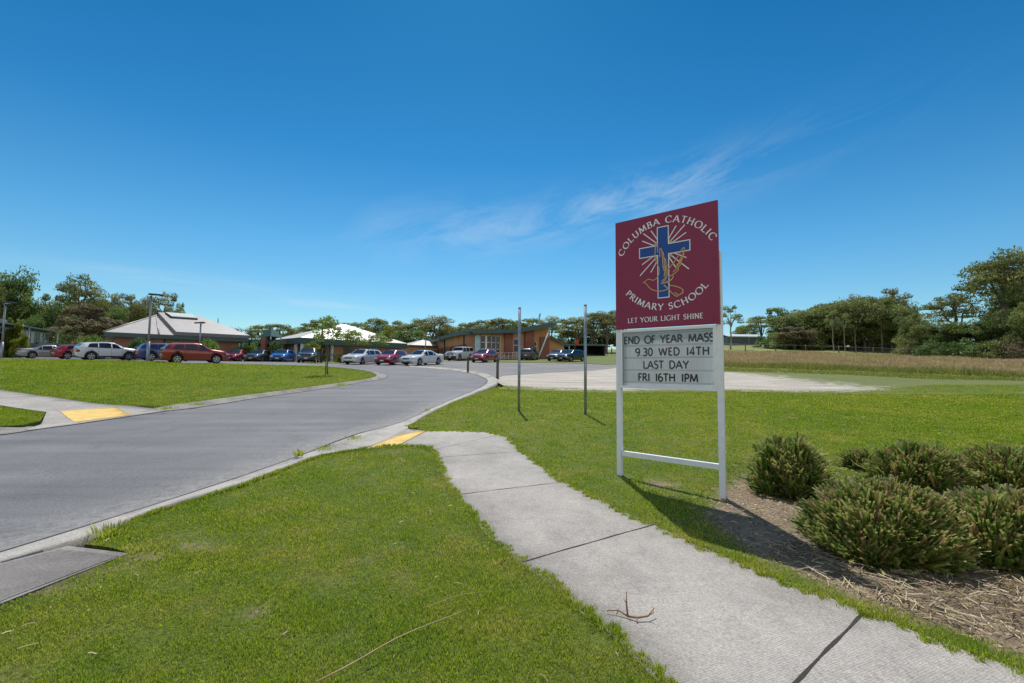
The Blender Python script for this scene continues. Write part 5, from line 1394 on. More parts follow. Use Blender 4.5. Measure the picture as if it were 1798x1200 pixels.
# ridge capping on the hips
mb = MB(); L0 = ba.location
mb.tube([c[0] - L0 + Vector((0, 0, .03)), r1 - L0 + Vector((0, 0, .03))], .09, 6); mb.build('hip_capping', M['roof_a'], ba)
mb = MB(); ucap = A.t_of(279, 586)[0]; mb.tube([A.p(ucap, -.05, ez + .04) - L0, A.p(4.9, 6.6, 8.10) - L0], .09, 6); mb.build('hip_capping', M['roof_a'], ba)
q = [A.p(6.3, 4.9, fz(4.9) + .30), A.p(9.1, 4.9, fz(4.9) + .30), A.p(8.6, 6.6, fz(6.6) + .22), A.p(5.8, 6.6, fz(6.6) + .22)]
uvobj('roof_light', [q, [q[0] - Vector((0, 0, .12)), q[1] - Vector((0, 0, .12)), q[1], q[0]], [q[3], q[2], A.p(8.6, 7.6, fz(6)), A.p(5.8, 7.6, fz(6))]], simple('roof_light_sheet', (.40, .46, .44), .5), ba)
uvobj('roof_light_side', [[A.p(6.3, 5.1, fz(5.1) - .1), A.p(9.1, 5.1, fz(5.1) - .1), A.p(9.1, 5.1, fz(4.9) + .2), A.p(6.3, 5.1, fz(4.9) + .2)], [q[0], q[3], A.p(5.8, 6.6, fz(6.6) - .1), A.p(6.3, 4.9, fz(4.9) - .1)], [q[1], q[2], A.p(8.6, 6.6, fz(6.6) - .1), A.p(9.1, 4.9, fz(4.9) - .1)]], M['dark_inside'], ba)
for (u0, u1) in ((6.2, 8.2), (9.0, 10.8)):
    w = uvobj('window', A.box(u0, u1, .84, .9, gz + 1.0, gz + 2.3), M['dark_door'], ba)
    uvobj('frame', band(Fr(A.p(u0, .8, 0).xy, A.u), 0, u1 - u0, 0, .09, gz + .95, gz + 1.0, .03) + A.box(u0 - .05, u1 + .05, .80, .9, gz + 2.3, gz + 2.36), M['win_frame'], w)
o = MB().tube([A.p(5.4, .8, gz - .2) - L0, A.p(5.4, .8, ez - .45) - L0], .06, 8).build('downpipe', M['fascia'], ba)
o = MB().tube([A.p(11.6, 6.2, 7.0) - L0, A.p(11.6, 6.2, 8.4) - L0], .06, 8).build('roof_vent', M['galv'], ba)

# link with its little green turret
lk = Fr(A.p(LU - 1.2, 1.2, 0).xy, (.985, .17)); ln = 9.0
bl = empty('covered_walkway', lk.p(ln / 2, 1, 2.4), 'low green edged covered walkway between the pavilion and the cream roofed hall', 'walkway')
uvobj('roof', lk.box(0, ln, 0, 3.4, 4.78, 5.32), M['fascia'], bl)
uvobj('wall', lk.box(0, ln, 2.6, 3.0, 2.0, 4.78), M['brick'], bl)
for u in (1.2, 3.2, 5.4, 7.4): uvobj('door', lk.box(u, u + 1.3, 2.52, 2.6, 2.3, 4.5), M['dark_door'], bl)
for u in (.4, 4.2, 8.2): uvobj('column', lk.box(u, u + .22, .2, .42, 2.0, 4.78), M['column'], bl)
tp = at(475.5, 592, 60.5); tx, ty = tp.x, tp.y; tz = tp.z
bt = empty('turret', (tx, ty, 5.32), 'small green pyramid turret on posts above the covered walkway', 'turret')
mb = MB(); h = 1.12; a0 = .5
pt = [(h * math.cos(a0 + i * math.pi / 2) * 1.3, h * math.sin(a0 + i * math.pi / 2) * 1.3) for i in range(4)]
zt = tz - 5.32
mb.add([(x, y, zt) for x, y in pt] + [(0, 0, zt + 1.28)], [(0, 1, 4), (1, 2, 4), (2, 3, 4), (3, 0, 4), (3, 2, 1, 0)]); mb.build('roof', M['green_roof'], bt)
for x, y in pt: MB().box((x * .82, y * .82, zt / 2), (.13, .13, zt)).build('post', M['column'], bt)
MB().box((0, 0, zt / 2 - .02), (.9, .9, zt - .06)).build('louvre_box', M['dark_inside'], bt)
bq = empty('brick_pier', (tx - .1, ty - 1.4, 2.3), 'dark brick pier standing under the green turret', 'pier')
uvobj('pier', Fr((tx - .4, ty - 1.6), (1, 0)).box(0, .55, 0, .5, 2.0, 5.6), M['brick_dark'], bq)

# cream roofed hall
Cc = Fr((-26.9, 57.8), (.663, .749)); gz = 2.55; ez = 5.5; LU, LW = 16.3, 10.0
bc = empty('school_hall', Cc.p(8, 5, gz), 'brick hall with a cream hip roof and a corner porch behind the sapling', 'building')
uvobj('wall', Cc.box(4.6, LU - .6, .6, LW - .6, gz - .4, ez - .75) + Cc.box(.8, 4.6, 3.4, LW - .6, gz - .4, ez - .75), M['brick'], bc)
uvobj('fascia', band(Cc, 0, LU, 0, LW, ez - .75, ez), M['fascia'], bc)
uvobj('soffit', [[Cc.p(.1, .1, ez - .72), Cc.p(LU - .1, .1, ez - .72), Cc.p(LU - .1, LW - .1, ez - .72), Cc.p(.1, LW - .1, ez - .72)]], M['column'], bc)
c = [Cc.p(-.05, -.05, ez + .01), Cc.p(LU + .05, -.05, ez + .01), Cc.p(LU + .05, LW + .05, ez + .01), Cc.p(-.05, LW + .05, ez + .01)]; r1, r2 = Cc.p(8.0, 4.8, 8.15), Cc.p(8.7, 4.8, 8.15)
uvobj('roof', [[c[0], c[1], r2, r1], [c[1], c[2], r2], [c[2], c[3], r1, r2], [c[3], c[0], r1]], M['roof_c'], bc)
for u, w in ((.25, .25), (.25, 2.0), (4.3, .3)): uvobj('column', Cc.box(u, u + .28, w, w + .28, gz - .4, ez - .75), M['column'], bc)
uvobj('door', Cc.box(1.4, 3.6, 3.32, 3.4, gz - .1, gz + 2.1), M['dark_door'], bc)
for u0 in (6.2, 10.2, 13.0):
    w = uvobj('window', Cc.box(u0, u0 + 1.5, .53, .6, gz + .9, gz + 2.0), M['pale_blue_panel'] if u0 == 10.2 else M['dark_door'], bc)
    uvobj('sill', Cc.box(u0 - .08, u0 + 1.58, .48, .6, gz + .82, gz + .895), M['win_frame'], w)
MB().tube([Cc.p(10.6, 3.4, 7.2) - bc.location, Cc.p(10.6, 3.4, 8.0) - bc.location], .05, 8).build('roof_vent', M['galv'], bc)

# small hip roofed block behind
D = Fr((-17.4, 78), (.8, .6)); gz = 3.3; ez = 5.75
bd_ = empty('small_hip_building', D.p(3, 3, gz), 'small brick block with a pale hip roof left of the main building', 'building')
uvobj('wall', D.box(.4, 7.6, .4, 6.6, gz - .3, ez - .2), M['brick_tan'], bd_)
uvobj('fascia', band(D, 0, 8, 0, 7, ez - .22, ez), M['fascia'], bd_)
uvobj('door', D.box(1.6, 5.2, .32, .4, gz, gz + 1.7), M['shed_wall'], bd_)
c = [D.p(-.05, -.05, ez + .01), D.p(8.05, -.05, ez + .01), D.p(8.05, 7.05, ez + .01), D.p(-.05, 7.05, ez + .01)]; a = D.p(4, 3.5, 7.0)
uvobj('roof', [[c[0], c[1], a], [c[1], c[2], a], [c[2], c[3], a], [c[3], c[0], a]], M['roof_c'], bd_)

# main building: butterfly roof
E = Fr((-6.6, 66), (.918, .395)); gz = 2.95; g0 = gz - .6
be = empty('main_building', E.p(7, 6, gz), 'main school building in tan and red brick with a rising green edged roof', 'building')
prof = [(.55, 7.38), (3.5, 7.50), (7.2, 7.74), (8.8, 8.02), (13.7, 9.02)]
def rz_(t): return float(np.interp(t, [p[0] for p in prof], [p[1] for p in prof]))
FH = .62
# roof over the front rooms
top = []; und = []; w0, w1 = -1.3, 13
for (a, za), (b, zb) in zip(prof[:-1], prof[1:]):
    top.append([E.p(a, w0, za), E.p(b, w0, zb), E.p(b, w1, zb), E.p(a, w1, za)])
    und.append([E.p(a, w1, za - FH + .05), E.p(b, w1, zb - FH + .05), E.p(b, w0 + .1, zb - FH + .05), E.p(a, w0 + .1, za - FH + .05)])
rf = uvobj('front_roof', top, M['roof_c'], be)
fa = []
for (a, za), (b, zb) in zip(prof[:-1], prof[1:]):
    for w in (w0, w1): fa.append([E.p(a, w, za - FH), E.p(b, w, zb - FH), E.p(b, w, zb - .012), E.p(a, w, za - .012)])
for t, z in (prof[0], prof[-1]): fa.append([E.p(t, w0, z - FH), E.p(t, w1, z - FH), E.p(t, w1, z - .012), E.p(t, w0, z - .012)])
uvobj('front_fascia', fa, M['fascia'], be)
uvobj('soffit', und, simple('tan_soffit', (.42, .30, .17), .7), be)
# long side wing
uvobj('side_roof', [[E.p(-.9, -.5, 7.17), E.p(.5, -.5, 7.17), E.p(4, 12, 7.45), E.p(4, 22.5, 7.3), E.p(-.9, 22.5, 7.17)]], M['roof_c'], be)
uvobj('side_fascia', E.box(-.9, -.75, -.5, 12.0, 6.62, 7.16) + E.box(-.75, .5, -.5, -.38, 6.62, 7.155) + E.box(-.95, -.8, 12.05, 22.5, 6.45, 6.98), M['fascia'], be)
uvobj('side_wall', E.box(0, .3, .3, 21.8, g0, 5.35), M['brick_dark'], be)
uvobj('side_wall_upper', E.box(.02, .28, .3, 21.8, 5.353, 6.9), M['brick_tan'], be)
for w in (1.0, 12.0): MB().tube([E.p(-.1, w, g0) - be.location, E.p(-.1, w, 6.65) - be.location], .09, 8).build('downpipe', M['dark_metal'], be)
for w in (4.0, 8.0, 13.5, 16.0, 18.4):
    o = uvobj('side_window', E.box(-.03, 0, w, w + .7, 3.9, 5.1), M['dark_door'], be)
# front walls, left to right
def tu(px, w=0.0): return E.t_of(px, 600, w)[0]
def zz(px, py, w=0.0): return E.t_of(px, py, w)[1]
def wallseg(name, px0, px1, w, mat, ztop=None, z0=g0, dep=.3):
    a, b = tu(px0, w), tu(px1, w); za, zb = (rz_(a) - FH, rz_(b) - FH) if ztop is None else (ztop, ztop)
    P = [[E.p(a, w, z0), E.p(b, w, z0), E.p(b, w, zb), E.p(a, w, za)], [E.p(a, w + dep, z0), E.p(a, w, z0), E.p(a, w, za), E.p(a, w + dep, za)], [E.p(b, w, z0), E.p(b, w + dep, z0), E.p(b, w + dep, zb), E.p(b, w, zb)]]
    return uvobj(name, P, mat, be)
wallseg('brick_pier', 820, 834, -.02, M['brick'])
wt_, wb_ = zz(850, 589.5), zz(850, 619)
a, b = tu(834), tu(878.5)
uvobj('window_header', [[E.p(a, 0, wt_), E.p(b, 0, wt_), E.p(b, 0, rz_(b) - FH), E.p(a, 0, rz_(a) - FH)]], M['brick_tan'], be)
uvobj('window_apron', [[E.p(a, 0, g0), E.p(b, 0, g0), E.p(b, 0, wb_), E.p(a, 0, wb_)]], M['brick_tan'], be)
win = uvobj('front_window', [[E.p(a, .06, wb_), E.p(b, .06, wb_), E.p(b, .06, wt_), E.p(a, .06, wt_)]], M['sky_glass'], be)
fr = []
for px, w_ in ((834.4, .07), (843, .06), (853.5, .32), (862.5, .06), (870.5, .06), (878, .07)):
    t = tu(px); fr += E.box(t - w_ / 2, t + w_ / 2, -.03, .05, wb_, wt_)
tx0 = [tu(q) for q in (834.4, 843, 853.5, 862.5, 870.5, 878)]
for py in (590, 601.5, 613, 618.6):
    z = zz(856, py)
    for t0, t1 in zip(tx0[:-1], tx0[1:]): fr += E.box(t0 + .17, t1 - .17, -.02, .04, z - .04, z + .04)
uvobj('frame', fr, M['win_frame'], win)
uvobj('blue_panel', E.box(tu(834.9), tu(842.4), .0, .05, wb_ + .1, wt_ - .1) , M['pale_blue_panel'], win)
wallseg('tan_wall', 878.5, 887, 0, M['brick_tan']); wallseg('brick_pier', 887, 900.5, -.35, M['brick_dark'], dep=.4)
wallseg('tan_wall', 900.5, 923, 0, M['brick_tan']); wallseg('brick_pier', 922.5, 938, -.45, M['brick_dark'], dep=.5)
wallseg('tan_wall', 938, 949.5, .3, M['cream_wall']); wallseg('brick_pier', 949, 965, .0, M['brick_dark'], ztop=zz(957, 592))
wallseg('recess', 949.5, 965, .6, M['cream_wall'])
for (p0, p1, y0, y1, w) in ((902, 911, 596, 617, -.02), (938.6, 943.2, 600.5, 617, .27)):
    t0, t1 = tu(p0), tu(p1); z1, z0 = zz(p0, y0), zz(p0, y1)
    o = uvobj('front_window', E.box(t0, t1, w - .03, w, z0, z1), M['dark_door'], be)
    uvobj('frame', E.box(t0 - .06, t0, w - .05, w, z0, z1) + E.box(t1, t1 + .06, w - .05, w, z0, z1) + E.box(t0, t1, w - .06, w - .031, (z0 + z1) / 2 - .04, (z0 + z1) / 2 + .04) + E.box(t0 - .06, t1 + .06, w - .05, w, z1, z1 + .07), M['win_frame'], o)
uvobj('back_wall', E.box(1, 13.6, 11, 11.4, g0, 7.0) + E.box(13.2, 13.55, .8, 11, g0, 7.8), M['brick_tan'], be)
pb = gp(943.5, 631); pt_ = E.p(13.2, -1.0, rz_(13.2) - FH)
MB().tube([pb - be.location - Vector((0, 0, .2)), pt_ - be.location], .11, 10).build('slanted_column', M['column'], be)
MB().tube([E.p(13.3, 3, 8.6) - be.location, E.p(13.3, 3, 10.2) - be.location, E.p(13.45, 3, 10.9) - be.location], .13, 8).build('flue', M['galv'], be)
# lower wing to the right
Fw = Fr((6.0, 74), (.95, .30))
uvobj('wing_wall', [[Fw.p(0, 0, 2.6), Fw.p(2.7, 0, 2.6), Fw.p(2.7, 0, 5.7), Fw.p(0, 0, 7.0)], [Fw.p(2.7, 0, 2.6), Fw.p(2.7, 8, 2.6), Fw.p(2.7, 8, 5.7), Fw.p(2.7, 0, 5.7)]], M['cream_wall'], be)
uvobj('wing_roof', [[Fw.p(-.3, -.6, 7.35), Fw.p(3.2, -.6, 5.85), Fw.p(3.2, 8, 5.85), Fw.p(-.3, 8, 7.35)]], M['roof_c'], be)
uvobj('wing_fascia', [[Fw.p(-.3, -.6, 6.95), Fw.p(3.2, -.6, 5.45), Fw.p(3.2, -.6, 5.84), Fw.p(-.3, -.6, 7.34)], [Fw.p(3.2, -.6, 5.45), Fw.p(3.2, 8, 5.45), Fw.p(3.2, 8, 5.84), Fw.p(3.2, -.6, 5.84)]], M['fascia'], be)
uvobj('wing_brick', Fw.box(.5, 2.6, -.06, -.01, 2.6, 5.0), M['brick'], be)

# low shelter beside it
S_ = Fr((9.0, 79), (.995, .10)); gz = 3.6; zt = 5.95
bs = empty('open_shelter', S_.p(3.5, 2, gz), 'low dark open fronted shelter with a flat roof right of the main building', 'shelter')
uvobj('roof', S_.box(-.3, 7.6, -.4, 4.4, zt, zt + .22), M['shed_wall'], bs)
uvobj('back_wall', S_.box(0, 7.3, 4.0, 4.1, gz - .4, zt), M['dark_inside'], bs)
uvobj('side_wall', S_.box(7.2, 7.3, .2, 4.0, gz - .4, zt), M['dark_inside'], bs)
uvobj('counter', S_.box(1.9, 7.1, 1.0, 1.15, gz - .4, gz + .75), M['shed_wall'], bs)
for u in (-.1, .9, 3.6, 7.25): uvobj('post', S_.box(u, u + .14, 0, .14, gz - .4, zt), M['column'] if u < 1 else M['dark_metal'], bs)
pf = at(1013, 600, 78); zp = S_.p(0, 0, zt).z
fl = empty('red_flag', (pf.x, pf.y, T(pf.x, pf.y)), 'small red flag on a pole in front of the low shelter', 'flag')
fz0 = pf.z - T(pf.x, pf.y)
MB().tube([(-.35, 0, 0), (-.35, 0, fz0 + .5)], .025, 6).build('flagpole', M['galv'], fl)
mb = MB(); vs = []
for i in range(7):
    for j in range(5): vs.append((-.33 + i * .105, .08 * math.sin(i * 1.2), fz0 - .30 + j * .16 - i * .03))
mb.add(vs, [(i * 5 + j, i * 5 + j + 1, (i + 1) * 5 + j + 1, (i + 1) * 5 + j) for i in range(6) for j in range(4)], True); mb.build('cloth', M['red_cloth'], fl)

# far left portable classroom and the fence before it
H = Fr((-55.5, 47.5), (-.452, .892)); zt = 6.35
bp = empty('portable_classroom', H.p(8, -2, 3), 'grey portable classroom with a flat roof and dark windows under the trees', 'building')
uvobj('wall', H.box(0, 15.6, 0, 6, 2.4, zt - .2), simple('classroom_cladding', (.16, .17, .16), .6), bp)
uvobj('roof', H.box(-.4, 16.1, -.9, 6.4, zt - .15, zt), M['shed_wall'], bp)
for i in range(6):
    u = 1.0 + i * 2.4
    w = uvobj('window', H.box(u, u + 2.0, -.03, 0, zt - 1.9, zt - .5), M['dark_door'], bp)
    uvobj('frame', H.box(u - .05, u, -.06, 0, zt - 1.95, zt - .45) + H.box(u + .98, u + 1.03, -.06, -.031, zt - 1.9, zt - .5) + H.box(u, u + .98, -.06, -.031, zt - 1.08, zt - 1.02) + H.box(u - .05, u + 2.05, -.06, 0, zt - .45, zt - .40), M['win_frame'], w)
    if i in (3, 5): uvobj('poster', H.box(u + .2, u + .7, -.045, -.031, zt - 1.8, zt - 1.25), M['win_frame'], w)
for u in (15.9, 8.0, 1.0): uvobj('veranda_post', H.box(u, u + .12, -.8, -.68, 2.4, zt - .15), M['column'], bp)
uvobj('roof_unit', H.box(7.0, 9.0, 1.5, 3.0, zt, zt + .75), M['galv'], bp)
p0 = at(30, 600, 56); p1 = at(132, 606, 64)
ff = empty('metal_fence', (p0.x, p0.y, T(p0.x, p0.y)), 'pale corrugated metal fence in front of the portable classroom', 'fence')
Ff = Fr((p0.x, p0.y), (p1.x - p0.x, p1.y - p0.y)); ln = (p1.xy - p0.xy).length
uvobj('sheeting', Ff.box(0, ln, 0, .06, 2.2, p0.z + .05), simple('pale_fence_sheet', (.33, .34, .33), .6), ff)
for i in range(7): uvobj('fence_post', Ff.box(ln * i / 6 - .04, ln * i / 6 + .04, -.05, -.003, 2.2, p0.z + .1), M['galv'], ff)

# far shed on the rise, white house between the trees
ps = at(1279, 605, 150); pe = at(1346, 605, 150); gz = T(ps.x + 4, ps.y); zt = at(1300, 590.5, 150).z
Sh = Fr((ps.x, ps.y), (pe.x - ps.x, .8)); ln = pe.x - ps.x
bh = empty('farm_shed', Sh.p(ln / 2, 3, gz), 'long grey green farm shed with a pale roof on the rise right of the sign', 'shed')
uvobj('wall', Sh.box(0, ln, 0, 9, gz - 1.5, zt - .1), M['shed_wall'], bh)
uvobj('roof', [[Sh.p(-.2, -.3, zt - .12), Sh.p(ln + .2, -.3, zt - .12), Sh.p(ln + .2, 4.5, zt + 1.0), Sh.p(-.2, 4.5, zt + 1.0)], [Sh.p(-.2, 4.5, zt + 1.0), Sh.p(ln + .2, 4.5, zt + 1.0), Sh.p(ln + .2, 9.3, zt - .12), Sh.p(-.2, 9.3, zt - .12)]], M['shed_roof'], bh)
uvobj('gutter', Sh.box(-.2, ln + .2, -.42, -.31, zt - .35, zt - .05), M['shed_roof'], bh)
for u in (1.0, ln * .55): uvobj('downpipe', Sh.box(u, u + .12, -.1, -.01, gz - 1, zt - .35), M['shed_roof'], bh)
ph = at(1772, 577, 112)
Hh = Fr((ph.x - 2.2, ph.y), (1, -.2)); gz = T(ph.x, ph.y)
bw = empty('white_house', Hh.p(3, 3, gz), 'white gabled house glimpsed between the trees at the far right', 'house')
wm = simple('white_weatherboard', (.62, .63, .62), .7)
uvobj('wall', Hh.box(0, 6, 0, 7, gz - .5, ph.z), wm, bw)
uvobj('gable', [[Hh.p(0, 0, ph.z), Hh.p(6, 0, ph.z), Hh.p(3, 0, ph.z + 1.6)], [Hh.p(0, 7, ph.z), Hh.p(3, 7, ph.z + 1.6), Hh.p(6, 7, ph.z)]], wm, bw)
uvobj('roof', [[Hh.p(-.3, -.3, ph.z - .1), Hh.p(3, -.3, ph.z + 1.68), Hh.p(3, 7.3, ph.z + 1.68), Hh.p(-.3, 7.3, ph.z - .1)], [Hh.p(3, -.3, ph.z + 1.68), Hh.p(6.3, -.3, ph.z - .1), Hh.p(6.3, 7.3, ph.z - .1), Hh.p(3, 7.3, ph.z + 1.68)]], M['shed_roof'], bw)

# white handrail before the main building
r0 = gp(872, 632); r1 = gp(914, 631.5); hr = empty('handrail', r0, 'white metal handrail fence along the front of the main building', 'handrail')
dv = r1 - r0; nP = 7
for i in range(nP):
    q = dv * (i / (nP - 1)); MB().tube([q, q + Vector((0, 0, 1.0))], .028, 6).build('rail_post', M['white_steel'], hr)
for z in (1.0, .55, .15): MB().tube([Vector((0, 0, z)), dv + Vector((0, 0, z))], .024, 6).build('rail', M['white_steel'], hr)
mb = MB()
for i in range(36):
    q = dv * ((i + .5) / 36); MB.box(mb, q + Vector((0, .0, .36)), (.014, .014, .40))
mb.build('balusters', M['white_steel'], hr)

# ------------------------------------------------------------------ area lights on poles
def lamp(px, py_base, py_top, D, arm, lab, dark=False):
    b = at(px, py_base, D); z0 = T(b.x, b.y); hgt = at(px, py_top, D).z - z0
    o = empty('lamp_post', (b.x, b.y, z0), lab, 'lamp post', 'car park lamp posts')
    mt = M['dark_metal'] if dark else M['galv']
    mb = MB(); mb.tube([(0, 0, -.3), (0, 0, hgt * .30)], .125 if not dark else .11, 12); mb.tube([(0, 0, hgt * .30), (0, 0, hgt - .05)], .085, 12); mb.build('pole', mt, o)
    MB().box((arm * .42, 0, hgt + .06), (1.05, .50, .16), Matrix.Rotation(R_(4) * (1 if arm > 0 else -1), 3, 'Y'), bev=.05).build('lamp_head', M['dark_metal'], o)
    MB().box((arm * .45, 0, hgt - .03), (.7, .36, .03)).build('lens', M['lamp_clear'], o)
    MB().tube([(0, 0, 0), (0, 0, .05)], .2, 12).build('base_plate', mt, o)
    return o
lamp(259, 634, 519, 40.5, 1, 'tall grey lamp post in front of the blue crossover')
lamp(2, 627, 533, 46, 1, 'tall grey lamp post at the far left, beside the yellow green shrub')
lamp(350, 620, 568, 55, -.3, 'lamp post behind the rusty red crossover')
lamp(564, 637, 565, 50, 1, 'dark lamp post between the charcoal crossover and the sapling', True)
lamp(747, 622, 588, 72, .1, 'slim far lamp post in front of the small hip roofed block')

# ------------------------------------------------------------------ paddock fence, sports fence
def fence(name, pts, lab, h, cat='fence', rails=1):
    o = empty(name, pts[0], lab, cat)
    for p in pts: MB().tube([p - pts[0] - Vector((0, 0, .3)), p - pts[0] + Vector((0, 0, h))], .11, 7).build('fence_post', M['wood_post'], o)
    for k in range(rails):
        z = h * (.92 - .4 * k); mb = MB(); mb.tube([p - pts[0] + Vector((0, 0, z)) for p in pts], .018, 4); mb.build('wire', M['galv'], o)
def gpt(px, D):
    p = at(px, 620, D); return Vector((p.x, p.y, T(p.x, p.y)))
fence('paddock_fence', [gpt(px, D) for px, D in ((1259, 107), (1309, 104), (1362, 101.5), (1415, 99.5), (1473, 97), (1534, 94), (1592, 91), (1650, 88), (1710, 85))], 'post and wire fence between the dry meadow and the green rise', 1.75)
fence('wire_fence', [gpt(px, D) for px, D in ((1066, 86), (1074, 86), (1100, 86.5), (1140, 87), (1180, 88), (1220, 90))], 'post and rail fence beyond the low shelter, partly behind the sign', 1.25, rails=2)
b = gp(577, 633.5); o = MB().tube([(-1.05, 0, .16), (0, .05, .17), (1.05, 0, .15)], [.15, .16, .14], 9).build('bleached_log', M['concrete_new'], None, b); tag(o, 'pale bleached log lying on the grass before the hall hedge', 'log')
# ------------------------------------------------------------------ trees
def leaf_quads(cent, rad, n, size, rg, tint0, flat=.75, upb=.35, droop=.5):
    """n leaf-sized faces spread through an ellipsoidal spray"""
    d = rg.normal(size=(n, 3)); d /= np.linalg.norm(d, axis=1)[:, None]; d[:, 2] = d[:, 2] * (1 - upb) + upb * np.abs(d[:, 2])
    r = rg.uniform(.35, 1.0, n) ** .6 * (1 + .22 * np.sin(d[:, 0] * 5 + cent[0]) * np.sin(d[:, 1] * 4 + cent[1]))
    P = cent + d * r[:, None] * np.array(rad)
    a = rg.normal(size=(n, 3)); a[:, 2] -= droop; a /= np.linalg.norm(a, axis=1)[:, None]
    b = rg.normal(size=(n, 3)); b -= a * (a * b).sum(1)[:, None]; b /= np.linalg.norm(b, axis=1)[:, None]
    L = size * rg.uniform(.6, 1.4, n)[:, None]; w = L * rg.uniform(.35, .6, n)[:, None]
    V = np.stack([P - a * L / 2, P + b * w / 2 + a * L * .05, P + a * L / 2, P - b * w / 2 - a * L * .05], 1)
    t = np.clip(tint0 + rg.normal(0, .16, n), 0, 1)
    return V, t
def crown_mesh(name, cl, size, rg, mat, **kw):
    Vs = []; ts = []
    for c, r, n, t in cl:
        V, tt = leaf_quads(np.array(c), r, n, size, rg, t, **kw); Vs.append(V); ts.append(tt)
    V = np.concatenate(Vs); t = np.concatenate(ts); n = len(V)
    return np_mesh(name, V.reshape(-1, 3), np.arange(n * 4).reshape(n, 4), mat, False, {'tint': np.repeat(t, 4)})
def limb(mb, a, b, r0, r1, rg, n=5, wob=.06):
    a = np.array(a, float); b = np.array(b, float); L = np.linalg.norm(b - a); pts = []
    for i in range(n + 1):
        t = i / n; q = a + (b - a) * t; q[2] += L * .10 * math.sin(t * 3.14) * (1 if b[2] > a[2] else 0)
        if 0 < i < n: q = q + rg.normal(0, wob * L / n * 1.6, 3)
        pts.append(tuple(q))
    mb.tube(pts, [r0 + (r1 - r0) * i / n for i in range(n + 1)], 6, cap=False)
    return pts
def gum(seed, H=12., W=9., n=18, open_=.5, bare=.30, leafmat='leaf_gum', barkmat='bark', dens=1.0, lsz=.30, ncl=270, stem=1.0):
    """open gum: a forking trunk, limbs that reach out to separate rounded sprays"""
    rg = np.random.default_rng(seed); mb = MB(); cl = []
    fork = (rg.normal(0, .25) * H / 12 * stem, rg.normal(0, .25) * H / 12 * stem, H * bare)
    limb(mb, (0, 0, -.4), fork, H * .028 * stem, H * .021 * stem, rg, 4, .05 * stem)
    nl = int(rg.integers(3, 6)); ends = []
    for i in range(nl):
        a = 2 * math.pi * (i + rg.uniform(-.3, .3)) / nl; rr = W * .5 * rg.uniform(.25, .55); z = H * rg.uniform(.52, .72)
        e = (fork[0] + rr * math.cos(a), fork[1] + rr * math.sin(a), z); limb(mb, fork, e, H * .015 * stem, H * .008 * stem, rg, 5, .10); ends.append(e)
    ends.append((fork[0], fork[1], H * .75)); limb(mb, fork, ends[-1], H * .017 * stem, H * .008 * stem, rg, 5, .08)
    for i in range(n):
        for _ in range(12):
            d = rg.normal(size=3); d /= np.linalg.norm(d); d[2] = abs(d[2]) * 1.0 - .30
            rad = rg.uniform(.62, 1.0); c = np.array([d[0] * W * .45 * rad, d[1] * W * .45 * rad, H * .60 + d[2] * H * .36 * rad])
            if all(np.linalg.norm(c - np.array(q[0])) > W * .14 * (1 + open_ * .5) for q in cl): break
        s = W * rg.uniform(.085, .15); cl.append((tuple(c), (s * 1.15, s * 1.15, s * .72), int(ncl * dens * rg.uniform(.7, 1.3)), rg.uniform(.25, .75)))
        e = min(ends, key=lambda q: np.linalg.norm(np.array(q) - c)); limb(mb, e, c, H * .007 * stem, H * .003 * stem, rg, 4, .10)
    return mb, cl, leafmat, barkmat, lsz, rg, dict(flat=.7)
def dense(seed, H=10., W=9., n=44, leafmat='leaf_green', barkmat='bark', low=.10, lsz=.34, ncl=300, lumps=.17):
    rg = np.random.default_rng(seed); mb = MB(); cl = []
    limb(mb, (0, 0, -.4), (rg.normal(0, .2), rg.normal(0, .2), H * .55), H * .03, H * .015, rg, 4, .04)
    for i in range(n):
        d = rg.normal(size=3); d /= np.linalg.norm(d); rad = rg.uniform(.5, .98)
        zc = H * (low + (1 - low) * .5); c = (d[0] * W * .43 * rad, d[1] * W * .43 * rad, zc + d[2] * H * (1 - low) * .44 * rad)
        s = W * rg.uniform(.6, 1.25) * lumps; cl.append((c, (s, s, s * .8), int(ncl * rg.uniform(.7, 1.3)), rg.uniform(.2, .8)))
        if i % 4 == 0: limb(mb, (0, 0, H * rg.uniform(.2, .5)), c, H * .010, H * .003, rg, 4, .08)
    return mb, cl, leafmat, barkmat, lsz, rg, dict(upb=.25)
def scrub(seed, H=3.5, W=6., n=36, leafmat='leaf_green', lsz=.26, ncl=110, sph=False):
    rg = np.random.default_rng(seed); mb = MB(); cl = []
    for i in range(5):
        a = i * 1.26; limb(mb, (0, 0, -.2), (math.cos(a) * W * .2, math.sin(a) * W * .2, H * .5), H * .018, H * .008, rg, 3, .08)
    for i in range(n):
        d = rg.normal(size=3); d /= np.linalg.norm(d); d[2] = abs(d[2]); rad = rg.uniform(.55, .95); s = W * rg.uniform(.10, .17)
        cl.append(((d[0] * W * .44 * rad, d[1] * W * .44 * rad, max(.1 * H, d[2] * H * .86 * rad)), (s, s, s * .8), int(ncl * rg.uniform(.7, 1.3)), rg.uniform(.2, .8)))
    return mb, cl, leafmat, 'bark', lsz, rg, dict(upb=.3)
_PROTO = {}; KEYS = {}
def proto(key, spec):
    mb, cl, lm, bmn, lsz, rg, kw = spec
    tm = mb.build('trunk', M[bmn]); tme = tm.data; bpy.data.objects.remove(tm)
    cm = crown_mesh('crown', cl, lsz, rg, M[lm], **kw); _PROTO[key] = (tme, cm)
    V = np.empty(len(cm.vertices) * 3, np.float32); cm.vertices.foreach_get('co', V); V = V.reshape(-1, 3)
    KEYS[key] = (float(np.percentile(V[:, 2], 99.3)), float(2 * np.percentile(np.abs(V[:, 0]), 98)))
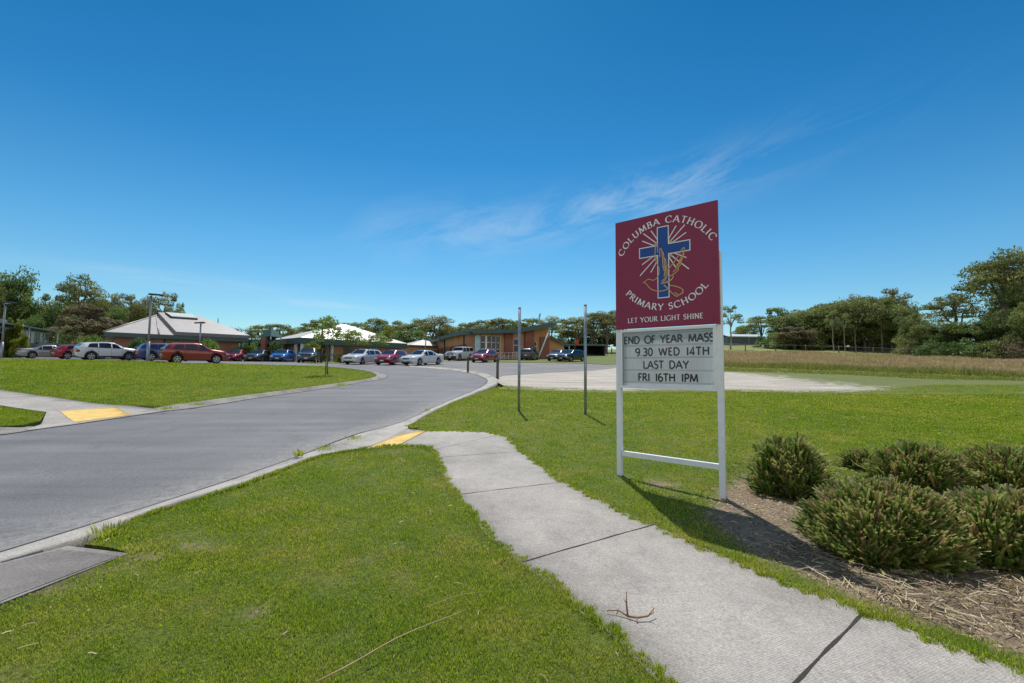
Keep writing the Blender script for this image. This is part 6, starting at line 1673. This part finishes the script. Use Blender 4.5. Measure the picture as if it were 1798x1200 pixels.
def plant(key, name, loc, H, W, H0, W0, label, cat, group=None, rz=None, crown='crown', trunk='trunk'):
    t, c = _PROTO[key]
    o = bpy.data.objects.new(name, None); o.empty_display_size = .5; link(o); o.location = loc; tag(o, label, cat, group)
    o.rotation_euler = (0, 0, random.uniform(0, 6.28) if rz is None else rz); o.scale = (W / W0, W / W0, H / H0)
    a = bpy.data.objects.new(trunk, t); link(a, o); b = bpy.data.objects.new(crown, c); link(b, o)
    return o
proto('gum1', gum(101, n=20)); proto('gum2', gum(102, n=16, leafmat='leaf_rust', open_=.8)); proto('gum3', gum(103, n=24, leafmat='leaf_gum', bare=.25)); proto('gum4', gum(104, n=14, bare=.42, barkmat='bark_pale', open_=.9))
proto('gum5', gum(105, n=26, leafmat='leaf_rust', bare=.22, ncl=190)); proto('gumbig', gum(106, n=46, leafmat='leaf_gum', bare=.30, open_=.1, lsz=.26, ncl=230)); proto('gumbig2', gum(107, n=34, leafmat='leaf_gum', bare=.25, open_=.2, lsz=.26, ncl=210))
proto('dense1', dense(201)); proto('dense2', dense(202, leafmat='leaf_gum')); proto('dense3', dense(203, leafmat='leaf_olive', n=50, lumps=.13)); proto('dense4', dense(204, leafmat='leaf_gum', n=40, low=.06, lumps=.18))
proto('dense5', dense(205, leafmat='leaf_gum', n=52, low=.16, lumps=.15))
proto('scrub1', scrub(301)); proto('scrub2', scrub(302, leafmat='leaf_gum')); proto('scrub3', scrub(303, leafmat='leaf_olive'))
def tree(key, px, ptop, pw, D, label, group=None, name='gum_tree', cat='tree', rz=None):
    """a tree standing at bearing px, D metres out, reaching as high and wide as surveyed"""
    b = at(px, 620, D); z = T(b.x, b.y); H = at(px, ptop, D).z - z; W = pw / FPX * D * 1.05 * math.sqrt(1 + ((px - CX) / FPX) ** 2) ** -1
    h0, w0 = KEYS[key]
    return plant(key, name, (b.x, b.y, z), H, W, h0, w0, label, cat, group, rz)
GL = 'trees behind the pavilion and classroom'; GB = 'bush trees behind the school buildings'; GR = 'trees along the paddock on the right'
# left cluster
tree('dense1', 14, 480, 92, 82, 'tall dark tree at the far left edge above the portable classroom', GL)
tree('dense2', -30, 500, 90, 78, 'dark tree half out of frame at the far left', GL)
tree('dense4', 66, 520, 60, 88, 'mid height tree between the far left dark tree and the tall open gum', GL)
tree('gumbig2', 133, 485, 92, 86, 'tall open gum with visible limbs above the olive wattle', GL)
tree('dense1', 100, 535, 70, 80, 'dark dense tree below the tall open gum, on its left', GL)
tree('dense3', 158, 540, 112, 74, 'broad olive brown wattle between the classroom and the pavilion', GL, 'wattle_tree')
tree('dense3', 122, 560, 70, 70, 'lower brownish wattle in front of the broad olive wattle', GL, 'wattle_tree')
tree('gum5', 192, 517, 52, 92, 'rusty crowned gum right of the tall open gum', GL)
tree('gum2', 222, 518, 60, 90, 'rusty crowned gum, second right of the tall open gum', GL)
tree('gum5', 250, 522, 60, 92, 'gum just behind the tall grey lamp post', GL)
tree('dense2', 240, 537, 54, 80, 'flat topped round tree behind the apex side of the pavilion roof', GL)
tree('dense1', 205, 545, 60, 82, 'dark tree between the olive wattle and the pavilion roof', GL)
tree('gum2', 288, 515, 56, 84, 'rusty gum rising over the pavilion roof, tallest of the pair', GL)
tree('gum4', 312, 533, 26, 86, 'thin rusty gum right of the pair over the pavilion roof', GL)
tree('dense4', 268, 548, 50, 90, 'dark tree under the rusty gums, showing over the left roof slope', GL)
tree('dense1', 50, 560, 60, 76, 'dark shrubby tree directly over the classroom roof', GL)
tree('dense2', 168, 528, 66, 90, 'dense tree filling the gap right of the tall open gum', GL)
tree('dense1', 30, 530, 70, 90, 'second dark tree behind the tall far left one', GL)
tree('dense4', 118, 520, 60, 94, 'grey green tree behind the tall open gum', GL)
tree('dense2', 215, 540, 60, 86, 'grey green tree behind the pavilion left roof slope', GL)
tree('scrub1', 108, 585, 50, 66, 'dark undergrowth bush beside the classroom end', GL, 'dense_bush', 'bush')
tree('scrub3', 140, 588, 50, 62, 'brown green undergrowth bush in front of the olive wattle', GL, 'dense_bush', 'bush')
tree('scrub2', 85, 578, 40, 70, 'grey green undergrowth bush left of the classroom end', GL, 'dense_bush', 'bush')
# row behind the school
row = [('gum3', 455, 572, 40, 100, 'gum left of the green turret behind the walkway'), ('gum1', 490, 570, 44, 104, 'gum right behind the green turret'), ('gum4', 440, 582, 24, 98, 'small thin gum beside the pavilion roof end'),
    ('dense4', 513, 580, 40, 108, 'round low gum left of the cream roofed hall'), ('gum3', 540, 569, 46, 112, 'spreading gum left of the hall roof'), ('gum1', 568, 563, 46, 114, 'gum behind the dark lamp post'), ('dense2', 596, 569, 50, 116, 'dense gum behind the hall roof apex'),
    ('gum3', 630, 568, 44, 112, 'gum right of the hall roof apex'), ('gum1', 660, 561, 40, 110, 'tall slim gum over the hall roof, right slope'), ('gum2', 678, 571, 40, 112, 'rusty gum over the hall roof, lower right slope'),
    ('dense4', 705, 566, 52, 108, 'dense gum right of the hall roof'), ('gum3', 735, 561, 50, 106, 'gum above the small hip roof'), ('gum5', 765, 556, 56, 104, 'tallest gum above the main building side wing'), ('dense2', 790, 574, 40, 110, 'dark gum at the bend of the main roof'),
    ('dense1', 722, 580, 60, 100, 'dark understorey tree behind the small hip roof'), ('dense1', 680, 584, 60, 102, 'dark understorey tree behind the hall roof end'),
    ('gum3', 822, 569, 46, 108, 'gum over the left part of the front roof'), ('gum1', 850, 564, 48, 106, 'gum over the large front window'), ('gum1', 880, 561, 46, 104, 'gum over the front roof, left of the left steel pole'),
    ('dense4', 905, 565, 44, 108, 'gum directly behind the left steel pole'), ('gum3', 932, 561, 48, 106, 'gum over the rising roof tip'), ('gum5', 966, 557, 44, 104, 'gum behind the metal flue'), ('gum4', 988, 562, 36, 102, 'thin gum right of the metal flue'),
    ('gum5', 1012, 557, 52, 98, 'large gum above the red flag'), ('gum3', 1040, 551, 52, 98, 'tall gum behind the right steel pole'), ('gum5', 1064, 548, 50, 96, 'tall gum just left of the school sign'), ('gum1', 1090, 546, 50, 98, 'gum mostly hidden behind the school sign'),
    ('dense2', 1000, 582, 50, 104, 'understorey tree left of the red flag'), ('dense1', 1050, 578, 60, 104, 'understorey tree above the low shelter'), ('dense1', 1090, 585, 50, 104, 'dark understorey tree beside the sign post')]
for k, px, t, w, d, lab in row: tree(k, px, t, w * 1.25, d, lab, GB)
# bare dead tree
rg = np.random.default_rng(77); b = at(424, 620, 92); z = T(b.x, b.y); mb = MB(); hgt = at(424, 573, 92).z - z
limb(mb, (0, 0, 0), (.1, 0, hgt * .55), .16, .10, rg)
for i in range(9):
    a = rg.uniform(0, 6.28); s = (.1, 0, hgt * rg.uniform(.45, .56)); e = (math.cos(a) * rg.uniform(1, 2.8), math.sin(a) * 2, hgt * rg.uniform(.72, 1.0)); p = limb(mb, s, e, .06, .025, rg)
    for j in range(3):
        q = p[3]; mb.tube([q, (q[0] + rg.normal(0, .7), q[1] + rg.normal(0, .7), q[2] + rg.uniform(.3, 1.2))], [.03, .015], 4)
o = mb.build('dead_tree', M['bark'], None, (b.x, b.y, z)); tag(o, 'leafless dead tree beyond the low end of the pavilion roof', 'tree')
# right paddock
tree('gum4', 1283, 538, 44, 118, 'lone gum with bare trunks right behind the sign edge', GR)
tree('gum3', 1335, 556, 52, 138, 'gum behind the end of the farm shed', GR); tree('dense2', 1312, 572, 44, 165, 'low round gum above the farm shed roof', GR)
tree('gum1', 1366, 541, 44, 132, 'pointed gum at the start of the dense paddock row', GR)
rr = [('dense2', 1385, 556, 62, 128, 'second'), ('dense4', 1412, 547, 60, 126, 'third'), ('dense2', 1440, 545, 62, 124, 'fourth'), ('dense3', 1395, 575, 50, 118, 'low front'), ('dense2', 1466, 536, 66, 120, 'fifth'),
      ('dense4', 1494, 530, 66, 118, 'sixth'), ('gum5', 1507, 518, 36, 124, 'poking above the sixth'), ('dense2', 1520, 530, 70, 114, 'seventh'), ('dense4', 1552, 527, 66, 112, 'eighth'), ('gum2', 1572, 508, 50, 116, 'tallest thin'), ('dense1', 1580, 545, 50, 112, 'ninth')]
for k, px, t, w, d, nm in rr:
    lab = {'low front': 'low olive tree in front of the paddock row', 'poking above the sixth': 'rusty crown poking above the middle of the paddock row', 'tallest thin': 'tallest thin gum at the right end of the dense paddock row'}.get(nm, nm + ' tree from the left in the dense paddock row')
    tree(k, px, t, w * 1.28, d, lab, GR)
tree('dense4', 1602, 553, 58, 100, 'yellowish round tree after the dense paddock row', GR)
tree('gumbig2', 1673, 517, 106, 94, 'spreading open gum left of the biggest gum', GR, rz=1.0)
tree('gumbig', 1772, 444, 172, 86, 'biggest gum at the right edge, brown crowned with dark limbs', GR, rz=2.0)
tree('gumbig2', 1838, 462, 150, 80, 'big gum beyond the right edge of the photo', GR)
tree('gumbig2', 1792, 478, 120, 92, 'gum standing behind the biggest gum, filling the right edge', GR, rz=4.0)
tree('dense5', 1770, 520, 90, 90, 'dense tree under the biggest gum crown', GR)
for k, px, t, w, d, lab in (('dense2', 1625, 572, 60, 94, 'grey green bush tree before the spreading open gum'), ('dense1', 1665, 566, 74, 90, 'very dark bush tree under the spreading open gum'), ('dense1', 1712, 563, 80, 86, 'very dark bush tree left of the biggest gum trunk'),
        ('dense1', 1752, 572, 70, 84, 'dark bush tree right below the biggest gum'), ('dense4', 1796, 536, 84, 78, 'yellow green bush tree at the right edge'), ('dense2', 1840, 540, 90, 76, 'bush tree out past the right edge')):
    tree(k, px, t, w * 1.1, d, lab, GR, 'bush_tree')
for i, (k, px, t, w, d, lab) in enumerate((('scrub1', 1640, 600, 60, 84, 'low dark scrub bush, first along the paddock edge'), ('scrub2', 1600, 598, 56, 95, 'low grey scrub bush before the yellowish round tree'), ('scrub1', 1690, 598, 66, 81, 'low dark scrub bush under the very dark bush trees'), ('scrub2', 1735, 600, 60, 78, 'low mid green scrub bush by the meadow edge'), ('scrub3', 1778, 598, 60, 76, 'low brownish scrub bush at the right end of the meadow edge'))):
    tree(k, px, t, w * 1.15, d, lab, GR, 'dense_bush', 'bush')
for i, (k, px, t, w, d, lab) in enumerate((('scrub2', 1372, 586, 46, 122, 'low bush at the left end of the dense paddock row'), ('scrub1', 1400, 582, 46, 121, 'low bush under the second paddock tree'), ('scrub2', 1428, 580, 46, 119, 'low bush under the fourth paddock tree'), ('scrub2', 1600, 580, 40, 108, 'low bush at the right end of the dense paddock row'), ('scrub1', 1350, 588, 40, 126, 'low bush beside the end of the farm shed'))):
    tree(k, px, t, w * 1.15, d, lab, GR, 'dense_bush', 'bush')
for i, (k, px, t, w, d, lab) in enumerate((('dense4', 1398, 551, 66, 134, 'left backing tree behind the dense paddock row'), ('dense2', 1428, 543, 66, 133, 'backing tree behind the third paddock tree'), ('dense5', 1455, 538, 66, 131, 'backing tree behind the fifth paddock tree'), ('dense2', 1483, 530, 70, 129, 'backing tree behind the sixth paddock tree'), ('dense5', 1512, 527, 70, 126, 'backing tree behind the seventh paddock tree'), ('dense2', 1540, 526, 70, 123, 'backing tree behind the eighth paddock tree'), ('dense1', 1568, 530, 70, 121, 'backing tree behind the ninth paddock tree'))):
    tree(k, px, t, w * 1.25, d, lab, GR)
for i, (k, px, d, lab) in enumerate((('scrub1', 1440, 138, 'undergrowth clump far behind the left trunks'), ('scrub2', 1468, 137, 'undergrowth clump far behind the middle left trunks'), ('scrub1', 1500, 134, 'undergrowth clump far behind the middle trunks'), ('scrub2', 1532, 131, 'undergrowth clump far behind the middle right trunks'), ('scrub1', 1562, 128, 'undergrowth clump far behind the right trunks'), ('scrub2', 1588, 122, 'undergrowth clump far behind the last trunks'))):
    tree(k, px, 574, 60, d, lab, GR, 'dense_bush', 'bush')
# trunks showing under the dense row
for i, px in enumerate((1464, 1484, 1503, 1526, 1549, 1566)):
    tree('gum4', px, 545 + (i % 3) * 6, 30, 110 + (i % 4) * 1.5, 'slim gum trunk standing among the others under the dense paddock row', 'slim trunks under the paddock row')

# ------------------------------------------------------------------ garden trees and shrubs
def small(key, spec, h0, w0): proto(key, spec)
small('sapling', gum(401, H=3.6, W=2.4, n=26, open_=.1, bare=.24, leafmat='leaf_bright', dens=.36, lsz=.12, stem=.62), 3.6, 2.4)
small('young1', gum(402, H=4., W=3., n=30, open_=.2, bare=.16, leafmat='leaf_bright', dens=.35, lsz=.15, stem=.5), 4, 3)
small('young2', gum(403, H=4., W=3., n=24, open_=.3, bare=.2, leafmat='leaf_yellow', dens=.5, lsz=.16, stem=.5), 4, 3)
small('ball', scrub(404, H=2., W=2.2, n=60, leafmat='leaf_bright', lsz=.13, ncl=75), 2., 2.2)
small('ball2', scrub(405, H=2., W=2.2, n=60, leafmat='leaf_hedge', lsz=.12, ncl=75), 2., 2.2)
small('yellow', scrub(406, H=3., W=3.4, n=34, leafmat='leaf_yellow', lsz=.3, ncl=70), 3., 3.4)
b = gp(575, 658.5, LH); Hs = at(584, 556, b.y).z - b.z
plant('sapling', 'sapling', b, Hs, 1.75, *KEYS['sapling'], 'young sapling with bright leaves alone on the lawn across the road', 'tree', rz=.6)
mb = MB(); mb.tube([(0, 0, -.1), (0, 0, .9)], .028, 8); o = mb.build('tree_stake', M['wood_post'], None, (b.x - .16, b.y + .1, b.z)); tag(o, 'short stake standing beside the young sapling stem', 'stake')
GS = 'shrubs in front of the school buildings'
for key, px, t, w, D, lab, nm in (('young1', 619, 580, 38, 52, 'young leafy tree behind the white station wagon', 'young_tree'), ('young1', 662, 586, 36, 53, 'young leafy tree behind the bright red hatchback', 'young_tree'), ('young2', 548, 600, 34, 53, 'thin yellowish young tree beside the dark lamp post', 'young_tree'), ('young2', 677, 575, 20, 56, 'wispy young tree right of the leafy pair', 'young_tree'),
        ('ball', 145, 591, 30, 49, 'light green rounded shrub behind the red hatchback', 'round_shrub'), ('ball', 167, 590, 30, 49, 'light green rounded shrub at the pavilion corner', 'round_shrub'), ('ball2', 238, 595, 38, 47, 'clipped round shrub before the pavilion wall', 'round_shrub'), ('ball', 368, 597, 34, 50, 'round shrub right behind the rusty red crossover', 'round_shrub'),
        ('ball2', 424, 603, 32, 58, 'round shrub behind the bright red sedan', 'round_shrub'), ('ball', 445, 602, 22, 59, 'paler shrub left of the brick pier', 'round_shrub'), ('ball2', 486, 601, 30, 57, 'shrub right of the brick pier behind the azure hatchback', 'round_shrub'),
        ('yellow', 20, 570, 50, 52, 'yellow green shrub before the portable classroom', 'leafy_shrub'), ('yellow', 6, 562, 34, 54, 'yellow green shrub at the left edge behind the lamp post', 'leafy_shrub'), ('yellow', 36, 590, 34, 51, 'lower yellow green shrub spreading right', 'leafy_shrub'), ('yellow', 598, 621, 16, 51, 'small bright shrub at the hall hedge', 'leafy_shrub')):
    tree(key, px, t, w, D, lab, GS, nm, 'shrub' if 'shrub' in nm else 'tree')
def hedge(px0, px1, D0, D1, h, wd, mat, lab, seed):
    rg = np.random.default_rng(seed); a = at(px0, 630, D0); b = at(px1, 630, D1); L = (b - a).xy.length if False else (Vector((b.x - a.x, b.y - a.y))).length
    cl = []; n = int(L * 5)
    for i in range(n):
        t = rg.random(); x = (b.x - a.x) * t; y = (b.y - a.y) * t; cl.append(((x + rg.normal(0, wd * .2), y + rg.normal(0, wd * .2), T(a.x + x, a.y + y) - T(a.x, a.y) + h * rg.uniform(.15, .8)), (.38, .38, .28), 60, rg.uniform(.2, .8)))
    o = bpy.data.objects.new('hedge', crown_mesh('hedge', cl, .13, rg, M[mat])); link(o); o.location = (a.x, a.y, T(a.x, a.y)); tag(o, lab, 'hedge')
hedge(428, 480, 59, 58.5, 1.1, .8, 'leaf_hedge', 'low clipped green hedge before the covered walkway', 1)
hedge(560, 612, 54, 56, 1.25, .9, 'leaf_hedge', 'dark green clipped hedge before the brick hall wall', 2)
hedge(2, 34, 53, 55, 1.7, 1.0, 'leaf_redhedge', 'reddish brown hedge at the left edge behind the black wagon', 3)
hedge(500, 530, 60, 60, 1.3, .8, 'leaf_hedge', 'small dark hedge in front of the hall porch', 4)
# ------------------------------------------------------------------ sun, sky, exposure
SUN_EL = R_(60); SUN_AZ = R_(-5.5)       # ahead and a little to the left
sv = Vector((math.sin(SUN_AZ) * math.cos(SUN_EL), math.cos(SUN_AZ) * math.cos(SUN_EL), math.sin(SUN_EL)))
sd = bpy.data.lights.new('sun', 'SUN'); so = bpy.data.objects.new('sun', sd); link(so)
sd.energy = 4.7; sd.angle = R_(.53); sd.color = (1.0, .96, .90)
so.rotation_euler = sv.to_track_quat('Z', 'Y').to_euler(); so.location = (0, 0, 60)
wd = bpy.data.worlds.new('World'); SC.world = wd; wd.use_nodes = True
nt = wd.node_tree; bg = nt.nodes['Background']; bg.inputs['Strength'].default_value = .12
sky = N(nt, 'ShaderNodeTexSky'); sky.sky_type = 'NISHITA'; sky.sun_disc = False
sky.sun_elevation = SUN_EL; sky.sun_rotation = SUN_AZ; sky.altitude = 30; sky.air_density = 1.0; sky.dust_density = .35; sky.ozone_density = 3.0
hs = N(nt, 'ShaderNodeHueSaturation'); hs.inputs['Saturation'].default_value = 1.05; hs.inputs['Value'].default_value = 1.0
sepz = N(nt, 'ShaderNodeSeparateXYZ'); nt.links.new(N(nt, 'ShaderNodeTexCoord').outputs['Generated'], sepz.inputs[0])
tint = ramp(nt, sepz.outputs['Z'], [(0.0, (.80, .97, .95)), (.08, (.70, .95, .97)), (.25, (.46, .87, .98)), (.42, (.25, .69, .88)), (.70, (.12, .49, .69)), (.92, (.6, .75, .85))])  # overhead stop, above the view, is raised to add fill light
nt.links.new(mix(nt, 1.0, sky.outputs[0], tint.outputs['Color'], 'MULTIPLY'), hs.inputs['Color'])
# thin cirrus, laid out by compass bearing and elevation
tc = N(nt, 'ShaderNodeTexCoord').outputs['Generated']
sp = N(nt, 'ShaderNodeSeparateXYZ'); nt.links.new(tc, sp.inputs[0])
azm = math_(nt, 'ARCTAN2', sp.outputs['X'], sp.outputs['Y']); elv = math_(nt, 'ARCSINE', sp.outputs['Z'])
def gauss(v, c, s):
    q = math_(nt, 'DIVIDE', math_(nt, 'SUBTRACT', v, c), s)
    return math_(nt, 'POWER', 2.71828, math_(nt, 'MULTIPLY', math_(nt, 'MULTIPLY', q, q), -1.0))
def band(a0, e0, slope, width, azs, scale, sx, rot, lo, hi, dist=.6):
    u = math_(nt, 'SUBTRACT', azm, a0)
    c = math_(nt, 'ADD', math_(nt, 'MULTIPLY', u, slope), e0)
    g = math_(nt, 'MULTIPLY', gauss(elv, c, width), gauss(azm, a0, azs))
    cb = N(nt, 'ShaderNodeCombineXYZ'); nt.links.new(azm, cb.inputs[0]); nt.links.new(elv, cb.inputs[1])
    mp = N(nt, 'ShaderNodeMapping'); mp.vector_type = 'TEXTURE'; mp.inputs['Rotation'].default_value = (0, 0, rot); mp.inputs['Scale'].default_value = (sx, 1, 1)
    nt.links.new(cb.outputs[0], mp.inputs['Vector'])
    n = noise(nt, scale, 10, .70, mp.outputs[0], dist)
    r = ramp(nt, n.outputs['Fac'], [(lo, 0.0), (hi, 1.0)])
    return math_(nt, 'MULTIPLY', g, r.outputs['Color'])
b1 = band(.24, .350, .17, .045, .32, 15, 4.5, .26, .42, .80)
b2 = band(-.10, .30, .05, .055, .24, 11, 3.0, .2, .43, .82)
b3 = band(-.66, .152, -.03, .014, .18, 18, 7.0, -.03, .40, .75)
b4 = band(-.40, .128, -.02, .008, .09, 20, 7.0, -.02, .40, .7)
cl = math_(nt, 'ADD', math_(nt, 'ADD', math_(nt, 'MULTIPLY', b1, .62), math_(nt, 'MULTIPLY', b2, .36)), math_(nt, 'ADD', math_(nt, 'MULTIPLY', b3, .5), math_(nt, 'MULTIPLY', b4, .45)), True)
# unseen white cloud bank added behind the camera as fill for shaded faces
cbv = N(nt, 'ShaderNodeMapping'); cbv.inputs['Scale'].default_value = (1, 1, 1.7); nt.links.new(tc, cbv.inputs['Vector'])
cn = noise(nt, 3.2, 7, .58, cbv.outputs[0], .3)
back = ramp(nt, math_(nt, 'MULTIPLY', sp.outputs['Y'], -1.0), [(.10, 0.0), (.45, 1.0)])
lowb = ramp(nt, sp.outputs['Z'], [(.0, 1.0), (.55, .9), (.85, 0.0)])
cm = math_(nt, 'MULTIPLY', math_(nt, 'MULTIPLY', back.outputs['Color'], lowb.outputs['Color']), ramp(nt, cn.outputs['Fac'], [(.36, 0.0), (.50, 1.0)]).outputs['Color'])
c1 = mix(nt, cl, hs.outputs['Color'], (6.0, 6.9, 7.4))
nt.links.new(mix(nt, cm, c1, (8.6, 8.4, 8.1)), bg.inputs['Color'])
SC.view_settings.view_transform = 'Standard'; SC.view_settings.look = 'None'; SC.view_settings.exposure = 0.0; SC.view_settings.gamma = 1.0
SC.view_settings.use_curve_mapping = False
SC.render.engine = 'CYCLES'
SC.cycles.max_bounces = 8; SC.cycles.transparent_max_bounces = 12; SC.cycles.caustics_reflective = False; SC.cycles.caustics_refractive = False
